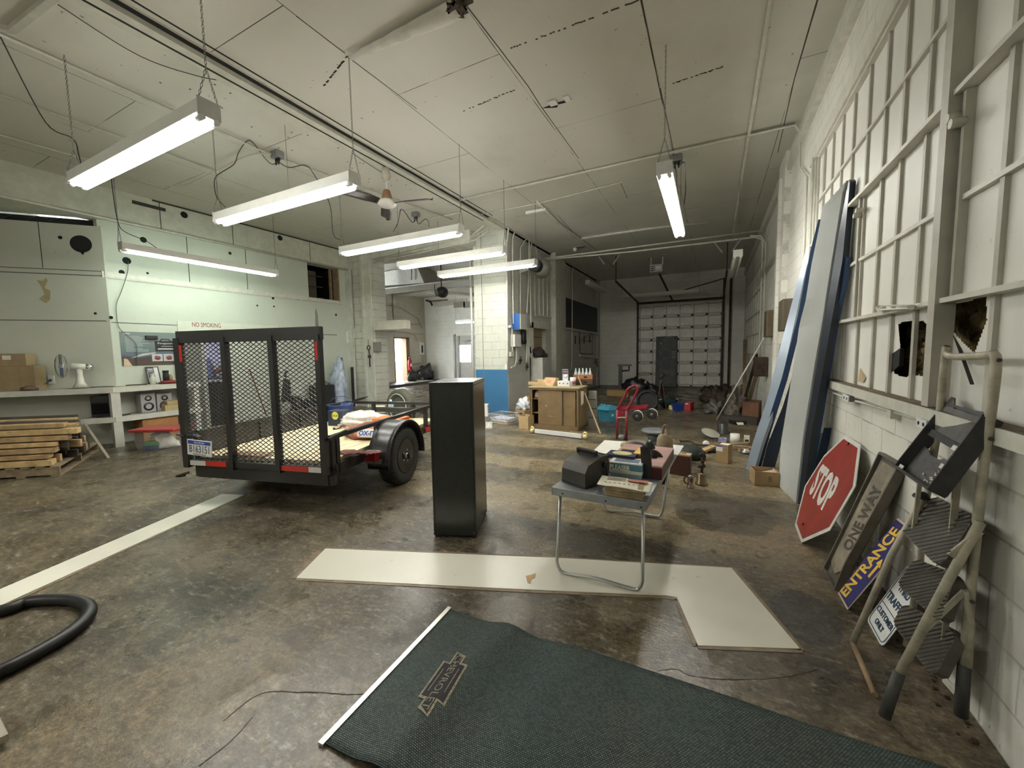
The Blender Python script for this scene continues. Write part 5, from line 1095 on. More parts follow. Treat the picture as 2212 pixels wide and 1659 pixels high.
# old adding machine under a black hood
F_ = Fr(1214, 1040, 1262, 1057, 1008, .3, TZ+.002)
t = T('adding_machine', 'olive black hooded office machine with a carrying handle on the near left of the table', 'machine', F_.c)
a = G(1214, 1040, TZ); c = G(1264, 1057, TZ); e = G(1293, 1033, TZ); u1 = (c-a).normalized(); v1 = V(-u1.y, u1.x, 0); Wd = (c-a).length; Dd = (e-c).dot(v1)
Ma = Matrix(((u1.x, v1.x, 0, a.x), (u1.y, v1.y, 0, a.y), (0, 0, 1, TZ+.004), (0, 0, 0, 1)))
m_ol = mat('olive_black_shell', (.05, .047, .037), .42, var=.15); h = .19
prof = [(0, 0), (0, .1), (.03, .15), (.17, h), (Dd, h+.0), (Dd, 0)]
MB(Ma).prism([(0, y, z) for y, z in prof], (Wd, 0, 0)).out('shell', m_ol, t)
MB(Ma).bbox(-.004, Wd+.004, -.004, Dd+.004, 0, .012, .003).out('base_plate', M_black, t)
mb = MB(Ma); mb.bbox(.0, Wd-.04, .15, .185, h+.012, h+.035, .008); mb.box(0, .015, .155, .18, h-.02, h+.02); mb.box(Wd-.055, Wd-.04, .155, .18, h-.02, h+.02); mb.out('handle', M_black, t)
MB(Ma).bbox(.02, Wd-.02, .24, Dd-.02, h-.002, h+.006, .003).out('lid_panel', m_ol, t)
MB(Ma).box(.02, Wd-.02, Dd-.09, Dd-.086, h+.004, h+.008).out('lid_gap', M_dark, t)
mb = MB(Ma); mb.cyl((Wd, .2, .13), (Wd+.03, .2, .13), .02); mb.bar((Wd+.02, .2, .13), (Wd+.02, .22, .02), .014, .01); mb.tube(smooth_path([(Wd+.01, .22, .015), (Wd+.06, .2, .01), (Wd+.09, .26, .01)]), .006); mb.out('crank', M_black, t)
# PLEASER box
a = G(1316, 1028, TZ); c = G(1387, 1037, TZ); u1 = (c-a).normalized(); v1 = V(-u1.y, u1.x, 0); Wd = (c-a).length
Ma = Matrix(((u1.x, v1.x, 0, a.x), (u1.y, v1.y, 0, a.y), (0, 0, 1, TZ+.001), (0, 0, 0, 1))); hb = HT(1316, 997, a).z-TZ; db = .16
t = T('shoe_box', 'blue and white PLEASER shoe box on the folding table', 'box', Ma @ V(Wd/2, db/2, 0))
MB(Ma).bbox(.004, Wd-.004, .004, db-.004, 0, hb-.02, .002).out('box_base', mat('grey_blue_card', (.2, .33, .38), .6), t)
MB(Ma).bbox(0, Wd, 0, db, .03, hb, .002).out('lid', mat('white_card', (.72, .74, .72), .5), t)
m_bl = mat('teal_blue_print', (.1, .25, .31), .5)
MB(Ma).box(.002, Wd-.002, -.001, 0, .055, hb-.008).out('blue_face', m_bl, t); MB(Ma).box(Wd, Wd+.001, .0, db, .055, hb-.008).out('blue_face', m_bl, t); MB(Ma).box(.03, Wd-.03, .025, db-.03, hb, hb+.001).out('top_window', mat('slate_print', (.13, .18, .22), .4), t)
MB(Ma).box(.0, Wd, -.0015, 0, .03, .05).out('cream_band', mat('cream_band', (.6, .58, .45), .5), t)
text('PLEASER', frame(Ma @ V(Wd*.33, -.0015, hb*.66), u1, V(0, 0, 1)), .06, mat('pale_yellow_print', (.9, .9, .7), .5), 'lettering', t, fit=(Wd*.62, .04), bold=.002, ext=.0003)
text('Fashions', frame(Ma @ V(Wd*.52, -.0015, hb*.42), u1, V(0, 0, 1)), .015, mat('pale_yellow_print', (.75, .75, .55), .5), 'lettering', t, fit=(Wd*.2, .007), ext=.0003)
text('5', frame(Ma @ V(Wd+.0015, db*.4, hb*.62), v1, V(0, 0, 1)), .05, M_white, 'lettering', t, ext=.0003)
# stack of newspapers
a = G(1307, 1072, TZ); c = G(1388, 1082, TZ); u1 = (c-a).normalized(); v1 = V(-u1.y, u1.x, 0); Wd = (c-a).length
Ma = Matrix(((u1.x, v1.x, 0, a.x), (u1.y, v1.y, 0, a.y), (0, 0, 1, TZ+.001), (0, 0, 0, 1)))
m_np = mat('yellowed_newsprint', (.38, .3, .17), .9, var=.3, scale=20)
for k in range(7):
    dx = rnd.uniform(-.01, .01); mb = MB(Ma); mb.bbox(dx, Wd+dx, rnd.uniform(-.008, .008), .2, k*.0098, k*.0098+.0092, .004)
    one(mb, 'folded_newspaper', m_np, 'folded yellowed newspaper in the stack under the cream top sheet', 'newspaper', 'newspapers on the folding table')
Ms = frame(HT(1338, 1040, Ma @ V(Wd/2, .1, 0)), u1, v1); Ms = Matrix(((u1.x, v1.x, 0, 0), (u1.y, v1.y, 0, 0), (0, 0, 1, TZ+.0705), (0, 0, 0, 1))); oo = Ma @ V(Wd/2, .08, 0); Ms.translation = V(oo.x, oo.y, TZ+.0705)
mb = MB(Ms); mb.grid(18, 10, lambda u_, v_: (-.165+.33*u_, -.1+.2*v_, .006*math.sin(u_*5)+.012*max(0, .15-u_)*5), True, (0, 0, .002)); t = tag(mb.out('top_newspaper', mat('cream_newsprint', (.74, .7, .56), .8, var=.05)), 'cream top newspaper with a red brown picture on the stack of newspapers', 'newspaper')
MB(Ms).box(.01, .14, .03, .08, .009, .0105).out('printed_picture', mat('red_brown_print', (.42, .14, .1), .7, var=.4, scale=60), t)
mb = MB(Ms)
for k in range(6): mb.box(-.12, -.0, .08-k*.012, .083-k*.012, .008, .0105)
for k in range(9): mb.box(-.13+k*.03, -.115+k*.03, -.03, -.025, .006, .0105)
mb.out('printed_lines', mat('faint_print', (.5, .42, .33), .8), t)
# pink brown case lying behind
a = G(1303, 1003, TZ); c = G(1424, 1013, TZ)
a = Mt @ V(.24, .48, 0); Mcs = Matrix(((Mt[0][0], Mt[0][1], 0, a.x), (Mt[1][0], Mt[1][1], 0, a.y), (0, 0, 1, TZ+.001), (0, 0, 0, 1)))
t = T('record_case', 'shallow case with dull pink lid and dark maroon sides lying on the table', 'case', Mcs @ V(.2, .3, 0))
MB(Mcs).bbox(0, .41, 0, .62, 0, .085, .006).out('body', mat('maroon_case', (.06, .012, .012), .4), t); MB(Mcs).bbox(.0, .41, .0, .62, .085, .1, .006).out('lid', mat('dusty_pink_lid', (.4, .23, .2), .5, var=.2), t)
mb = MB(Mcs)
m1 = lambda n_, x0, x1_, y0_, y1_, z0_, z1_, m, lab, cat: one(MB(Mcs).bbox(x0, x1_, y0_, y1_, z0_, z1_, .003), n_, m, lab, cat)
o = m1('record_sleeve', -.02, .2, .07, .22, .101, .13, mat('navy_sleeve', (.02, .02, .07), .4), 'dark blue printed sleeve on the pink case', 'sleeve')
MB(Mcs).prism([(.09+.075*math.cos(a_*PI/10), .145+.06*math.sin(a_*PI/10), .1305) for a_ in range(20)], (0, 0, .001)).out('oval_print', mat('old_gold_print', (.55, .5, .22), .6), o)
m1('black_box', .05, .24, .26, .31, .101, .125, M_black, 'long black strip shaped box on the pink case', 'box'); m1('orange_booklet', .17, .26, .17, .36, .126, .135, mat('orange_print', (.7, .42, .1), .6), 'orange and cream booklet on the pink case', 'booklet')
mb = MB(Mcs); mb.prism([(.3+.0, .2, .1), (.33, .23, .1), (.32, .22, .14)], (.01, 0, 0)); one(mb, 'small_spike', M_dark, 'small dark spike standing on the pink lid', 'fitting')
# white sheet beyond
a = [G(x, y, TZ+.003) for x, y in ((1283, 972), (1300, 950), (1355, 956), (1345, 975), (1306, 990), (1302, 990))]
one(MB().prism([G(1284, 972, TZ+.002), G(1306, 951, TZ+.002), G(1362, 955, TZ+.002), G(1352, 972, TZ+.002), G(1307, 992, TZ+.002)], (0, 0, .002)), 'white_sheet', M_paper, 'large white paper sheet at the far left corner of the table', 'paper')
# round black thing with brown rim (old lamp head) and black upright
p = G(1412, 1015, TZ)
t = T('desk_lamp', 'dark round lamp head with a tan rim on a black upright, on the table', 'lamp', p)
Md = frame(p+V(-.01, .03, .075), u, V(0, 0, 1)) @ Matrix.Scale(.55, 4)
mb = MB(Md); mb.lathe([(.005, -.012), (.13, -.012), (.14, 0), (.13, .012), (.005, .012)], (0, 0, 0), 32, 'z'); mb.out('round_head', mat('dark_brown_disc', (.03, .015, .01), .4), t)
MB(Md).tube(arc((0, 0, -.004), .14, -.3, PI+.3, 26, V(1, 0, 0), V(0, 1, 0)), .008).out('tan_rim', mat('tan_rim', (.4, .28, .18), .5), t)
Mu = frame(G(1396, 1034, TZ), u, vv); mb = MB(Mu); mb.hull8([(-.03, 0, 0), (.04, 0, 0), (.04, .03, 0), (-.03, .03, 0), (-.045, 0, .23), (.025, 0, .23), (.025, .03, .23), (-.045, .03, .23)]); mb.out('upright', M_black, t)
mb = MB(Mu); mb.cyl((-.02, .02, .22), (.03, .05, .25), .03, .04); mb.out('head_joint', M_black, t)
# leather bundle
p = G(1375, 965, TZ+.02); p = Mt @ V(.29, 1.23, TZ)
t = T('leather_bundle', 'bundle of yellowish cloth under a brown leather flap at the far end of the table', 'bundle', p)
MB(frame(p, u, vv)).lump((0, 0, .0), (.12, .08, .06), 7, .3).out('yellow_cloth', mat('yellowish_cloth', (.4, .36, .18), .9, var=.3), t)
MB(frame(p, u, vv)).lump((.04, 0, .06), (.11, .07, .035), 9, .2).out('leather_flap', mat('brown_leather_flap', (.13, .1, .09), .5, var=.3), t)
# tan leather saddle bag standing
p = Mt @ V(.55, 1.27, TZ)
t = T('standing_pouch', 'upright worn tan pouch with straps at the far right corner of the table', 'pouch', p)
Mp2 = frame(p, u, vv)
MB(Mp2).lathe([(.02, 0), (.07, .0), (.073, .06), (.068, .13), (.055, .165), (.03, .18), (.01, .182)], (0, 0, 0), 20).out('body', mat('worn_tan_hide', (.36, .28, .17), .8, var=.35, scale=9), t)
mb = MB(Mp2); mb.tube(smooth_path([(-.022, 0, .17), (-.012, 0, .23), (0, 0, .255), (.02, 0, .23), (.03, 0, .17)]), .012); mb.ball((-.0, 0, .255), .016); mb.out('strap', M_oldwood, t)
# ================================================================ things on the floor behind the table
def cylthing(name, px, py, ptop, r, m, lab, cat, prof=None, lean=None):
    p = G(px, py); h_ = HT(px, ptop, p).z
    if prof is None: prof = [(.6, 0), (1, .0), (1, 1), (.6, 1)]
    return one(MB().lathe([(q[0]*r, q[1]*h_) for q in prof], p, 24), name, m, lab, cat)
cylthing('black_bin', 1425, 1040, 958, .1, M_black, 'black cylindrical bin behind the right edge of the table', 'bin')
F_ = Fr(1444, 1023, 1490, 1030, 980, .12); t = T('hard_case', 'upright maroon brown carrying case with a tan top on the floor behind the table', 'case', F_.c)
F_.mb().bbox(0, F_.W, 0, .12, .0, F_.H-.012, .008).out('body', M_brown, t); F_.mb().bbox(0, F_.W, 0, .12, F_.H-.012, F_.H+.012, .008).out('top_edge', mat('tan_case_edge', (.5, .35, .2), .6), t)
F_.mb().tube(smooth_path([(F_.W*.15, .05, F_.H+.01), (F_.W*.25, .05, F_.H+.035), (F_.W*.65, .05, F_.H+.03), (F_.W*.75, .05, F_.H+.01)]), .009).out('handle', mat('worn_handle', (.3, .15, .12), .5), t)
# stool-like pedestal
p = G(1415, 975); h_ = HT(1415, 928, p).z; t = T('grey_pedestal', 'round grey topped pedestal on the floor beyond the table', 'pedestal', p)
MB().lathe([(.05, h_-.03), (.18, h_-.045), (.205, h_-.02), (.19, h_), (.05, h_+.004), (.01, h_+.004)], p, 32).out('round_top', mat('grey_cast', (.16, .17, .18), .4, var=.1), t)
MB().lathe([(.1, .02), (.1, h_*.5), (.14, h_-.04), (.02, h_-.04)], p, 24).out('column', mat('dark_grey_cast', (.06, .065, .07), .5), t); MB().lathe([(.02, 0), (.17, 0), (.16, .03), (.1, .04)], p, 24).out('base', M_black, t)
# blowtorch and oil can
p = G(1515, 1046); t = T('blowtorch', 'old brass and iron blowtorch on the floor behind the table', 'blowtorch', p); s_ = .9
m_br = mat('tarnished_brass', (.2, .15, .09), .35, .8, .25)
MB().lathe([(.01, 0), (.068, 0), (.068, .015), (.055, .025), (.055, .12), (.04, .135), (.01, .14)], p, 24).out('tank', m_br, t)
mb = MB(); mb.cyl(p+V(0, 0, .13), p+V(.01, 0, .25), .014); mb.cyl(p+V(-.04, 0, .2), p+V(.035, 0, .22), .016, .02); mb.tube(arc(p+V(0, 0, .33), .028, 0, 2*PI, 10), .008, 6, True); mb.cyl(p+V(0, 0, .25), p+V(0, 0, .31), .012); mb.ball(p+V(.01, 0, .27), .02); mb.out('burner', M_rust, t)
p = G(1491, 1053); t = T('oil_can', 'small polished metal can with a curved handle beside the blowtorch', 'can', p)
MB().lathe([(.01, 0), (.042, 0), (.042, .012), (.03, .025), (.03, .1), (.034, .13), (.02, .145), (.01, .147)], p, 20).out('body', mat('polished_copper', (.35, .27, .22), .2, 1, .1), t); MB().tube(smooth_path([p+V(-.03, 0, .125), p+V(-.065, 0, .1), p+V(-.06, 0, .06), p+V(-.03, 0, .035)]), .007).out('handle', M_rust, t)
# green bag, brush, bar
p = G(1490, 990); one(MB().lump(p, (.2, .16, .12), 11, .2), 'dark_green_bag', mat('dark_green_canvas', (.02, .028, .02), .7, var=.2), 'dark green canvas bundle on the floor behind the maroon case', 'bag')
a = G(1518, 978, .01); c = G(1542, 967, .06); mb = MB(); mb.bar(a+V(0, 0, .03), c+V(0, 0, .02), .09, .035); t = T('wooden_brush', 'wood backed hand brush tipped on the floor left of the taped box', 'brush', a); sub(mb.out('wood_back', mat('orange_wood', (.5, .34, .18), .6), None), t); mb = MB(); mb.lump(G(1538, 977), (.06, .05, .05), 3, .4); sub(mb.out('bristles', M_rust, None), t)
one(MB().lump(G(1525, 962), (.05, .03, .05), 2, .15), 'plastic_oval', M_white, 'small white oval thing on the floor behind the hand brush', 'object')
mb = MB(); mb.tube(smooth_path([G(1470, 953, .02), G(1490, 953, .02), G(1505, 960, .02), G(1530, 962, .02), G(1545, 963, .02)]), .013); mb.tube([G(1470, 953, .02), G(1470, 951, .1)], .013); one(mb, 'crowbar', M_rust, 'dark bent iron bar lying on the floor beyond the maroon case', 'bar')
# cardboard box with label and paper in it
def carton(xl, yl, xr, yr, ytop, D, lab, m=None, open_=False, name='cardboard_box', z=0, fl=.06):
    F = Fr(xl, yl, xr, yr, ytop, D, z); t = T(name, lab, 'box', F.c); m = m or M_card
    if open_:
        mb = F.mb(); w_ = .006; mb.box(0, F.W, 0, w_, 0, F.H); mb.box(0, F.W, D-w_, D, 0, F.H); mb.box(0, w_, w_, D-w_, 0, F.H); mb.box(F.W-w_, F.W, w_, D-w_, 0, F.H); mb.box(0, F.W, 0, D, 0, .005); mb.out('walls', m, t)
    else:
        F.mb().bbox(0, F.W, 0, D, 0, F.H, .003).out('walls', m, t); F.mb().box(F.W*.02, F.W*.98, D*.49, D*.51, F.H, F.H+.001).out('lid_joint', M_seam, t)
    return F, t
F, t = carton(1546, 998, 1572, 1003, 958, .14, 'upright cardboard box with a white label and papers on top, right of the hand brush', open_=True)
F.mb().box(-.0, F.W*.55, -.002, 0, F.H*.62, F.H*.93).out('shipping_label', M_white, t); F.mb().box(-.0, F.W*.55, -.0025, -.002, F.H*.86, F.H*.93).out('label_band', M_blueink, t)
F.mb().box(.03, F.W-.01, .02, .13, F.H-.02, F.H-.005).out('paper', M_paper, t)
F2 = Fr(1552, 960, 1568, 960, 950, .1); p = F.M @ V(.04, .16, 0); mb = MB(frame(G(1560, 955), u, vv)); mb.bbox(-.06, .06, -.02, .05, 0, .07, .003); one(mb, 'small_blue_white_box', mat('blue_white_print', (.35, .36, .6), .5, var=.5, scale=12), 'small blue and white carton behind the labelled cardboard box', 'box')
F, t = carton(1630, 1048, 1683, 1052, 1018, .22, 'low open cardboard box at the foot of the leaning sheets', open_=True)
F.mb().prism([(F.W*.3, .1, F.H*.5), (F.W*.95, .02, F.H*.9), (F.W*.97, .18, F.H*.9), (F.W*.4, .2, F.H*.6)], (0, 0, .004)).out('flap', mat('crumpled_wrap', (.45, .36, .26), .6), t)
text('35', frame(F.M @ V(F.W*.62, -.001, F.H*.5), F.u, V(0, 0, 1)), .05, M_blackink, 'lettering', t, fit=(.035, .06), ext=.0003)
# round pale disc propped on the floor
p = G(1533, 945); q = G(1549, 938); mb = MB(); c = G(1535, 935, .09)
n_ = (V(.3, -.3, 1)).normalized(); x_ = n_.cross(V(0, 1, 0)).normalized(); mb.M = frame(c, x_, n_.cross(x_)); mb.lathe([(.01, -.006), (.14, -.006), (.15, 0), (.14, .006), (.01, .01)], (0, 0, 0), 36); one(mb, 'metal_disc', mat('pale_grey_lid', (.38, .37, .3), .5), 'pale round lid lying tilted on the floor by the dark canister', 'lid')
cylthing('dark_canister', 1561, 935, 913, .1, M_blk_steel, 'dark metal canister with a flanged foot in the middle right floor', 'canister', [(1.4, 0), (1.4, .06), (.9, .1), (.9, .95), (.7, 1), (.3, 1.0), (.3, 1.12), (.1, 1.12)])
cylthing('paper_roll', 1587, 957, 937, .07, M_paper, 'white paper roll standing on the floor right of the dark canister', 'roll')
F = Fr(1607, 958, 1619, 959, 942, .1); t = T('small_white_carton', 'small white carton with a black square by the leaning sheets', 'carton', F.c); F.mb().bbox(0, F.W, 0, .1, 0, F.H, .003).out('body', mat('ivory_card', (.6, .56, .46), .6), t); F.mb().box(F.W*.2, F.W*.85, -.002, 0, F.H*.05, F.H*.55).out('black_square', M_blackink, t)
mb = MB(); p = G(1612, 980); mb.lump(p, (.07, .05, .04), 6, .4); one(mb, 'shiny_scrap', M_steel, 'crumpled shiny scrap at the foot of the leaning grey sheets', 'scrap')
for k, (x0, y0, x1, y1, r_, lab) in enumerate(((1578, 962, 1618, 958, .03, 'dark stick lying behind the paper roll, left of the sheets'), (1580, 965, 1616, 968, .035, 'thick tan stick lying on the floor left of the sheets'), (1597, 972, 1622, 970, .025, 'short pale stick nearest the leaning sheets'))):
    one(MB().bar(G(x0, y0, r_), G(x1, y1, r_), r_*2, r_*1.6), 'wooden_stick', M_oldwood, lab, 'stick', 'sticks near the leaning sheets')
# brown crate, papers, junk
F = Fr(1602, 912, 1638, 915, 868, .5); t = T('brown_crate', 'rusty brown wooden crate against the right wall', 'crate', F.c); F.mb().bbox(0, F.W, 0, .5, 0.0, F.H, .01).out('body', mat('red_brown_board', (.13, .06, .03), .7, var=.3), t)
F.mb().box(-.35, F.W, -.25, .0, 0, .14).out('plinth_tray', mat('dark_tray', (.05, .04, .03), .6), t)
p = G(1588, 908); one(MB().lump(p, (.17, .2, .42), 12, .5, 24, 16), 'junk_heap', mat('mixed_junk', (.12, .1, .08), .7, var=.8, scale=10), 'small heap of dark junk and papers left of the brown crate', 'heap')
for x, y, lab, m in ((1593, 893, 'crumpled white paper on top of the junk heap', M_paper), (1588, 903, 'second crumpled white paper low on the junk heap', M_paper)): one(MB().lump(HT(x, y, G(1590, 908)), (.09, .05, .04), x, .4, fl=False), 'crumpled_paper', m, lab, 'paper')
one(MB().prism([G(x, y, .142) for x, y in ((1590, 913), (1605, 913), (1607, 918), (1594, 918))], (0, 0, .006)), 'paper_slip', M_paper, 'white slip of paper on the tray by the brown crate', 'paper')
mb = MB(); F = Fr(1571, 913, 1588, 918, 905, .3); F.mb().box(0, F.W, 0, .3, 0, F.H*.3); mb = F.mb(); mb.box(0, F.W, 0, .02, 0, F.H); mb.box(0, F.W, .28, .3, 0, F.H); mb.box(0, .02, 0, .3, 0, F.H); mb.box(F.W-.02, F.W, 0, .3, 0, F.H); mb.box(0, F.W, 0, .3, 0, .02); one(mb, 'black_tray', M_black, 'open black tray with a pale rim left of the brown crate', 'tray')
for k, (x, y, lab) in enumerate(((1545, 893, 'grey cast engine part on the floor left of the long rod'), (1570, 872, 'dark pile of parts by the distant right wall'), (1590, 880, 'black greasy parts pile in front of the leaning poles'), (1600, 862, 'heap of dark parts farthest along the right wall'))):
    p = G(x, y)-V(.35 if k else 0, 0, 0); sz = .28 if k else .2
    one(MB().lump(p, (sz, sz*.8, sz*.9), 20+k, .6, 26, 16), 'metal_parts', M_rust if k else mat('grey_cast_part', (.13, .12, .1), .6, .4, .4), lab, 'parts', 'heaps of greasy parts')
one(MB().lump(G(1558, 870), (.22, .12, .1), 31, .4), 'orange_tool', mat('orange_red_metal', (.3, .08, .03), .5, var=.4), 'orange tinted tool among the dark parts near the right wall', 'tool')
# long rod and poles
a = G(1548, 907); c = WX(1655, 722, .9); one(MB().tube([a, c], .014, 8), 'white_rod', mat('white_rod', (.7, .68, .6), .4), 'long thin white rod leaning from the floor onto the right wall', 'rod')
for k, (x0, y0, x1, y1, r_, lab) in enumerate(((1604, 880, 1636, 765, .03, 'dark leaning pole by the right wall, left one of a pair'), (1615, 876, 1634, 810, .04, 'brown leaning timber by the right wall, right one of a pair'), (1608, 870, 1609, 735, .05, 'upright dark post in the far right corner'))):
    a = G(x0, y0); c = WX(x1, y1, .93); one(MB().bar(a, V(c.x, c.y, c.z), r_*2, r_*1.4), 'leaning_pole', M_oldwood if k else M_rust, lab, 'pole')
p = WX(1640, 792, XR-.15); mb = MB(); mb.bbox(p.x-.1, XR, p.y-.12, p.y+.12, p.z-.2, p.z+.2, .02); mb.tube([p+V(0, -.3, -.08), p+V(0, 1.2, .1)], .02); one(mb, 'wall_valve', M_rust, 'dark valve box on the right wall behind the leaning rod', 'valve')
p = WX(1658, 700, XR-.1); mb = MB(); mb.bbox(XR-.14, XR, p.y-.2, p.y+.2, p.z-.25, p.z+.25, .02); one(mb, 'brown_fuse_box', mat('brown_box', (.12, .09, .05), .6), 'small brown box high on the right wall beside the pilaster', 'box')
p = WX(1694, 678, XR-.1); mb = MB(); mb.bbox(XR-.15, XR, p.y-.2, p.y+.2, p.z-.25, p.z+.2, .02); one(mb, 'brown_switch_box', mat('brown_box2', (.09, .07, .045), .6), 'dark brown switch box on the right wall, partly behind the blue sheet', 'box')
# back of the bay: tool boxes, wheel, trestle, panel with rings, press frame
F = Fr(1478, 887, 1492, 888, 870, .3); t = T('red_tool_chest', 'small red tool chest with drawers in the dark far bay', 'tool chest', F.c); F.mb().bbox(0, F.W, 0, .35, 0, F.H, .01).out('body', M_red, t)
for k in range(4): F.mb().box(.015, F.W-.01, -.012, 0, .02+k*F.H*.24, .02+k*F.H*.24+F.H*.2).out('drawer', M_red, t)
F.mb().box(.03, F.W*.6, -.016, -.012, F.H*.82, F.H*.95).out('white_label', M_white, t)
F = Fr(1455, 887, 1475, 887, 873, .3); t = T('blue_crate', 'dark blue plastic crate left of the red tool chest', 'crate', F.c); F.mb().hull8([(0, 0, 0), (F.W, 0, 0), (F.W, .3, 0), (0, .3, 0), (-.03, -.02, F.H), (F.W+.03, -.02, F.H), (F.W+.03, .33, F.H), (-.03, .33, F.H)]).out('body', mat('deep_blue_plastic', (.01, .03, .2), .4), t)
one(MB().lump(G(1452, 885), (.09, .07, .08), 3, .3), 'yellow_cloth', mat('pale_yellow', (.6, .52, .18), .7), 'small yellow thing on the floor beside the blue crate', 'cloth')
one(MB().lump(G(1445, 880)+V(0, 0, 0), (.22, .2, .18), 13, .3), 'dark_teal_bag', mat('dark_teal', (.01, .03, .03), .7), 'dark teal lump behind the yellow thing', 'bag')
# panel with ring patterns leaning on the garage door
yq = YB-.25; P = [WY(x, y, yq) for x, y in ((1415, 849), (1461, 850), (1466, 729), (1418, 727))]
t = T('ring_panel', 'tall dark panel with pale ring patterns leaning on the back garage door', 'panel', (P[0]+P[1])/2)
P = [V(p.x, yq if i < 2 else YB-.12, max(p.z, .01)) for i, p in enumerate(P)]
up_ = (P[3]-P[0]).normalized(); Mg = frame(P[0], (P[1]-P[0]), up_); wg, hg = (P[1]-P[0]).length, (P[3]-P[0]).length
MB(Mg).bbox(0, wg, 0, hg, -.03, 0, .01).out('board', mat('dark_slate_board', (.075, .08, .078), .6, var=.3), t)
m_ring = mat('chalky_ring', (.32, .33, .3), .7, var=.3)
for cx, czz, r_, w_ in ((.6, .86, .26, .04), (.6, .86, .16, .03), (.6, .86, .06, .02), (.42, .665, .2, .04), (.42, .665, .13, .015), (.52, .43, .28, .03), (.52, .43, .2, .03), (.5, .2, .25, .03), (.5, .2, .15, .02), (.5, .2, .09, .02), (.22, .33, .05, .02), (.83, .33, .05, .02), (.83, .53, .07, .02), (.85, .26, .04, .02)):
    c = V(cx*wg, czz*hg, .001); MB(Mg).tube([c+V(r_*math.cos(2*PI*k/28), r_*math.sin(2*PI*k/28), 0) for k in range(28)], w_/2*.6, 4, True).out('pale_ring', m_ring, t)
for k in range(3): MB(Mg).box(.75*wg, .93*wg, (.58+k*.05)*hg, (.6+k*.05)*hg, 0, .004).out('pale_mark', m_ring, t)
MB(Mg).box(.18*wg, .3*wg, .84*hg, .88*hg, 0, .004).out('pale_mark', m_ring, t)
p = G(1427, 886); t = T('trestle_stand', 'thin rusty A shaped stand in front of the ringed panel', 'stand', p); tz = HT(1425, 815, p).z
for x0, y0 in ((1418, 886), (1440, 885), (1432, 868)): MB().bar(G(x0, y0), V(p.x, p.y+.1, tz), .04, .03).out('leg', M_rust, t)
MB().cyl((p.x-.05, p.y+.1, tz-.05), (p.x+.05, p.y+.1, tz+.08), .05).out('head', M_rust, t)
p = G(1398, 885); t = T('upright_car_wheel', 'black tyre standing upright in the dark far bay', 'wheel', p)
hz_ = HT(1398, 845, p).z/2
MB(frame(p+V(0, 0, hz_), V(1, .2, 0), V(0, 0, 1))).lathe([(.2, -.09), (.27, -.12), (hz_-.03, -.11), (hz_, -.06), (hz_, .06), (hz_-.03, .11), (.27, .12), (.2, .09)], (0, 0, 0), 40, 'z').out('tyre', M_rubber, t)
MB(frame(p+V(0, 0, hz_), V(1, .2, 0), V(0, 0, 1))).lathe([(.01, .0), (.12, .02), (.2, .06), (.21, -.06)], (0, 0, 0), 30, 'z').out('rim', M_dark, t)
yq = 15.0; a, c = WY(1337, 787, yq), WY(1364, 787, yq); zt_ = a.z
mb = MB(); xx = WY(1340, 840, yq).x; mb.box(xx-.06, xx+.06, yq-.06, yq+.06, 0, zt_); mb.box(a.x-.03, c.x, yq-.07, yq+.07, zt_-.06, zt_); mb.tube([(xx, yq, zt_-.25), (c.x-.08, yq, zt_-.22), (c.x-.08, yq, zt_-.06)], .03); mb.box(xx-.1, xx+.3, yq-.3, yq+.3, 0, .03); one(mb, 'bracket_stand', M_blk_steel, 'black upright stand with an arm like a bracket, left of the garage door', 'stand')
carton(1311, 855, 1357, 858, 842, .5, 'long cardboard box on the dark floor behind the red hand truck', mat('dim_card', (.3, .2, .08), .8)); carton(1364, 868, 1377, 868, 857, .3, 'small grey box beside the upright black tyre', mat('grey_card', (.25, .25, .24), .7)); carton(1404, 868, 1414, 868, 858, .3, 'small pinkish tan box right of the black tyre', mat('pink_card', (.4, .25, .17), .7))
one(MB().lump(G(1372, 850), (.4, .25, .35), 15, .4), 'engine_block', M_black, 'black machine part behind the hand truck top', 'machine part'); one(MB().lump(G(1405, 850), (.3, .2, .22), 18, .5), 'engine_part', M_black, 'black jagged part against the garage door foot', 'machine part')
mb = MB(); mb.bar(G(1423, 863, .03), G(1465, 862, .03), .05, .03); one(mb, 'pale_batten', M_frame, 'pale batten lying on the floor by the ringed panel', 'batten')
F = Fr(1525, 869, 1548, 870, 850, .35); t = T('grey_tub', 'grey tub full of black cables at the foot of the garage door', 'tub', F.c); F.mb().hull8([(0, 0, 0), (F.W, 0, 0), (F.W, .35, 0), (0, .35, 0), (-.03, -.02, F.H), (F.W+.03, -.02, F.H), (F.W+.03, .38, F.H), (-.03, .38, F.H)]).out('body', mat('grey_tub', (.14, .14, .12), .6), t); F.mb().lump((F.W/2, .2, F.H), (.3, .2, .12), 4, .5).out('cables', M_black, t)
F = Fr(1291, 908, 1314, 912, 877, .35); t = T('blue_recycling_bin', 'light blue bin with a shaggy top edge, behind the leaning stick', 'bin', F.c); m_lb = mat('cyan_plastic', (.06, .33, .48), .45, var=.08)
F.mb().hull8([(.02, .02, 0), (F.W-.02, .02, 0), (F.W-.02, .3, 0), (.02, .3, 0), (0, 0, F.H*.8), (F.W, 0, F.H*.8), (F.W, .35, F.H*.8), (0, .35, F.H*.8)]).out('body', m_lb, t)
mb = F.mb(); mb.hull8([(-.02, -.02, F.H*.78), (F.W+.02, -.02, F.H*.78), (F.W+.02, .37, F.H*.78), (-.02, .37, F.H*.78), (-.01, .06, F.H), (F.W, .06, F.H), (F.W, .3, F.H), (-.01, .3, F.H)]); 
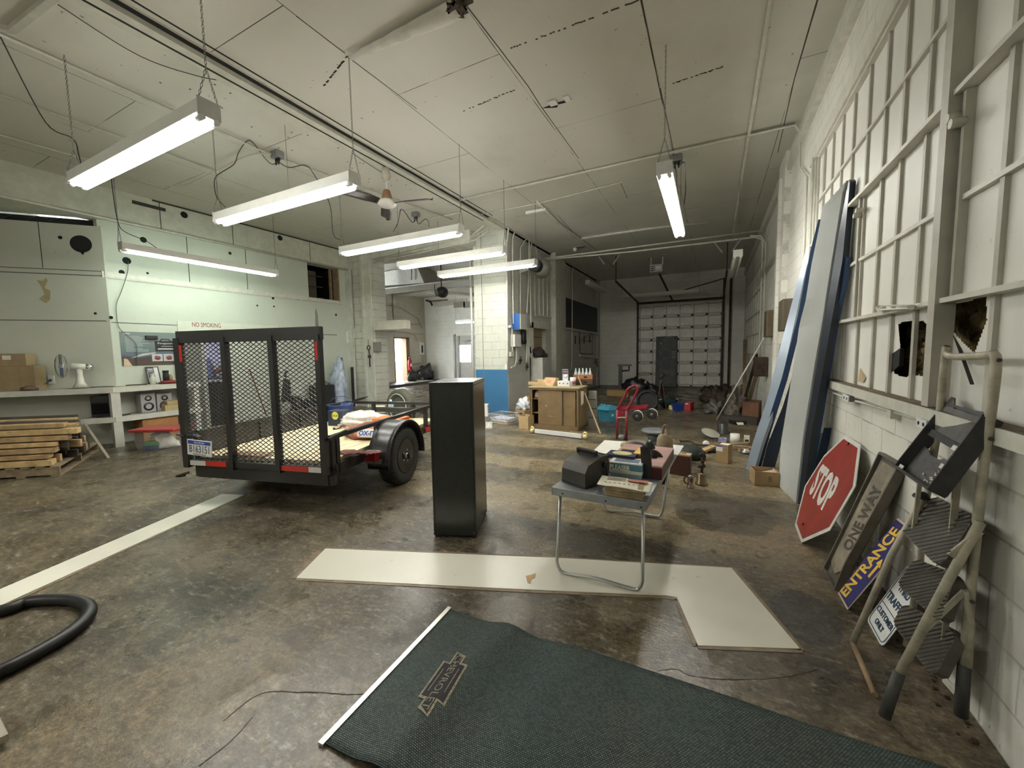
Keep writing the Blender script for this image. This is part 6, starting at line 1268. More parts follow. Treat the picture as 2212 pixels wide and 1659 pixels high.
for k in range(4): mb.lump((.03+k*(F.W-.06)/3, .1, F.H-.02), (.04, .04, .04), k, .3)
mb.out('lid', m_lb, t); F.mb().box(F.W*.25, F.W*.27, -.004, 0, 0, F.H*.75).out('rib', m_lb, t); MB(F.M).box(F.W, F.W+.004, .1, .17, F.H*.35, F.H*.5).out('white_symbol', M_white, t)
# ================================================================ red hand truck
p0, p1 = G(1333, 948), G(1353, 951); t = T('hand_truck', 'red hand truck standing upside down on its handle ends', 'hand truck', (p0+p1)/2)
m_rt = mat('maroon_red_enamel', (.2, .01, .022), .28, var=.12); uu = (p1-p0).normalized(); bk = V(-uu.y, uu.x, 0); wd = (p1-p0).length
def HTp(x, y, k=0): return HT(x, y, p0.lerp(p1, k))
zA_ = HTp(1335, 885).z; zT = HTp(1365, 833).z
for k, P in enumerate(((1333, 948), (1353, 951))): q = G(*P); MB().tube([q, q+V(0, 0, zA_)], .022, 10).out('rail', m_rt, t)
q0, q1 = p0+V(0, 0, zA_), p1+V(0, 0, zA_); tv = uu*.18+bk*.05
MB().tube(smooth_path([q0, q0+tv*.7+V(0, 0, (zT-zA_)*.6), q0+tv+V(0, 0, (zT-zA_)*.88), q0+tv*1.5+V(0, 0, zT-zA_), q1+tv*.9+V(0, 0, zT-zA_), q1+tv*.9+V(0, 0, (zT-zA_)*.8), q1+tv*.5+V(0, 0, (zT-zA_)*.4), q1]), .022, 10).out('nose_loop', m_rt, t)
mb = MB(); mb.prism([q0, q1, q1+uu*.33+bk*.05+V(0, 0, .05), q1+uu*.3+bk*.2+V(0, 0, .09), q0+bk*.05+V(0, 0, .03)], (0, 0, .02)); mb.prism([q0+V(0, 0, -.0), q0+V(0, 0, -.18), q1+V(0, 0, -.02)], bk*.02); mb.out('axle_bracket', m_rt, t)
for k in (0, 1):
    c = q1+uu*(.2+.19*k)+bk*(.0+.14*k)+V(0, 0, -.07+.03*k); Mw = frame(c, uu, V(0, 0, 1))
    w1 = MB(Mw).lathe([(.03, -.02), (.07, -.03), (.088, -.02), (.088, .02), (.07, .03), (.03, .02)], (0, 0, 0), 28).out('wheel', M_black, t); MB(Mw).tube(arc((0, 0, .0), .088, -.4, 2.4, 14, V(1, 0, 0), V(0, 1, 0)), .008).out('fender_guard', mat('white_guard', (.7, .68, .62), .4), t); MB(Mw).cyl((0, 0, -.035), (0, 0, .035), .02).out('hub', M_steel, w1)
z1_ = HTp(1340, 902).z; MB().bar(p0+V(0, 0, z1_), p1+V(0, 0, z1_+.02), .03, .015).out('cross_strap', M_card2, t); MB().tube([(p0+p1)/2+V(0, 0, z1_), (p0+p1)/2+V(0, 0, .03)], .008).out('rod', M_rust, t); MB().lump((p0+p1)/2, (.07, .04, .06), 4, .3).out('foot_bracket', M_grey, t)
# ================================================================ brown sliding door cabinet and what stands on and around it
a, c = G(1145, 924), G(1251, 932); u1 = (c-a).normalized(); v1 = V(-u1.y, u1.x, 0); Wd = (c-a).length; e = G(1271, 920); Dp = .55; zc = HT(1145, 836, a).z
Mk = Matrix(((u1.x, v1.x, 0, a.x), (u1.y, v1.y, 0, a.y), (0, 0, 1, 0), (0, 0, 0, 1))); m_bc = mat('brown_cabinet_steel', (.2, .135, .062), .5, var=.12)
t = T('sliding_door_cabinet', 'low brown cabinet with half open sliding doors in front of the grey wall', 'cabinet', Mk @ V(Wd/2, Dp/2, 0))
mb = MB(Mk); mb.box(0, .02, 0, Dp, 0, zc); mb.box(Wd-.02, Wd, 0, Dp, 0, zc); mb.box(0, Wd, Dp-.01, Dp, 0, zc); mb.box(0, Wd, 0, Dp, 0, .08); mb.box(0, .05, 0, .02, 0, zc); mb.box(Wd-.05, Wd, 0, .02, 0, zc); mb.box(0, Wd, 0, .02, zc-.05, zc); mb.out('carcass', m_bc, t)
MB(Mk).bbox(-.015, Wd+.015, -.015, Dp+.01, zc-.012, zc+.012, .005).out('cabinet_top', mat('ochre_top', (.4, .32, .18), .5, var=.15), t)
dx0, dx1, dx2 = Wd*.17, Wd*.66, Wd*.92
d = MB(Mk).box(dx0, dx1, .022, .035, .085, zc-.05).out('sliding_door', m_bc, t); MB(Mk).cyl((dx0+.04, .022, zc*.66), (dx0+.04, .0, zc*.66), .015).out('knob', mat('brass_knob', (.5, .38, .2), .3, .8), d)
mb = MB(Mk); mb.prism([(dx0+.16, .0215, zc*.55), (dx0+.18, .0215, zc*.53), (dx0+.17, .0215, zc*.58)], (0, -.001, 0)); mb.bar((dx0+.2, .021, zc*.32), (dx0+.32, .021, zc*.3), .004, .002); mb.out('paint_chip', M_paper, d)
MB(Mk).box(dx1-.1, dx2, .04, .052, .085, zc-.05).out('sliding_door', m_bc, t); MB(Mk).box(dx1, dx1+.012, .02, .04, .085, zc-.05).out('door_edge', M_seam, t)
for z in (zc*.36, zc*.7): MB(Mk).box(.02, Wd-.02, .06, Dp-.02, z, z+.01).out('shelf', mat('pale_brown_shelf', (.3, .22, .13), .5), t)
one(MB(Mk).lump((.1, .2, zc*.71+.01), (.07, .1, .1), 5, .2), 'pink_bundle', mat('pink_white', (.6, .45, .45), .7), 'pinkish bundle on the upper shelf inside the brown cabinet', 'bundle')
MB(Mk).prism([(Wd+.004, .1, zc*.92), (Wd+.004, .3, zc*.9), (Wd+.004, .28, zc*.62), (Wd+.004, .12, zc*.58)], (.003, 0, 0)).out('hanging_notice', M_paper, t)
Tt = zc+.012
def oncab(x, y): return iK @ G(x, y, Tt)
iK = Mk.inverted()
def kbox(xl, yl, xr, yr, ytop, D): return Fr(xl, yl, xr, yr, ytop, D, Tt)
F = kbox(1141, 831, 1172, 833, 824, .3); mb = F.mb(); mb.box(0, F.W+.05, 0, .3, 0, .006); mb.box(0, F.W+.05, 0, .006, 0, F.H); mb.box(0, .006, 0, .3, 0, F.H); mb.box(0, F.W+.05, .294, .3, 0, F.H*1.5); mb.out('tmpx', M_card2); tag(bpy.data.objects['tmpx'], 'flat open tan carton tray at the left end of the brown cabinet top', 'carton'); bpy.data.objects['tmpx'].name = 'carton_tray'
F = kbox(1171, 832, 1194, 834, 815, .2); t = T('tan_gift_box', 'tan gable shaped carton with a red stamp on the brown cabinet', 'carton', F.c); F.mb().prism([(0, 0, 0), (0, .09, F.H*.96), (0, .16, F.H*.96), (0, .22, 0)], (F.W, 0, 0)).out('body', M_card2, t)
mb = F.mb(); mb.M = F.M @ frame((F.W*.5, .045, F.H*.5), (1, 0, 0), (0, .09, F.H)); mb.bbox(-.06, .06, -.035, .035, -.001, .002, .001); mb.out('red_stamp', mat('red_stamp', (.6, .22, .14), .7, var=.3, scale=60), t)
F = kbox(1204, 834, 1230, 835, 823, .18); t = T('white_flat_box', 'white flat box with small black marks on the brown cabinet', 'box', F.c); F.mb().bbox(0, F.W, 0, .18, 0, F.H, .003).out('body', M_white, t)
mb = F.mb()
for k in (.2, .5, .85): mb.box(F.W*k-.012, F.W*k+.012, -.002, 0, F.H*.45, F.H*.65)
mb.out('black_mark', M_blackink, t); h1 = F.H
F3 = kbox(1216, 834, 1227, 834, 812, .12); t = T('white_egg_packet', 'white packet with an oval window standing on the flat white box', 'packet', F3.c+V(0, 0, 0)); F3.mb().bbox(0, F3.W, .04, .12, h1, h1+.13, .004).out('packet', mat('packet_white', (.75, .75, .76), .4, var=.15, scale=40), t); F3.mb().lathe([(.002, -.005), (.035, -.004), (.035, .0), (.002, .0)], (F3.W/2, .038, h1+.09), 20, 'y').out('oval_window', mat('lilac_white', (.8, .78, .85), .4), t)
p = F3.M @ V(F3.W/2, .14, 0); t = T('purple_label_box', 'small box with white and purple lettering behind the oval window packet', 'box', p); MB(F3.M).bbox(-.02, F3.W+.0, .13, .2, 0, .33, .003).out('body', mat('greyish_lilac', (.42, .4, .42), .5), t); MB(F3.M).box(-.015, F3.W-.005, .128, .13, .23, .32).out('label_panel', mat('dark_lilac_print', (.12, .09, .12), .5), t); text('Supreme', frame(F3.M @ V(F3.W*.45, .127, .28), F3.u, V(0, 0, 1)), .03, M_white, 'lettering', t, fit=(.085, .03), ext=.0005)
F3 = kbox(1232, 834, 1240, 834, 814, .1); t = T('paper_cup', 'white paper cup with red print beside the soda crates', 'cup', F3.c); F3.mb().lathe([(.01, 0), (.05, 0), (.062, .17), (.01, .17)], (.05, .08, 0), 20).out('cup', M_white, t); F3.mb().lathe([(.0535, .03), (.0595, .1)], (.05, .08, 0), 20).out('red_print', mat('dull_red_print', (.42, .1, .14), .6, var=.6, scale=40), t)
# soda crates and bottles
def crate(F, m, lab, dark=False):
    t = T('soda_crate', lab, 'crate', F.c, 'soda crates on the brown cabinet'); D = .3; w_ = .012; h_ = F.H
    mb = F.mb(); mb.box(0, F.W, 0, w_, 0, h_); mb.box(0, F.W, D-w_, D, 0, h_); mb.box(0, w_, w_, D-w_, 0, h_); mb.box(F.W-w_, F.W, w_, D-w_, 0, h_); mb.box(0, F.W, 0, D, 0, w_); mb.out('body', m, t)
    F.mb().bbox(F.W*.55, F.W*.72, -.004, 0, h_*.35, h_*.65, .002).out('hand_hole', M_dark, t); return t
F = kbox(1238, 831, 1280, 831, 820, .3); F.W = min(F.W, .42); crate(F, mat('dark_crate_wood', (.09, .05, .03), .6), 'dark brown wooden soda crate, the lower one on the cabinet'); h1 = F.H
Fu = Fr(1236, 819, 1278, 820, 808, .3, Tt+h1); Fu.W = F.W; Fu.M = F.M.copy(); Fu.M.translation.z = Tt+h1+.001; Fu.H = .1; crate(Fu, mat('orange_crate_wood', (.4, .17, .07), .6, var=.2), 'orange brown wooden soda crate holding clear bottles, the upper one')
bp_ = None
for j in range(3):
    for k in range(5):
        q = Fu.M @ V(.05+k*(Fu.W-.1)/4, .06+j*.09, .014)
        if bp_ is None: bp_ = one(MB().lathe([(.005, 0), (.028, 0), (.03, .01), (.03, .11), (.012, .17), (.011, .21), (.005, .211)], q, 14), 'soda_bottle', mat('bottle_glass', (.75, .82, .8), .05, var=0, spec=.8, alpha=.55), 'clear empty bottle standing in the orange brown crate', 'bottle', 'bottles in the upper soda crate'); q00 = q
        else: clone(bp_, q-q00)
# stick, white edging, boxes, basket
a = G(1297, 937); c = F.M @ V(.1, -.03, 0); c.z = Tt+.18; one(MB().bar(a, c, .022, .022), 'leaning_stick', mat('pale_stick', (.48, .34, .2), .6), 'pale wooden stick leaning on the right end of the brown cabinet', 'stick')
F = Fr(1272, 921, 1283, 922, 845, .5); t = T('grey_locker', 'grey panelled screen standing behind the brown cabinet at its right', 'panel', F.c); q0_, q1_ = G(1271, 921), G(1286, 921); mb = F.mb(); zt_ = HT(1275, 844, G(1275, 921)).z; F.mb().box(0, F.W+.05, 0, .04, 0, zt_).out('panel', mat('dim_grey_panel', (.25, .25, .22), .6), t)
for k in range(1, 4): F.mb().box(0, F.W+.05, -.004, 0, zt_*k/4, zt_*k/4+.015).out('joint', M_seam, t)
a, c = G(1150, 930, .05), G(1264, 943, .05); t = T('white_strip_lamp', 'white strip on the floor with yellow and white end fittings, before the brown cabinet', 'strip', (a+c)/2)
mb = MB(); mb.bar(a.lerp(c, .06), c.lerp(a, .06), .05, .07); mb.out('white_bar', M_white, t)
for q, s_ in ((a, 1), (c, 2)):
    mb = MB(); mb.tube([q+V(.03*math.cos(k*.5), .0, .02+.05*math.sin(k*.5)) for k in range(13)], .018, 8); mb.ball(q+V(0, 0, 0), .045); mb.out('end_fitting', mat('yellow_white_tape', (.7, .62, .3), .4, var=.4, scale=30), t)
F, t = carton(1113, 899, 1133, 903, 884, .35, 'cardboard box with a plastic bag on it by the grey wall'); F.mb().box(F.W*.3, F.W*.75, -.002, 0, F.H*.35, F.H*.65).out('printed_mark', M_seam, t)
one(F.mb().lump((F.W*.45, .15, F.H), (.18, .14, .16), 6, .45, 24, 14), 'plastic_bag', mat('white_carrier_bag', (.72, .74, .76), .3, var=.08), 'white carrier bag sitting on the cardboard box by the grey wall', 'bag')
carton(1121, 926, 1141, 928, 898, .25, 'tall tan cardboard box against the left end of the brown cabinet', M_card2, True)
carton(1134, 888, 1146, 888, 857, .3, 'cardboard box behind, between grey wall and brown cabinet')
# white wire basket
F = Fr(1055, 912, 1096, 918, 893, .5); t = T('wire_basket', 'white wire basket full of papers by the blue base of the column', 'basket', F.c); m_w = mat('white_wire', (.72, .72, .68), .4, var=0)
F.W = max(F.W, .42); h_ = .2; D = .42
mb = F.mb(); mb.tube([(0, 0, h_), (F.W, 0, h_), (F.W, D, h_), (0, D, h_)], .007, 6, True); mb.tube([(.02, .02, .01), (F.W-.02, .02, .01), (F.W-.02, D-.02, .01), (.02, D-.02, .01)], .005, 6, True)
for k in range(13): x = F.W*k/12; mb.tube([(x, 0, h_), (x, .02, .01), (x, D-.02, .01), (x, D, h_)], .003, 4)
for k in range(11): y = D*k/10; mb.tube([(0, y, h_), (.02, y, .01), (F.W-.02, y, .01), (F.W, y, h_)], .003, 4)
mb.out('wire_frame', m_w, t)
for k, (x0, z0, m, lab) in enumerate(((.03, .015, M_card2, 'tan folder at the bottom of the white wire basket'), (.05, .045, M_paper, 'white papers in the white wire basket'), (.02, .075, mat('printed_blue_white', (.5, .52, .7), .6, var=.6, scale=25), 'blue and white printed paper on top in the wire basket'))):
    mb = F.mb(); mb.bbox(x0, F.W-.05, .04, D-.05, z0, z0+.03, .005); one(mb, 'basket_paper', m, lab, 'paper')
F = Fr(1049, 925, 1063, 925, 912, .2); one(F.mb().hull8([(0, 0, 0), (F.W, 0, 0), (F.W, .02, 0), (0, .02, 0), (0, .03, F.H), (F.W, .03, F.H), (F.W, .05, F.H), (0, .05, F.H)]), 'magazine', mat('white_magazine', (.7, .68, .68), .4, var=.3, scale=18), 'white magazine with a coloured badge beside the steel cabinet', 'magazine')
F = Fr(1044, 900, 1054, 900, 874, .2); one(F.mb().bbox(0, F.W, 0, .2, 0, F.H, .01), 'white_pail', M_white, 'white pail just visible behind the steel cabinet', 'pail')
# spare whitewall tyre in the opening
p = G(868, 914); R_ = .385; t = T('whitewall_tyre', 'olive grey whitewall tyre on a black rim standing in the side opening', 'tyre', p)
Mw = frame(p+V(0, 0, R_), V(1, -.1, 0), V(0, 0, 1)); Rr = R_
MB(Mw).lathe([(Rr*.55, -.09), (Rr*.72, -.115), (Rr*.93, -.1), (Rr, -.06), (Rr, .06), (Rr*.93, .1), (Rr*.72, .115), (Rr*.55, .09)], (0, 0, 0), 48).out('tyre', mat('olive_rubber', (.085, .085, .06), .7, var=.2, scale=20), t)
mb = MB(Mw); mb.tube([(Rr*.72*math.cos(k_*PI/24), Rr*.72*math.sin(k_*PI/24), .112) for k_ in range(48)], .011, 6, True); mb.out('white_wall', mat('whitewall', (.6, .58, .48), .5), t)
MB(Mw).lathe([(.01, .0), (Rr*.2, .02), (Rr*.42, .02), (Rr*.5, .08), (Rr*.56, .1), (Rr*.56, -.1)], (0, 0, 0), 40).out('rim', mat('black_rim', (.02, .02, .02), .25, var=0), t)
# ================================================================ sheets and signs leaning on the right wall
def plane3(a, b_, c):
    n = (b_-a).cross(c-a).normalized()
    if n.x > 0: n = -n
    return a, n
def onp(P, pl): return [PL(x, y, *pl) for x, y in P]
def lerp_poly(P, y):
    for (x0, y0), (x1, y1) in zip(P, P[1:]):
        if y0 <= y <= y1: return x0+(x1-x0)*(y-y0)/(y1-y0)
    return P[-1][0] if y > P[-1][1] else P[0][0]
def sheet(name, L, R, floor2, topx, m, lab, cat, thick=.015, corr=0, ny=24):
    """long sheet given by its left and right edges; stands on the floor, leans on the wall"""
    a, b_ = G(*floor2[0]), G(*floor2[1]); pl = plane3(a, b_, WX(*topx, XR-.03))
    y0L, y1L, y0R, y1R = L[0][1], L[-1][1], R[0][1], R[-1][1]; nx = 49 if corr else 1
    def fn(u_, v_):
        yl, yr = y0L+(y1L-y0L)*v_, y0R+(y1R-y0R)*v_
        A = PL(lerp_poly(L, yl), yl, *pl); B = PL(lerp_poly(R, yr), yr, *pl); p = A.lerp(B, u_)
        if corr: p = p+pl[1]*(corr*(1.4, 0, 0, 1.4, 0, .5, 0)[int(u_*nx+.5) % 7])
        return p
    mb = MB(); mb.grid(nx, ny, fn, False, -pl[1]*thick); return one(mb, name, m, lab, cat), pl
m_gal = mat('pale_galvanised_sheet', (.7, .72, .71), .3, .1, .06, 2); m_blue = mat('blue_coated_steel', (.035, .075, .17), .25, .2, .15, 3, spec=.7); m_gb = mat('grey_blue_steel', (.3, .35, .42), .28, .4, .1, 3); m_dkb = mat('blackish_blue_steel', (.015, .022, .035), .3, .2, .1, 3)
bx = WX(1822, 555, XR-.03)
sheet('blue_flashing', [(1768, 474), (1750, 545), (1722, 690), (1688, 820), (1643, 960), (1627, 1022)], [(1778, 474), (1764, 545), (1734, 690), (1701, 820), (1657, 960), (1640, 1026)], ((1627, 1012), (1650, 1015)), (1775, 474), m_blue, 'tall blue metal flashing leaning between the grey strip and the wide corrugated sheet', 'metal sheet', .03)
sheet('grey_channel', [(1742, 537), (1701, 690), (1658, 860), (1625, 960), (1611, 1013)], [(1750, 538), (1718, 690), (1680, 860), (1645, 960), (1628, 1020)], ((1611, 1013), (1628, 1020)), (1745, 537), m_gb, 'grey blue metal channel, leftmost of the leaning sheets', 'metal sheet', .04)
sheet('dark_channel', [(1724, 762), (1706, 830), (1690, 880), (1658, 960), (1645, 1012)], [(1728, 760), (1714, 850), (1692, 940), (1683, 975), (1672, 1016)], ((1645, 1010), (1674, 1014)), (1726, 762), m_dkb, 'short dark blue channel leaning left of the wide corrugated sheet', 'metal sheet', .05)
Lc = [(1781, 446), (1777, 476), (1757, 572), (1744, 653), (1731, 700), (1723, 758), (1702, 889), (1690, 960), (1686, 1052)]
Rc = [(1833, 390), (1827, 402), (1809, 517), (1791, 626), (1780, 700), (1763, 794), (1739, 942), (1723, 1088)]
_, plc = sheet('corrugated_sheet', Lc, Rc, ((1690, 1055), (1723, 1088)), (1833, 392), m_gal, 'wide pale corrugated metal sheet leaning high on the right wall', 'metal sheet', .012, .012, 30)
sheet('dark_edge_channel', [(1833.5, 388), (1809, 517), (1780, 700), (1740, 942), (1723, 1088)], [(1836, 392), (1820, 560), (1797, 690), (1752, 942), (1734, 1091)], ((1723, 1092), (1737, 1100)), (1834, 389), m_dkb, 'black blue channel running up the right edge of the corrugated sheet', 'metal sheet', .05)
sheet('blue_grey_channel', [(1822, 555), (1816, 600), (1797, 690), (1752, 942), (1732, 1085)], [(1828, 555), (1824, 600), (1804, 690), (1762, 942), (1740, 1088)], ((1732, 1083), (1741, 1088)), (1825, 556), m_blue, 'narrow blue channel leaning right of the corrugated sheet', 'metal sheet', .04)
sheet('short_channel', [(1771, 935), (1752, 1000), (1738, 1060)], [(1777, 937), (1762, 1000), (1746, 1066)], ((1738, 1058), (1748, 1064)), (1774, 937), m_gb, 'short grey channel standing behind the stop sign, left one', 'metal sheet', .02)
sheet('short_channel', [(1780, 924), (1764, 990), (1748, 1060)], [(1792, 925), (1790, 990), (1776, 1062)], ((1748, 1058), (1760, 1064)), (1786, 925), m_blue, 'short blue channel standing behind the stop sign, right one', 'metal sheet', .02)
def quadframe(BL, BR, TL, pl, off=.004):
    a, b_, c = onp([BL, BR, TL], pl); n = pl[1]; x = (b_-a).normalized(); y = c-a; y = y-x*y.dot(x); yn = y.normalized()
    if x.cross(yn).dot(n) < 0: n = -n
    o = a+(b_-a)/2+(c-a)/2+pl[1]*off
    M = Matrix(((x.x, yn.x, pl[1].x, o.x), (x.y, yn.y, pl[1].y, o.y), (x.z, yn.z, pl[1].z, o.z), (0, 0, 0, 1)))
    return M, (b_-a).length, y.length
def shearframe(BL, BR, TL, pl, off=.004):
    """frame whose y axis follows the lettering's own uprights"""
    a, b_, c = onp([BL, BR, TL], pl); x = (b_-a).normalized(); y = (c-a).normalized(); o = (b_+c)/2+pl[1]*off; n = pl[1]
    return Matrix(((x.x, y.x, n.x, o.x), (x.y, y.y, n.y, o.y), (x.z, y.z, n.z, o.z), (0, 0, 0, 1))), (b_-a).length, (c-a).length
# STOP
pl = plane3(G(1717, 1135), G(1731, 1172), WX(1842, 950, XR-.03))
z4 = lambda P: [(1680+x/4.147, 900+y/4.147) for x, y in P]
oct_ = onp(z4([(605, 165), (742, 250), (695, 625), (465, 1020), (207, 1132), (152, 975), (243, 620), (415, 347)]), pl)
cen = sum(oct_, V(0, 0, 0))/8
t = T('stop_sign', 'red octagonal STOP sign standing on the floor against the right wall', 'sign', cen)
MB().prism([p-pl[1]*.004 for p in oct_], pl[1]*.004).out('plate', mat('sign_white', (.62, .62, .56), .45), t)
o = MB().prism([cen+(p-cen)*.925+pl[1]*.0005 for p in oct_], pl[1]*.001).out('red_field', mat('faded_stop_red', (.27, .035, .025), .4, var=.2, scale=9), t)
M_, w_, h_ = shearframe((1747, 1065), (1781, 1112), (1777, 1000), pl, .002)
text('STOP', M_, .1, mat('sign_white', (.62, .62, .56), .45), 'lettering', o, fit=(w_*1.0, h_), ext=.0006, bold=.004)
mb = MB()
for x, y in ((1833, 961), (1735, 1134)): q = PL(x, y, *pl)+pl[1]*.002; mb.bar(q-V(0, 0, .02)+V(0, .01, 0), q+V(0, -.01, .02), .008, .002)
mb.out('slot_scratch', M_dark, o)
# ONE WAY
pl = plane3(G(1779, 1228), G(1802, 1274), WX(1899, 978, XR-.03))
P = onp([(1899, 978), (1938, 1000), (1935, 1016), (1826, 1215), (1802, 1274), (1779, 1228)], pl); cen = sum(P, V(0, 0, 0))/6
t = T('one_way_sign', 'weathered brown ONE WAY board leaning right of the stop sign', 'sign', cen)
MB().prism([p-pl[1]*.05 for p in P], pl[1]*.03).out('backing_board', mat('old_sign_frame', (.11, .095, .075), .7, var=.35), t)
Q = onp([(1898, 988), (1929, 1008), (1812, 1232), (1796, 1240), (1790, 1226), (1786, 1206)], pl)
MB().prism([cen+(p-cen)*.97-pl[1]*.019 for p in Q], pl[1]*.004).out('faded_panel', mat('faded_tan_panel', (.23, .2, .145), .7, var=.5, scale=8), t)
mb = MB()
for a, b_ in zip(P, P[1:]+P[:1]): mb.bar(a-pl[1]*.02, b_-pl[1]*.02, .016, .045, up=pl[1])
mb.out('frame_edge', mat('old_sign_frame', (.11, .095, .075), .7, var=.35), t)
M_, w_, h_ = shearframe((1830, 1190), (1901, 1050), (1815, 1180), pl, -.013)
text('ONE WAY', M_, .1, mat('worn_dark_letters', (.07, .06, .05), .8, var=.4), 'lettering', t, fit=(w_, h_*1.1), ext=.0006, bold=.003)
# ENTRANCE
pl = plane3(G(1810, 1281), G(1830, 1317), WX(1939, 1120, XR-.03))
P = onp([(1939, 1119), (1957, 1133), (1924, 1206), (1830, 1317), (1810, 1281), (1870, 1203)], pl); cen = sum(P, V(0, 0, 0))/6
t = T('entrance_sign', 'blue ENTRANCE sign with yellow letters and arrow leaning under the ladder', 'sign', cen)
MB().prism([p-pl[1]*.004 for p in P], pl[1]*.004).out('plate', mat('sign_border', (.62, .5, .42), .5), t)
MB().prism([cen+(p-cen)*.96+pl[1]*.0005 for p in P], pl[1]*.001).out('blue_field', mat('deep_sign_blue', (.022, .022, .13), .4), t)
m_y = mat('sign_yellow', (.75, .48, .06), .45)
M_, w_, h_ = shearframe((1827, 1291), (1948, 1147), (1815, 1278), pl, .002)
text('ENTRANCE', M_, .1, m_y, 'lettering', t, fit=(w_, h_*1.1), ext=.0006, bold=.003)
a, b_ = onp([(1877, 1247), (1900, 1220)], pl); a += pl[1]*.002; b_ += pl[1]*.002; tip = PL(1908, 1208, *pl)+pl[1]*.002; d = (tip-a).normalized(); sd = d.cross(pl[1])
mb = MB(); mb.bar(a, b_, .022, .002, up=pl[1]); mb.prism([b_+sd*.03-d*.01, b_-sd*.03-d*.01, tip], pl[1]*.001); mb.out('arrow', m_y, t)
# TRAFFIC sign
pl = plane3(G(1872, 1338), G(1905, 1399), WX(1956, 1225, XR-.03))
BL, BR, TL = onp([(1872, 1338), (1905, 1399), (1962, 1218)], pl); cen = (BR+TL)/2
t = T('traffic_sign', 'white TRAFFIC CUSTOMER ONLY sign partly hidden by the ladder steps', 'sign', cen)
x = (BR-BL); y = (TL-BL); Wf = x.length; Hf = y.length
def rr_poly(k):
    o = []; c = .12
    for (sx_, sy_, a0) in ((1, 1, 0), (0, 1, 90), (0, 0, 180), (1, 0, 270)):
        for j in range(4): a = math.radians(a0+30*j); o.append(BL+x*((sx_-(c if sx_ else -c)+c*math.cos(a)-.5)*k+.5)+y*((sy_-(c*Wf/Hf if sy_ else -c*Wf/Hf)+c*Wf/Hf*math.sin(a)-.5)*(1-(1-k)*Wf/Hf)+.5))
    return o
MB().prism([p-pl[1]*.003 for p in rr_poly(1)], pl[1]*.003).out('plate', M_white, t)
R1 = rr_poly(.9); mb = MB()
for a, b_ in zip(R1, R1[1:]+R1[:1]): mb.bar(a+pl[1]*.001, b_+pl[1]*.001, .004, .001, up=pl[1])
m_ink = mat('dark_teal_ink', (.01, .05, .1), .5, var=0); mb.out('border_line', m_ink, t)
for s_, cxy, fw_, fh_ in (('ONLY', (1904, 1347), .42, .05), ('CUSTOMER', (1917, 1331), .84, .055), ('TRAFFIC', (1938, 1299), .84, .07), ('THRU', (1956, 1272), .5, .07)):
    q = PL(*cxy, *pl)+pl[1]*.002; k = (q-BL).dot(y.normalized())/Hf; q = BL+x*.5+y*k+pl[1]*.002
    if s_ == 'ONLY': pass
    xn, yn = x.normalized(), y.normalized(); M_ = Matrix(((xn.x, yn.x, pl[1].x, q.x), (xn.y, yn.y, pl[1].y, q.y), (xn.z, yn.z, pl[1].z, q.z), (0, 0, 0, 1)))
    text(s_, M_, .1, m_ink, 'lettering', t, fit=(Wf*fw_, .032 if fh_ < .06 else .045), ext=.0004, bold=.002)
q = PL(1925, 1316, *pl); k = (q-BL).dot(y.normalized())/Hf; mb = MB(); mb.bar(BL+x*.08+y*k+pl[1]*.001, BL+x*.92+y*k+pl[1]*.001, .004, .001, up=pl[1]); mb.out('rule_line', m_ink, t)
# ================================================================ folding stepladder
yl, yr = 2.58, 2.14
def A(px, py, y): return WY(px, py, y)
m_ld = mat('paint_splashed_cream_tube', (.4, .37, .28), .45, var=.3, scale=14); m_boot = mat('grey_rubber_boot', (.06, .06, .055), .6, var=.2)
t = T('stepladder', 'cream tubular folding stepladder with ribbed steps and black top tray, leaning on the right wall', 'stepladder', (.85, 2.35, 0))
tl, tr_ = A(2040, 790, yl), A(2151, 800, yr)
hs = [A(2012, 1005, yl), A(2030, 900, yl), tl, A(2040, 760, yl)+V(0, -.02, .02), tl.lerp(tr_, .13)+V(0, 0, .045), tl.lerp(tr_, .87)+V(0, 0, .055), A(2151, 770, yr)+V(0, .02, .01), tr_, A(2125, 1000, yr), A(2110, 1140, yr), A(2095, 1290, yr), A(2082, 1445, yr)]
MB().tube(hs[:2]+smooth_path(hs[1:9], 6)[1:]+hs[9:], .0155, 12).out('rail', m_ld, t)
MB().tube([A(2082, 1445, yr)+V(0, 0, .02), A(2076, 1545, yr+.01)], [.02, .022], 12).out('boot', m_boot, t)
MB().tube([A(2012, 1000, yl), A(1998, 1100, yl), A(1985, 1240, yl), V(.9, yl, .03)], .014, 10).out('rail', m_ld, t)
f0, f1 = G(1910, 1548, .02), G(1842, 1388, .02)
j0 = A(2118, 1128, 2.11)
MB().tube([j0, A(2050, 1250, 2.1), A(1940, 1460, 2.07)], .0155, 12).out('front_leg', m_ld, t); MB().tube([A(1943, 1452, 2.07), f0], [.0195, .021], 12).out('boot', m_boot, t)
MB().tube([A(1978, 1080, yl-.03)+V(.03, 0, .02), A(1925, 1200, yl-.02), f1], .0145, 12).out('front_leg', m_ld, t)
MB().tube([f1+V(0, 0, -.002), f0.lerp(f1, .25)+V(0, 0, -.002)], .0125, 10).out('foot_bar', M_oldwood, t)
MB().bar(A(2071, 1005, 2.25), A(2049, 1232, 2.22), .022, .01, up=(0, 1, 0)).out('strut', m_ld, t)
MB().bar(A(1987, 1040, 2.5), A(1972, 1160, 2.5), .016, .01, up=(0, 1, 0)).out('strut', m_ld, t)
MB().bar(A(2083, 1277, 2.12), A(1983, 1375, 2.08), .018, .008, up=(0, 1, 0)).out('strut', m_ld, t)
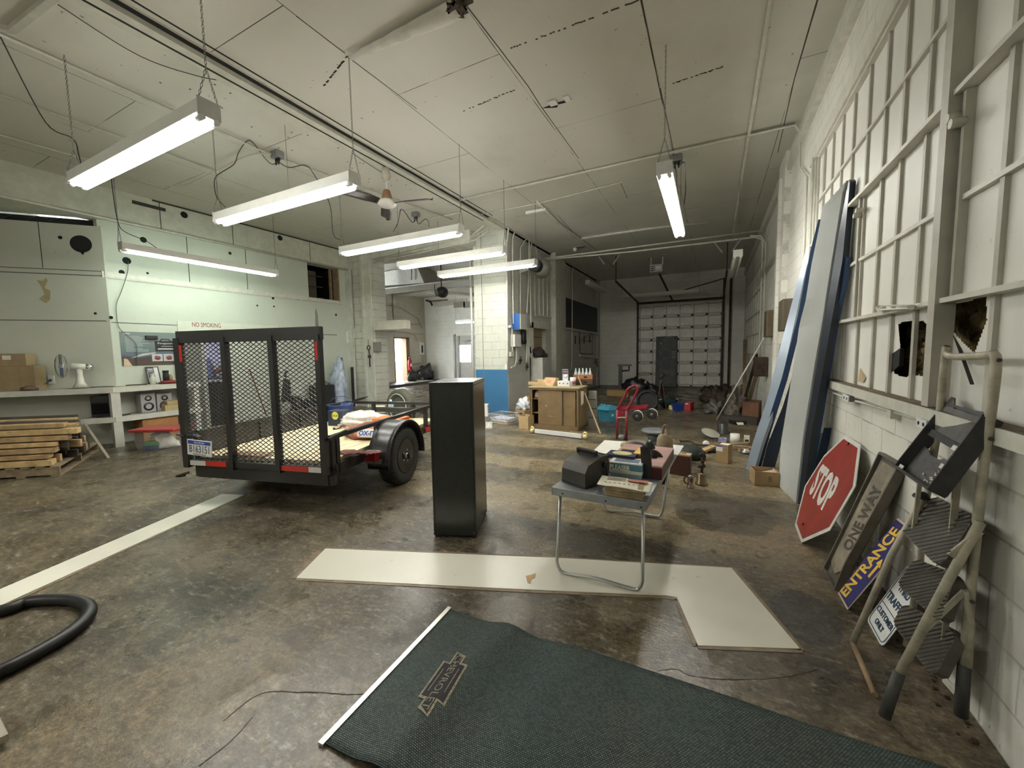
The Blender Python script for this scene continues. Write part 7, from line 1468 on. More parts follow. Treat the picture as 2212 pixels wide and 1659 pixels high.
MB().bar(A(2045, 1333, 2.2), A(2031, 1460, 2.2), .018, .006, up=(0, 1, 0)).out('strut', m_ld, t)
MB().bar(A(2118, 1148, 2.1), A(2052, 1200, 2.11), .02, .012, up=(0, 1, 0)).out('strut', m_ld, t)
MB().tube([A(2084, 1275, 2.12), A(2098, 1350, 2.13), A(2092, 1440, 2.13)], .012, 8).out('strut', m_ld, t)
m_st = mat('ribbed_brown_rubber', (.1, .09, .072), .55, var=.25, scale=20)
def step(px4, nm='step'):
    q = [A(px4[0][0], px4[0][1], yl), A(px4[1][0], px4[1][1], yl), A(px4[2][0], px4[2][1], 2.13), A(px4[3][0], px4[3][1], 2.13)]
    a, b_, c, d = q; n = (b_-a).cross(c-b_).normalized(); n = -n if n.x > 0 else n
    cor = []
    for k in range(4):      # rounded corners
        p0, p1, p2 = q[k-1], q[k], q[(k+1) % 4]; u_, v_ = (p0-p1)*.16, (p2-p1)*.16
        cor += [p1+u_, p1+u_*.35+v_*.35, p1+v_]
    mb = MB(); mb.prism([p-n*.035 for p in cor], n*.035); o = mb.out(nm, m_st, t); mb = MB(); nr = 20
    q2 = [(x, y) for x, y in px4]; c0_ = [y+.2*x for x, y in q2]; lo, hi = min(c0_), max(c0_)
    for k in range(1, nr):
        cc_ = lo+(hi-lo)*k/nr; X_ = []
        for (x0, y0_), (x1_, y1_) in zip(q2, q2[1:]+q2[:1]):
            s0, s1 = y0_+.2*x0-cc_, y1_+.2*x1_-cc_
            if s0*s1 < 0: f_ = s0/(s0-s1); X_.append((x0+(x1_-x0)*f_, y0_+(y1_-y0_)*f_))
        if len(X_) == 2: mb.bar(PL(*X_[0], a, n).lerp(PL(*X_[1], a, n), .03)+n*.001, PL(*X_[1], a, n).lerp(PL(*X_[0], a, n), .03)+n*.001, .0045, .002, up=n)
    mb.out('tread_rib', mat('dark_rib', (.03, .027, .022), .6, var=0), o)
step([(1944, 1146), (2016, 1069), (2108, 1115), (2030, 1228)])
step([(1936, 1262), (1976, 1206), (2066, 1240), (2030, 1345)])
step([(1927, 1346), (1953, 1302), (2070, 1366), (2017, 1468)])
# top tray: open tray with rails, pan and brackets
ta, tb, tc, td = A(1937, 1008, yl-.0), A(2045, 872, yl), A(2128, 900, yr), A(2010, 1058, yr)
n = (tb-ta).cross(tc-tb).normalized(); n = -n if n.x > 0 else n; m_tr = mat('scuffed_black_tray', (.028, .028, .028), .45, var=.4, scale=18); m_trg = mat('scuffed_grey_pan', (.075, .075, .07), .5, var=.4, scale=22)
def tq(u_, v_, h=0): return ta.lerp(td, u_).lerp(tb.lerp(tc, u_), v_)+n*h
tray = MB()
for (a, b_) in (((0, 0), (1, 0)), ((1, 0), (1, 1)), ((1, 1), (0, 1)), ((0, 1), (0, 0))): tray.bar(tq(*a, -.02), tq(*b_, -.02), .012, .06, up=n)
tray.prism([tq(1, .0, .0), tq(1, 1, .0), tq(1.0, .97, -.05), tq(1.0, .06, -.05)], (tq(1, 0)-tq(0, 0)).normalized()*.006); tr0 = tray.out('top_tray', m_tr, t)
mb = MB(); mb.prism([tq(.02, .02, -.03), tq(.98, .02, -.03), tq(.98, .38, -.03), tq(.62, .38, -.03), tq(.55, .34, -.03), tq(.3, .34, -.03), tq(.2, .38, -.03), tq(.02, .4, -.03)], -n*.004); mb.prism([tq(.05, .62, -.02), tq(.95, .62, -.02), tq(.95, .9, -.02), tq(.05, .9, -.02)], -n*.004); mb.prism([tq(.7, .38, -.03), tq(.9, .38, -.03), tq(.9, .55, -.03), tq(.7, .52, -.03)], -n*.004); mb.out('pan', m_trg, tr0)
MB().prism([tq(0, .55, -.01), tq(1, .52, -.01), tq(1, .6, -.01), tq(0, .64, -.01)], -n*.01).out('cross_rib', m_tr, tr0)
mb = MB(); mb.prism([tq(0, .9, .004), tq(1, .9, .004), tq(1, 1.05, .004), tq(.8, 1.03, .004), tq(.3, .97, .004), tq(.1, 1.1, .004), tq(0, 1.1, .004)], -n*.006); mb.out('front_lip', m_trg, tr0)
m_sp = mat('white_paint_drips', (.62, .62, .58), .6, var=.1)
for (u_, v_, s_) in ((.12, .03, .016), (.9, .55, .018), (.93, .3, .014)): MB().prism([tq(u_-.06, v_-.03, .0), tq(u_+.06, v_-.03, .0), tq(u_+.06, v_+.03, .0), tq(u_-.06, v_+.03, .0)], n*.003).out('white_bracket', m_sp, tr0)
mb = MB()
for k in range(26):
    u_, v_ = (rnd.uniform(.5, .98), rnd.uniform(.02, .12)) if k < 12 else (rnd.uniform(.9, .99), rnd.uniform(.1, .5)); q = tq(u_, v_, .011 if u_ > .95 else -.024)
    mb.prism([q+(tq(u_+rnd.uniform(-.04, .04), v_+rnd.uniform(-.02, .02))-tq(u_, v_)) for _ in range(3)], n*.0015)
mb.out('paint_splash', m_sp, tr0)
mb = MB()
for (x0, y0, y) in ((2158, 778, yr), (2140, 948, yr), (2117, 1147, yr-.02), (2100, 1300, yr-.02)): q = A(x0, y0, y-.016); mb.cyl(q, q+V(0, -.003, 0), .008, n=8)
mb.out('rivet', m_boot, t)
MB().lump(A(1990, 1075, yl-.05), (.03, .03, .03), 3, .2, fl=False).out('hinge_cap', M_black, t); MB().lump(A(2100, 1150, 2.2), (.03, .03, .03), 5, .2, fl=False).out('hinge_cap', M_black, t)
mb = MB(); mb.prism([G(2040, 1465), G(2068, 1495), G(2060, 1500), G(2035, 1472)], (0, 0, .01)); mb.out('white_scrap', M_paper); tag(bpy.data.objects['white_scrap'], 'white scrap on the floor at the wall behind the stepladder foot', 'scrap')
# debris line along the right wall
mb = MB()
for k in range(130): y = rnd.uniform(1.5, 7); x = .96-abs(rnd.gauss(0, .05)); s_ = rnd.uniform(.002, .008); mb.box(x-s_, x+s_, y-s_, y+s_, 0, s_*.8)
o = mb.out('wall_foot_debris', M_rust); tag(o, 'crumbs of dirt along the foot of the right wall', 'debris'); o['kind'] = 'stuff'
# ================================================================ left bench and what is on it
BT, BS = 1.045, .53; bf = XL+.48
c0 = V(bf, 2.96, 0); by1 = WX(432, 826, bf).y; ca = c0+dA*3.2
m_bw = mat('white_bench_paint', (.62, .62, .55), .5, var=.1); m_bt = mat('worn_bench_top', (.42, .39, .32), .6, var=.3)
t = T('workbench', 'long white wooden wall bench with one lower shelf, bending at the room corner', 'workbench', c0)
for z, nm in ((BT, 'bench_top'), (BS, 'shelf')):
    k = 0 if z == BT else 0
    mb = MB(); mb.prism([V(XL+.003, 3.12, z-.025), V(XL+.003, by1, z-.025), V(bf, by1, z-.025), V(bf, 2.96, z-.025), V(ca.x, ca.y, z-.025), V(ca.x, ca.y, z-.025)-nA*.44] if z == BT else [V(XL+.003, 3.12, z-.025), V(XL+.003, by1, z-.025), V(bf, by1, z-.025), V(bf, 2.96, z-.025), c0+dA*.45+V(0, 0, z-.025), c0+dA*.45-nA*.4+V(0, 0, z-.025)], (0, 0, .025)); o = mb.out(nm, m_bt, t)
    mb = MB(); mb.bar((bf, 2.96, z-.045), (bf, by1, z-.045), .025, .09); mb.bar(c0+V(0, 0, z-.045), (ca if z == BT else c0+dA*.45)+V(0, 0, z-.045), .025, .09); mb.out('fascia_board', m_bw, o)
MB().box(bf-.09, bf, 2.93, 3.05, 0, BS-.09).out('leg', m_bw, t); MB().box(bf-.09, bf, 2.93, 3.05, BS, BT-.09).out('leg', m_bw, t)
MB().box(bf-.09, bf, by1-.12, by1-.03, 0, BS-.09).out('leg', m_bw, t); MB().box(bf-.09, bf, by1-.12, by1-.03, BS, BT-.09).out('leg', m_bw, t)
# boxes at the far left
def BP(px, off, z):
    """point standing on the bench or shelf, off metres out from the wall"""
    p = AN(px, 830, off) if px < 245 else WX(px, 830, XL+off)
    return V(p.x, p.y, z)
class BF(Fr):
    def __init__(s, xl, xr, ytop, off, D, z):
        A, B = BP(xl, off, z), BP(xr, off, z); u = B-A; s.W = u.length; u.normalize(); v = V(-u.y, u.x, 0)
        s.H = max(.01, HT(xl, ytop, A).z-z); s.D = D; s.A = A; s.u = u; s.v = v
        s.M = Matrix(((u.x, v.x, 0, A.x), (u.y, v.y, 0, A.y), (0, 0, 1, z), (0, 0, 0, 1))); s.c = s.M @ V(s.W/2, D/2, 0)
def FB(xl, yl, xr, yr, ytop, D, z): return Fr(xl, yl, xr, yr, ytop, D, z)
F = BF(-60, 77, 793, .32, .26, BT); t = T('large_carton', 'large brown cardboard box on the left end of the bench', 'box', F.c); F.mb().bbox(0, F.W, 0, .26, 0, F.H, .004).out('box', mat('tan_card', (.33, .24, .13), .8, var=.12), t); F.mb().box(F.W*.75, F.W*.755, -.001, 0, 0, F.H).out('crease', M_seamg, t)
F2 = BF(-60, 60, 765, .32, .24, BT); t = T('small_carton', 'cardboard box with a white label stacked on the large bench carton', 'box', F2.c); F2.mb().bbox(0, F2.W, 0.02, .24, F.H+.002, F2.H, .004).out('box', mat('tan_card', (.33, .24, .13), .8, var=.12), t)
a = F2.M.inverted() @ PL(2, 768, F2.A, F2.v); c = F2.M.inverted() @ PL(22, 777, F2.A, F2.v); F2.mb().box(a.x, c.x, .017, .02, c.z, a.z).out('white_label', M_paper, t)
a_ = BP(62, .38, BT); one(MB().lump(a_, (.14, .09, .05), 4, .25), 'crumpled_cloth', mat('tan_canvas', (.17, .12, .075), .9, var=.2), 'crumpled tan cloth in front of the cartons on the bench', 'cloth')
for x0, y0, x1, y1, wl, lab in ((106, 812, 116, 829, 0, 'white outlet with a plugged cord above the bench, left of the fan'),):
    q = AN(111, 820, .005); t = T('wall_outlet', lab, 'outlet', q); MB(frame(q, dA, V(0, 0, 1))).box(-.04, .04, -.07, .07, -.01, .01).out('plate', M_white, t); MB().ball(q+nA*.03-V(0, 0, .01), .02).out('plug', M_black, t)
    MB().tube(smooth_path([q+nA*.03, AN(100, 828, .1), AN(85, 833, .15)]), .006).out('cord', M_cable, t)
# desk fan
p = BP(174, .26, BT); t = T('desk_fan', 'white desk fan with blue blades standing on the bench, turned left', 'fan', p)
m_fw = mat('aged_white_fan', (.66, .65, .57), .35, var=.05)
MB(frame(p, dA*-1, V(-dA.y, dA.x, 0))).bbox(-.17, .17, -.1, .1, 0, .02, .01).out('base', m_fw, t)
hub = HT(152, 795, p); mo = HT(180, 792, p)
MB().lathe([(.01, .02), (.1, .02), (.055, .1), (.04, .22), (.045, mo.z-BT), (.01, mo.z-BT)], p, 20).out('stem', m_fw, t)
lf = -RT  # points to the photographer's left
ax = (lf*.8+V(0, 0, .04)-FW*.95).normalized(); ctr = p+V(0, 0, mo.z-BT)
MB().cyl(ctr-ax*.13, ctr+ax*.1, .05, .065, 20).out('motor', m_fw, t); MB().cyl(ctr-ax*.17, ctr-ax*.08, .045, .055, 16).out('chrome_cap', mat('chrome', (.7, .7, .7), .12, 1, 0), t)
cg = ctr+ax*.2; Mf = frame(cg, V(0, 0, 1), ax.cross(V(0, 0, 1))); Mf = Matrix(((0, 0, 0, 0),)*4) if False else frame(cg, V(0, 0, 1), ax.cross(V(0, 0, 1)))
Rg = .2; m_wire = mat('grey_wire', (.3, .32, .32), .35, .6, 0)
mb = MB(Mf)
for k in range(40):
    a = 2*PI*k/40; mb.tube([(r_*math.cos(a), r_*math.sin(a), z_) for r_, z_ in ((.03, .07), (.1, .065), (.16, .045), (Rg, 0), (.16, -.05), (.06, -.07))], .0013, 3)
for r_, z_ in ((Rg, 0), (Rg-.004, .012), (Rg-.004, -.012), (.1, .065), (.04, .07)): mb.tube([(r_*math.cos(2*PI*k/32), r_*math.sin(2*PI*k/32), z_) for k in range(32)], .003, 4, True)
mb.out('guard', m_wire, t); MB(Mf).lathe([(.001, -.03), (.035, -.03), (.03, .03), (.001, .035)], (0, 0, 0), 16).out('hub', M_white, t)
for k in range(4):
    a0 = k*PI/2+.4; mb = MB(Mf); mb.grid(8, 6, lambda u_, v_: ((.03+.145*u_)*math.cos(a0+(v_-.3)*1.25*(.4+.6*u_)), (.03+.145*u_)*math.sin(a0+(v_-.3)*1.25*(.4+.6*u_)), .03*(v_-.5)), True, (0, 0, .003)); mb.out('blade', mat('blue_fan_blade', (.03, .09, .25), .3, var=0, spec=.7), t)
p = BP(262, .2, BT); one(MB(frame(p, V(0, 1, 0), V(1, 0, 0))).lump((0, 0, 0), (.16, .05, .055), 6, .12), 'black_pouch', M_black, 'long black pouch on the bench just right of the fan', 'pouch')
one(MB().tube(smooth_path([BP(x, y, BT+.006) for x, y in ((196, .2), (215, .1), (235, .14), (246, .2))]), .006), 'power_lead', M_cable, 'thin black cord on the bench between fan and pouch', 'cord')
one(MB().tube(smooth_path([BP(x, y, BT+.009) for x, y in ((272, .2), (285, .15), (300, .22), (318, .2))]), .009), 'bench_tool', M_rust, 'small dark tool on the bench right of the black pouch', 'tool')
# framed picture leaning
a, b_ = WX(324, 829, XL+.12), WX(352, 829, XL+.12); tp = WX(317, 793, XL+.03); tq_ = WX(347, 793, XL+.03)
t = T('picture_frame', 'black and white framed chart leaning on the wall under the poster', 'picture', a); Mfr = frame((a.x, a.y-.02, BT+.005), V(0, 1, 0), V(-.09, 0, tp.z-BT)); wf = b_.y-a.y; hf = (tp.z-BT)*1.03
mb = MB(Mfr)
for q in ((0, wf, 0, .012), (0, wf, hf-.012, hf), (0, .012, 0, hf), (wf-.012, wf, 0, hf)): mb.box(*q, -.01, .008)
mb.out('frame', M_black, t); MB(Mfr).box(.01, wf*.62, .01, hf-.01, -.008, -.002).out('dark_print', mat('charcoal_print', (.05, .05, .05), .4, var=.5, scale=30), t); MB(Mfr).box(wf*.62, wf-.01, .01, hf-.01, -.008, -.001).out('white_print', M_white, t); MB(Mfr).box(wf*.15, wf*.55, hf*.78, hf*.9, -.002, 0).out('grey_title', mat('grey_print', (.4, .4, .4), .5), t)
mb = MB(Mfr)
for q in ((.1, .12), (.52, .54)): mb.box(wf*q[0], wf*q[1], hf*.12, hf*.72, -.002, 0)
mb.box(wf*.1, wf*.54, hf*.7, hf*.72, -.002, 0); mb.out('inner_line', M_paper, t)
def bottle(px, py, ptop, r, z, name, m, lab, neck=.4, cap=None):
    p = BP(px, .25, z); h_ = HT(px, ptop, p).z-z; t = T(name, lab, 'bottle', p)
    MB().lathe([(.01, 0), (r, 0), (r, h_*.55), (r*neck, h_*.78), (r*neck, h_*.86), (.005, h_*.86)], p, 18).out('body', m, t); MB().lathe([(.004, h_*.86), (r*neck*1.1, h_*.86), (r*neck*1.1, h_), (.004, h_)], p, 14).out('cap', cap or m, t); return t
bottle(331, 831, 807, .045, BT, 'clear_jar', mat('milky_plastic', (.66, .67, .6), .2, var=.06), 'milky squat bottle in front of the framed chart on the bench', .6)
bottle(360, 828, 800, .05, BT, 'black_bottle', M_black, 'black bottle with a tan side, right of the framed chart', .9, M_black)
p = BP(368, .2, BT); one(MB().lathe([(.01, 0), (.04, 0), (.045, .12), (.03, .17), (.01, .17)], p, 16), 'amber_bottle', mat('amber_plastic', (.35, .22, .08), .4), 'amber brown bottle half behind the black bottle', 'bottle')
one(MB().lump(BP(366, .36, BT), (.11, .14, .04), 8, .3), 'red_rag', mat('dark_red_rag', (.2, .03, .03), .9, var=.4), 'dark red rag on the bench beside the tailgate edge', 'rag')
# under the bench top: tv, speakers, boxes; under the shelf: crate and tote
F = BF(190, 233, 856, .34, .26, BS); t = T('old_monitor', 'black boxy monitor on the lower shelf left of the bench leg', 'monitor', F.c); F.mb().bbox(0, F.W, 0, .3, .0, F.H, .02).out('case', M_black, t); F.mb().box(F.W*.08, F.W*.92, -.004, 0, F.H*.15, F.H*.92).out('screen', mat('dark_screen', (.008, .008, .01), .1, var=0), t)
one(MB().tube(smooth_path([BP(x, y, BS+.01) for x, y in ((200, .38), (215, .4), (232, .36), (252, .4), (275, .3))]), .01), 'shelf_cables', M_cable, 'black cables lying on the lower shelf in front of the monitor', 'cable')
for k, (xl, xr, lab) in enumerate(((301, 333, 'grey loudspeaker box with two cones on the lower shelf, left one'), (336, 369, 'grey loudspeaker box with chrome trim on the lower shelf, right one'))):
    F = BF(xl, xr, 851, .27, .22, BS); t = T('loudspeaker', lab, 'loudspeaker', F.c, 'loudspeakers on the lower shelf'); F.mb().bbox(0, F.W, 0, .22, 0, F.H, .01).out('cabinet', mat('silver_grey_plastic', (.42, .42, .43), .35), t)
    F.mb().lathe([(.01, .01), (.095*F.W/.33*1.2, -.008), (.1*F.W/.33*1.2, 0), (.01, .02)], (F.W*.5, 0, F.H*.3), 24, 'y').out('woofer', M_black, t)
    F.mb().lathe([(.005, .0), (.05, -.008), (.055, 0), (.005, .02)], (F.W*.5, 0, F.H*.74), 20, 'y').out('tweeter', M_black, t)
    F.mb().prism([(F.W*.15, -.004, F.H*.62), (F.W*.85, -.004, F.H*.62), (F.W*.7, -.004, F.H*.93), (F.W*.3, -.004, F.H*.93)], (0, .003, 0)).out('trim', M_steel, t)
F = BF(352, 383, 876, .42, .12, BS); one(F.mb().bbox(0, F.W+.1, 0, .2, 0, F.H, .004), 'tan_box', mat('ochre_card', (.45, .36, .18), .7), 'long ochre box on the lower shelf beside the loudspeakers', 'box'); h1 = F.H
F = BF(356, 383, 867, .42, .12, BS); one(F.mb().bbox(.02, F.W+.08, .02, .18, h1+.002, F.H, .004), 'tan_box', mat('ochre_card', (.45, .36, .18), .7), 'second ochre box, on top of the long ochre box', 'box')
t = T('tote_box', 'clear plastic tote with a red lid full of green and white things under the bench', 'tote', G(335, 970)); a, b_ = G(290, 973), G(372, 971); c_ = G(387, 958); u1 = (b_-a).normalized(); v1 = V(-u1.y, u1.x, 0); Wt_ = (b_-a).length; Mtt = Matrix(((u1.x, v1.x, 0, a.x), (u1.y, v1.y, 0, a.y), (0, 0, 1, 0), (0, 0, 0, 1))); ht_ = HT(280, 935, a).z
m_cl = mat('cloudy_clear_plastic', (.62, .64, .62), .15, var=.04, alpha=.22)
MB(Mtt).hull8([(.03, .03, .002), (Wt_-.03, .03, .002), (Wt_-.03, .37, .002), (.03, .37, .002), (-.03, 0, ht_), (Wt_+.03, 0, ht_), (Wt_+.03, .42, ht_), (-.03, .42, ht_)]).out('tub', m_cl, t)
MB(Mtt).bbox(-.06, Wt_+.07, -.03, .45, ht_, ht_+.045, .015).out('lid', mat('red_tote_lid', (.38, .04, .035), .35), t)
one(MB(Mtt).bbox(.1, .36, .06, .2, .05, .13, .02), 'green_towel', mat('green_towel', (.1, .3, .07), .8), 'green folded thing inside the clear tote', 'towel'); one(MB(Mtt).bbox(.08, .4, .06, .2, .005, .045, .01), 'blue_folder', mat('blue_folder', (.03, .1, .4), .5), 'blue thing under the green one inside the clear tote', 'folder'); one(MB(Mtt).lump((Wt_-.2, .15, .01), (.16, .1, .16), 3, .4), 'white_bundle', M_paper, 'white papers inside the clear tote at its right end', 'papers')
one(MB(Mtt).lump((.16, .28, .14), (.1, .06, .07), 5, .4), 'white_rag', M_white, 'white rag inside the clear tote at its left end', 'rag')
q0_ = WX(309, 926, bf-.05); q1_ = WX(386, 921, bf-.05); t = T('orange_wood_box', 'orange brown wooden box under the bench shelf, behind the tote', 'box', (bf-.2, (q0_.y+q1_.y)/2, 0)); zt_ = WX(309, 905, bf-.05).z
MB().box(bf-.4, bf-.05, q0_.y, q1_.y, .0, zt_).out('box', mat('orange_pine', (.4, .2, .07), .6, var=.2), t)
# poster
zA_, zB_ = WX(258, 716, XL).z, WX(262, 791, XL).z; ya_, yb_ = WX(257, 716, XL).y, WX(384, 730, XL).y+.12
t = T('tool_poster', 'wide glossy poster of a black tool case and three small pictures on the left wall', 'poster', (XL+.01, (ya_+yb_)/2, (zA_+zB_)/2)); wp, hp = yb_-ya_, zA_-zB_
Mpo = frame((XL+.004, ya_, zB_), V(0, 1, 0), V(0, 0, 1))
mp_m, nt, b = newmat('poster_print'); co_ = coords(nt, 'yzx')
sx_ = N(nt, 'ShaderNodeSeparateXYZ'); nt.links.new(coords(nt), sx_.inputs[0]); mr = N(nt, 'ShaderNodeMapRange'); mr.inputs['From Min'].default_value = zB_; mr.inputs['From Max'].default_value = zA_; nt.links.new(sx_.outputs[2], mr.inputs[0])
ad = N(nt, 'ShaderNodeMath', operation='MULTIPLY_ADD'); nt.links.new(noise_(nt, coords(nt, None, (1, 1, 3)), 3, 5), ad.inputs[0]); ad.inputs[1].default_value = .35; nt.links.new(mr.outputs[0], ad.inputs[2])
nt.links.new(ramp(nt, ad.outputs[0], [(.15, (.11, .07, .04)), (.42, (.07, .06, .06)), (.5, (.12, .13, .2)), (.62, (.13, .2, .2)), (.9, (.19, .24, .23))]), b.inputs['Base Color']); b.inputs['Roughness'].default_value = .3
MB(Mpo).box(0, wp, 0, hp, -.002, .002).out('sheet', mp_m, t)
mb = MB(Mpo)
for k in range(12): x1_ = rnd.uniform(.3, .42); mb.box(wp*.07, wp*(x1_ if k % 4 else x1_-.12), hp*(.86-k*.04), hp*(.872-k*.04), .002, .003)
mb.out('text_lines', mat('pale_print', (.5, .55, .55), .5), t)
text('power', Mpo @ Matrix.Translation((wp*.1, hp*.93, .003)), .05, M_white, 'headline', t, fit=(wp*.1, hp*.06))
o = MB(Mpo).bbox(wp*.5, wp*.86, hp*.42, hp*.74, .002, .006, .004).out('case_picture', M_black, t); MB(Mpo).tube([(wp*.59, hp*.74, .004), (wp*.61, hp*.8, .004), (wp*.72, hp*.8, .004), (wp*.75, hp*.74, .004)], .008).out('case_handle', M_black, t)
text('Firepower', Mpo @ Matrix.Translation((wp*.69, hp*.66, .0065)), .06, M_white, 'case_lettering', t, fit=(wp*.29, hp*.07)); mb = MB(Mpo); mb.box(wp*.54, wp*.84, hp*.48, hp*.51, .006, .007); mb.box(wp*.6, wp*.84, hp*.57, hp*.58, .006, .007); mb.out('case_stripe', M_white, t)
MB(Mpo).bbox(wp*.36, wp*.54, hp*.78, hp*.9, .002, .05, .01).out('black_visor', M_black, t)
for k in range(3):
    x = wp*(.44+k*.18); MB(Mpo).box(x, x+wp*.165, hp*.12, hp*.34, .002, .004).out('small_picture', mat('picture_white', (.55, .55, .58), .5), t); MB(Mpo).lump((x+wp*.085, hp*.22, .004), (wp*.045, hp*.06, .003), k+3, .4, fl=False).out('red_tool_picture', mat('picture_red', (.25, .06, .05), .5, var=.5, scale=40), t)
mb = MB(Mpo); mb.prism([(wp*.02, hp*.0, .0025), (wp*.14, 0, .0025), (wp*.08, hp*.2, .0025), (wp*.03, hp*.22, .0025)], (0, 0, .0005)); mb.out('spark_glow_print', mat('spark_print', (.65, .5, .33), .5), t)
mb = MB(Mpo); mb.prism([(wp*.12, hp*.22, .0025), (wp*.5, hp*.36, .0025), (wp*.5, hp*.4, .0025), (wp*.3, hp*.36, .0025)], (0, 0, .0005)); mb.out('light_streak_print', mat('streak_print', (.5, .52, .45), .5), t)
mb = MB(Mpo); mb.cyl((wp*.92, hp*.66, .002), (wp*.92, hp*.66, .004), hp*.07, n=20); mb.out('round_badge', M_white, t)
# thin wire dropping over the poster, no smoking board
one(MB().tube(smooth_path([WX(x, y, XL+.03) for x, y in ((277, 566), (275, 590), (262, 630), (252, 655), (252, 680), (259, 710), (292, 740), (296, 765), (296, 790))]), .005), 'wall_wire', mat('grey_wire_dark', (.1, .1, .09), .6), 'thin grey wire wandering down the left wall over the poster', 'wire')
q0_, q1_ = WX(385, 716, XL+.02), WX(385, 693, XL+.02); t = T('no_smoking_board', 'white board strip lettered NO SMOKING on the left wall above the tailgate', 'sign', q0_); ye = WX(600, 700, XL).y
MB().box(XL, XL+.015, q0_.y, ye, q0_.z, q1_.z).out('board', mat('board_white_green', (.64, .67, .57), .5, var=.05), t)
a, b_ = WX(415, 702, XL+.016), WX(477, 705, XL+.016); M_ = frame(((a.x+b_.x)/2, (a.y+b_.y)/2, (WX(446, 702, XL+.016)).z), V(0, 1, 0), V(0, 0, 1)); text('NO SMOKING', M_, .1, mat('sign_maroon', (.28, .03, .04), .5), 'lettering', t, fit=(b_.y-a.y, .095))
# ================================================================ office behind the doorway, with the person
m_off = mat('lavender_office_wall', (.72, .72, .8), .6, var=.03)
ro = MB(); X0, X1 = XL-2.6, XL-.2; Y0, Y1 = dY0-1.2, dY1+1.4
ro.box(X0-.1, X0, Y0, Y1, 0, 2.6); ro.box(X0, X1, Y0-.1, Y0, 0, 2.6); ro.box(X0, X1, Y1, Y1+.1, 0, 2.6); ro.box(X0, X1, Y0, Y1, 2.6, 2.7); struct(ro, 'wall_office', m_off)
struct(MB().box(XL-.2, XL+.03, dY0-.08, dY0, 0, DH+.02), 'door_5', mat('door_trim', (.4, .4, .36), .5)); MB().box(XL+.0, XL+.06, dY0-.55, dY0-.1, .02, DH-.03).out('open_leaf', mat('grey_door_leaf', (.2, .2, .18), .4), bpy.data.objects['door_5'])
cy_ = (dY0+dY1)/2
t = T('added_office_light', 'added unseen ceiling light brightening the office behind the mesh tailgate', 'light', (XL-1.2, cy_, 2.5)); MB().bbox(XL-1.6, XL-.8, cy_-.3, cy_+.3, 2.55, 2.6, .01).out('frame', M_white, t); MB().box(XL-1.55, XL-.85, cy_-.26, cy_+.26, 2.54, 2.549).out('diffuser', mat('lit_diffuser', (1, 1, 1), .5, var=0, emis=((.84, .86, 1), 14)), t)
dk = WX(455, 832, XL-.25); t = T('office_counter', 'black counter just inside the office doorway', 'counter', (XL-.5, dY1-.3, 0))
MB().box(XL-.75, XL-.22, dY0+.12, dY1+.3, 0, .98).out('body', M_black, t); MB().box(XL-.78, XL-.2, dY0+.08, dY1+.3, .98, 1.01).out('top', mat('grey_counter_top', (.25, .25, .27), .4), t)
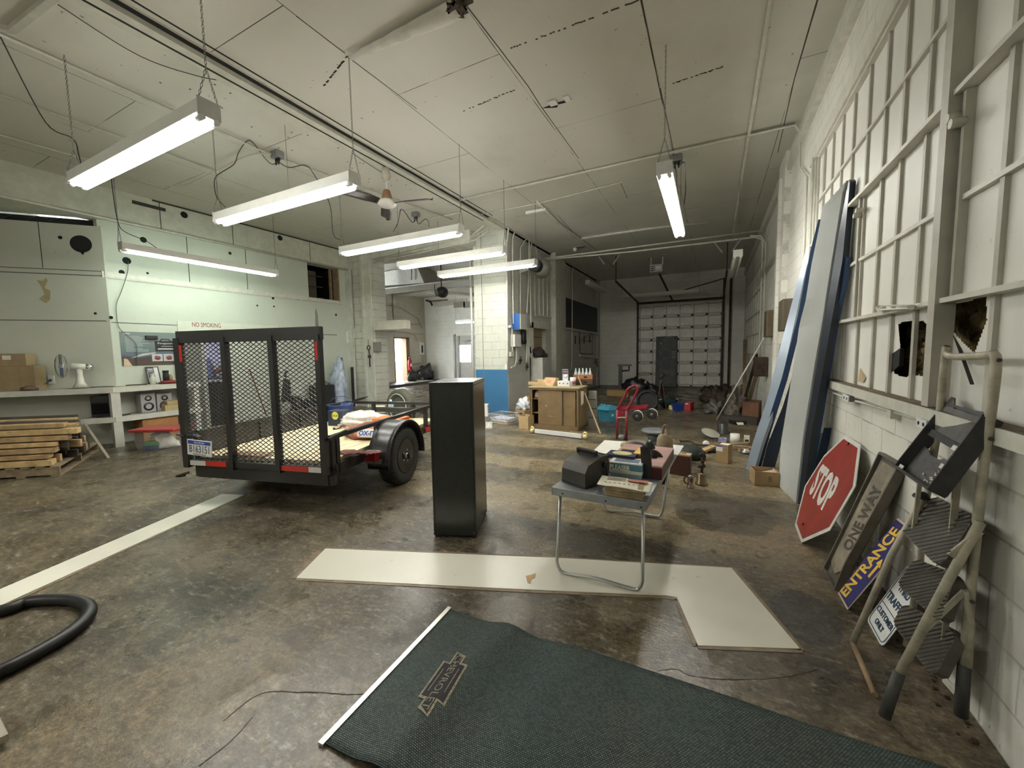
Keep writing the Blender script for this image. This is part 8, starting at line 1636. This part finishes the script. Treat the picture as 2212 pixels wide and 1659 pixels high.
# person
def person(base, face):
    """seated figure leaning on the counter; face = heading of the nose"""
    fwd = V(math.cos(face), math.sin(face), 0); sd = V(-fwd.y, fwd.x, 0)
    def P(f_, s_, z): return tuple(base+fwd*f_+sd*s_+V(0, 0, z))
    J = {}; E = []
    def skin(name, pts, edges, mat_, par, root=0, sub=2):
        me = bpy.data.meshes.new(name); me.from_pydata([p for p, r in pts], edges, []); o = bpy.data.objects.new(name, me); COL.objects.link(o)
        md = o.modifiers.new('s', 'SKIN'); me.skin_vertices or bpy.context.view_layer.update()
        bm = bmesh.new(); bm.from_mesh(me); ly = bm.verts.layers.skin.verify(); bm.verts.ensure_lookup_table()
        for v, (p, r) in zip(bm.verts, pts): v[ly].radius = r if isinstance(r, tuple) else (r, r); v[ly].use_root = False
        bm.verts[root][ly].use_root = True; bm.to_mesh(me); bm.free(); s2 = o.modifiers.new('u', 'SUBSURF'); s2.levels = s2.render_levels = sub; md.use_smooth_shade = True
        bpy.context.view_layer.update(); m2 = bpy.data.meshes.new_from_object(o.evaluated_get(bpy.context.evaluated_depsgraph_get())); bpy.data.objects.remove(o); m2.materials.clear(); m2.materials.append(mat_)
        q = bpy.data.objects.new(name, m2); COL.objects.link(q)
        if par: q.parent = par; q.location = -wloc(par)
        return q
    t = T('person', 'person in a dark jacket seated at the office counter, seen through the tailgate mesh', 'person', base)
    sk = mat('skin', (.32, .17, .11), .55, var=.05)
    # one continuous body
    pts = [(P(0, 0, .55), (.15, .12)), (P(.03, 0, .75), (.14, .11)), (P(.1, 0, .95), (.16, .11)), (P(.15, 0, 1.08), (.09, .08)), (P(.17, 0, 1.15), .05), (P(.19, 0, 1.2), .052)]
    ed = [(0, 1), (1, 2), (2, 3), (3, 4), (4, 5)]
    for s_ in (-1, 1):
        i = len(pts); pts += [(P(.13, .17*s_, 1.04), .06), (P(.3, .22*s_, .92), .05), (P(.42, .2*s_, 1.05), .04), (P(.58, .1*s_, 1.06), .032), (P(.64, .08*s_, 1.06), .03)]; ed += [(3, i), (i, i+1), (i+1, i+2), (i+2, i+3), (i+3, i+4)]
        for k in range(4):
            j = len(pts); o_ = (k-1.5)*.022; L_ = (.05, .06, .058, .045)[k]
            pts += [(P(.68, .08*s_+o_, 1.058), .0095), (P(.68+L_, .08*s_+o_*1.3, 1.045), .008)]; ed += [(i+4, j), (j, j+1)]
        j = len(pts); pts += [(P(.65, (.08-.045)*s_, 1.055), .011), (P(.69, (.08-.06)*s_, 1.05), .009)]; ed += [(i+3, j), (j, j+1)]
        i = len(pts); pts += [(P(.05, .1*s_, .52), .09), (P(.42, .13*s_, .5), .065), (P(.44, .13*s_, .08), .045), (P(.56, .13*s_, .05), .04)]; ed += [(0, i), (i, i+1), (i+1, i+2), (i+2, i+3)]
    body = skin('body', pts, ed, sk, t)
    # head with nose, ears, eyes, mouth
    hc = V(*P(.22, 0, 1.31)); Mh = frame(hc, fwd, sd)
    mb = MB(Mh); mb.ball((0, 0, 0), 1, 20, 16); iM_ = Mh.inverted()
    for v in mb.bm.verts:
        q = iM_ @ v.co; jaw = max(0, -q.z); q = V(q.x*(.098-.02*jaw)+.012*jaw, q.y*(.077-.022*jaw), q.z*.118)
        if q.x > .06 and abs(q.y) < .02 and -.035 < q.z < .02: q.x += .02
        v.co = Mh @ q
    for s_ in (-1, 1): mb.ball((0, .078*s_, -.005), .022, 8, 6, (.6, .35, 1))
    mb.out('head', sk, t)
    mb = MB(Mh)
    for s_ in (-1, 1): mb.ball((.083, .03*s_, .012), .011, 8, 6)
    mb.out('eye', M_white, t); mb = MB(Mh); mb.ball((.086, 0, -.058), .02, 8, 6, (.3, 1, .25)); mb.out('mouth', mat('lips', (.3, .1, .08), .5), t)
    mb = MB(Mh); mb.ball((-.016, 0, .026), 1, 18, 12, (.102, .084, .108)); mb.out('hair', mat('grey_hair', (.2, .19, .18), .9), t)
    # jacket over trunk and arms
    pts = [(P(0, 0, .56), (.17, .14)), (P(.03, 0, .75), (.165, .13)), (P(.1, 0, .95), (.185, .13)), (P(.15, 0, 1.09), (.1, .09)), (P(.165, 0, 1.14), .068)]; ed = [(0, 1), (1, 2), (2, 3), (3, 4)]
    for s_ in (-1, 1): i = len(pts); pts += [(P(.13, .17*s_, 1.04), .078), (P(.3, .22*s_, .92), .066), (P(.42, .2*s_, 1.05), .052), (P(.56, .11*s_, 1.065), .044)]; ed += [(3, i), (i, i+1), (i+1, i+2), (i+2, i+3)]
    skin('dark_jacket', pts, ed, mat('black_jacket', (.015, .016, .02), .8), t); MB().lathe([(.05, 0), (.072, 0), (.068, .03), (.05, .03)], V(*P(.17, 0, 1.13)), 16).out('white_collar', M_white, t)
    pts = [(P(0, 0, .54), (.14, .12)), ]; ed = []
    for s_ in (-1, 1): i = len(pts); pts += [(P(.05, .1*s_, .52), .1), (P(.42, .13*s_, .5), .078), (P(.44, .13*s_, .12), .06)]; ed += [(0, i), (i, i+1), (i+1, i+2)]
    skin('trousers', pts, ed, mat('dark_trousers', (.03, .03, .04), .8), t)
    c = T('office_chair', 'plain dark seat under the person in the office', 'chair', base+V(0, 0, .2)); MB(frame(base, fwd, sd)).bbox(-.22, .25, -.22, .22, .4, .44, .02).out('seat', M_black, c); MB(frame(base, fwd, sd)).cyl((0, 0, 0), (0, 0, .4), .03).out('pedestal', M_steel, c); MB(frame(base, fwd, sd)).cyl((0, 0, 0), (0, 0, .03), .25).out('base', M_black, c)
    return t
hp_ = WX(474, 797, XL-1.15)
person(V(XL-1.15, hp_.y+.2, hp_.z-1.31), -PI/2)
q = WX(448, 815, XL-2.3); one(MB().lump((XL-2.35, q.y, .75), (.2, .2, .4), 5, .35), 'blue_grey_clutter', mat('blue_grey_cloth', (.15, .17, .25), .8, var=.4), 'blue grey things against the office back wall', 'clutter')
one(MB().box(XL-2.59, XL-2.1, q.y-.3, q.y+.3, 0, .75), 'office_side_table', M_grey, 'low grey table against the office back wall', 'table')
# ================================================================ behind the tailgate, along the left wall
a = WX(580, 895, XL+.5); a = V(XL+.6, a.y, 0); c = WX(538, 797, XL+.02); t = T('red_broom', 'broom with a dark red handle leaning on the left wall, seen through the mesh', 'broom', a)
a2 = WX(578, 897, XL+.35); MB().tube([V(XL+.35, a2.y, .05), V(XL+.03, c.y, c.z)], .013).out('handle', mat('dark_red_handle', (.16, .02, .02), .5), t); MB().bbox(XL+.28, XL+.42, a2.y-.15, a2.y+.15, 0, .09, .01).out('brush_head', M_black, t)
p = WX(612, 890, XL+.5); t = T('hydraulic_jack', 'tall dark machine with upright handle by the left wall, behind the right mesh panel', 'machine', (XL+.5, p.y, 0))
def lw(px, py): return WX(px, py, XL+.5)
mb = MB(); mb.bbox(XL+.3, XL+.7, lw(603, 0).y, lw(627, 0).y, 0, lw(612, 868).z, .03); mb.out('base_body', M_black, t); mb = MB(); mb.prism([lw(606, 868), lw(625, 868), lw(621, 820), (lw(612, 818))], (.1, 0, 0)); mb.out('column', mat('blackish_machine', (.03, .032, .034), .4, .3), t); mb = MB(); mb.tube([lw(615, 822), lw(617, 805), lw(620, 801)], .03); mb.out('handle', M_black, t); MB().tube([lw(614, 822), lw(616, 815)], .035).out('steel_ram', M_steel, t)
q0_, q1_ = lw(637, 0).y, lw(672, 0).y; t = T('black_drum_box', 'square black cabinet by the left wall behind the right mesh panel', 'cabinet', (XL+.5, (q0_+q1_)/2, 0)); MB().bbox(XL+.15, XL+.6, q0_, q1_, 0, lw(655, 836).z, .02).out('cabinet_body', M_black, t); MB().lump((XL+.4, (q0_+q1_)/2, lw(655, 836).z), (.15, .2, .06), 3, .4).out('things_on_top', M_grey, t)
one(MB().lump((XL+.5, lw(587, 0).y, 0), (.2, .12, .35), 9, .3), 'black_bucket', M_black, 'small black thing at the floor left of the tall dark machine', 'bucket'); one(MB().lump((XL+.5, lw(688, 0).y, .0), (.25, .2, .9), 19, .35), 'blue_white_bag', mat('blue_white_plastic', (.4, .45, .55), .4, var=.5, scale=6), 'pale blue and white bundle at the right edge of the mesh', 'bundle')
# ================================================================ pallet with boards, far left
pr = V(-7.72, 1.88, 0); pd = (G(0, 1036)-G(118, 1029)).normalized(); pb_ = (G(215, 968)-G(124, 1027)).normalized()
Mpa = frame(pr, pd, pb_); 
if Mpa[2][2] < 0: pass
def PQ(a, b_, z): return pr+pd*a+pb_*b_+V(0, 0, z)
t = T('wooden_pallet', 'grey wooden pallet on the floor at the far left under a heap of boards', 'pallet', PQ(.6, .5, 0)); m_pal = mat('pallet_wood', (.25, .19, .12), .8, var=.35, scale=9)
Lp, Wp_ = 1.25, 1.75
for k, b_ in enumerate((.0, .85, 1.69)): MB().hull8([PQ(0, b_, .02), PQ(Lp, b_, .02), PQ(Lp, b_+.05, .02), PQ(0, b_+.05, .02), PQ(0, b_, .12), PQ(Lp, b_, .12), PQ(Lp, b_+.05, .12), PQ(0, b_+.05, .12)]).out('stringer', m_pal, t)
for z, n_ in ((.12, 8), (0, 4)):
    for k in range(n_):
        a_ = k*(Lp-.1)/(n_-1); MB().hull8([PQ(a_, -.02, z), PQ(a_+.1, -.02, z), PQ(a_+.1, Wp_, z), PQ(a_, Wp_, z), PQ(a_, -.02, z+.02), PQ(a_+.1, -.02, z+.02), PQ(a_+.1, Wp_, z+.02), PQ(a_, Wp_, z+.02)]).out('deck_board', m_pal, t)
m_bd = [mat('yellow_pine_board', (.55, .4, .19), .75, var=.35, scale=8), mat('tan_board_wood', (.42, .29, .15), .75, var=.35, scale=8), mat('dark_and_shaded_board', (.05, .038, .026), .85, var=.5, scale=8)]
words = ['lowest front', 'second from the bottom', 'third from the bottom', 'fourth from the bottom', 'fifth from the bottom', 'sixth from the bottom', 'topmost front']
for k, (px, h_, mi, dz) in enumerate(((107, .07, 0, 0), (95, .05, 1, 0), (112, .06, 1, 0), (113, .05, 0, 0), (145, .06, 1, 0), (172, .07, 0, 0), (130, .05, 1, 0))):
    z = .145+sum(((.07, .05, .06, .05, .06, .07)+(0,)*9)[:k])+.018*k
    e_ = .05+(107-px)/-1.0*-.0; f0 = PL(px, 1000, PQ(0, .02, 0), pb_); off = (f0-PQ(0, .02, 0)).dot(pd)
    q = [PQ(off, .0+.05*k, z), PQ(off+1.7, .0+.05*k, z), PQ(off+1.7, .17+.05*k, z), PQ(off, .17+.05*k, z)]
    one(MB().prism(q, (0, 0, h_)), 'timber_board', m_bd[mi], 'light timber board in the pallet heap, '+words[k]+' one', 'board', 'boards on the pallet')
for k in range(16):
    b_ = .25+.1*(k % 8); z = .145+.13*(k//8)+.03*(k % 3); off = -.02+rnd.uniform(-.12, .2)
    q = [PQ(off, b_, z), PQ(off+1.7, b_+.03, z), PQ(off+1.7, b_+.11, z), PQ(off, b_+.08, z)]
    one(MB().prism(q, (0, 0, .1)), 'dark_board', m_bd[2] if k % 5 else m_bd[1], 'board with jagged end deep in the pallet heap, darkened as shade', 'board', 'dark boards inside the pallet heap')  # most inner boards coloured near black, painting in the heap's shade
for k in range(4):
    b_ = .4+.16*k; z = .6+.02*k; one(MB().prism([PQ(-.12+.05*k, b_, z), PQ(1.5, b_, z), PQ(1.5, b_+.14, z+.01), PQ(-.12+.05*k, b_+.14, z+.01)], (0, 0, .035)), 'top_board', m_bd[2 if k in (1, 3) else 1], ['first', 'second', 'third', 'rearmost'][k]+' flat board across the top of the pallet heap, counted from the front', 'board', 'boards across the top of the heap')
a = G(235, 990); c = G(178, 908, .5); one(MB().bar(a, c, .035, .015), 'thin_batten', mat('grey_batten', (.3, .26, .2), .7), 'thin batten leaning on the right side of the board heap', 'batten')
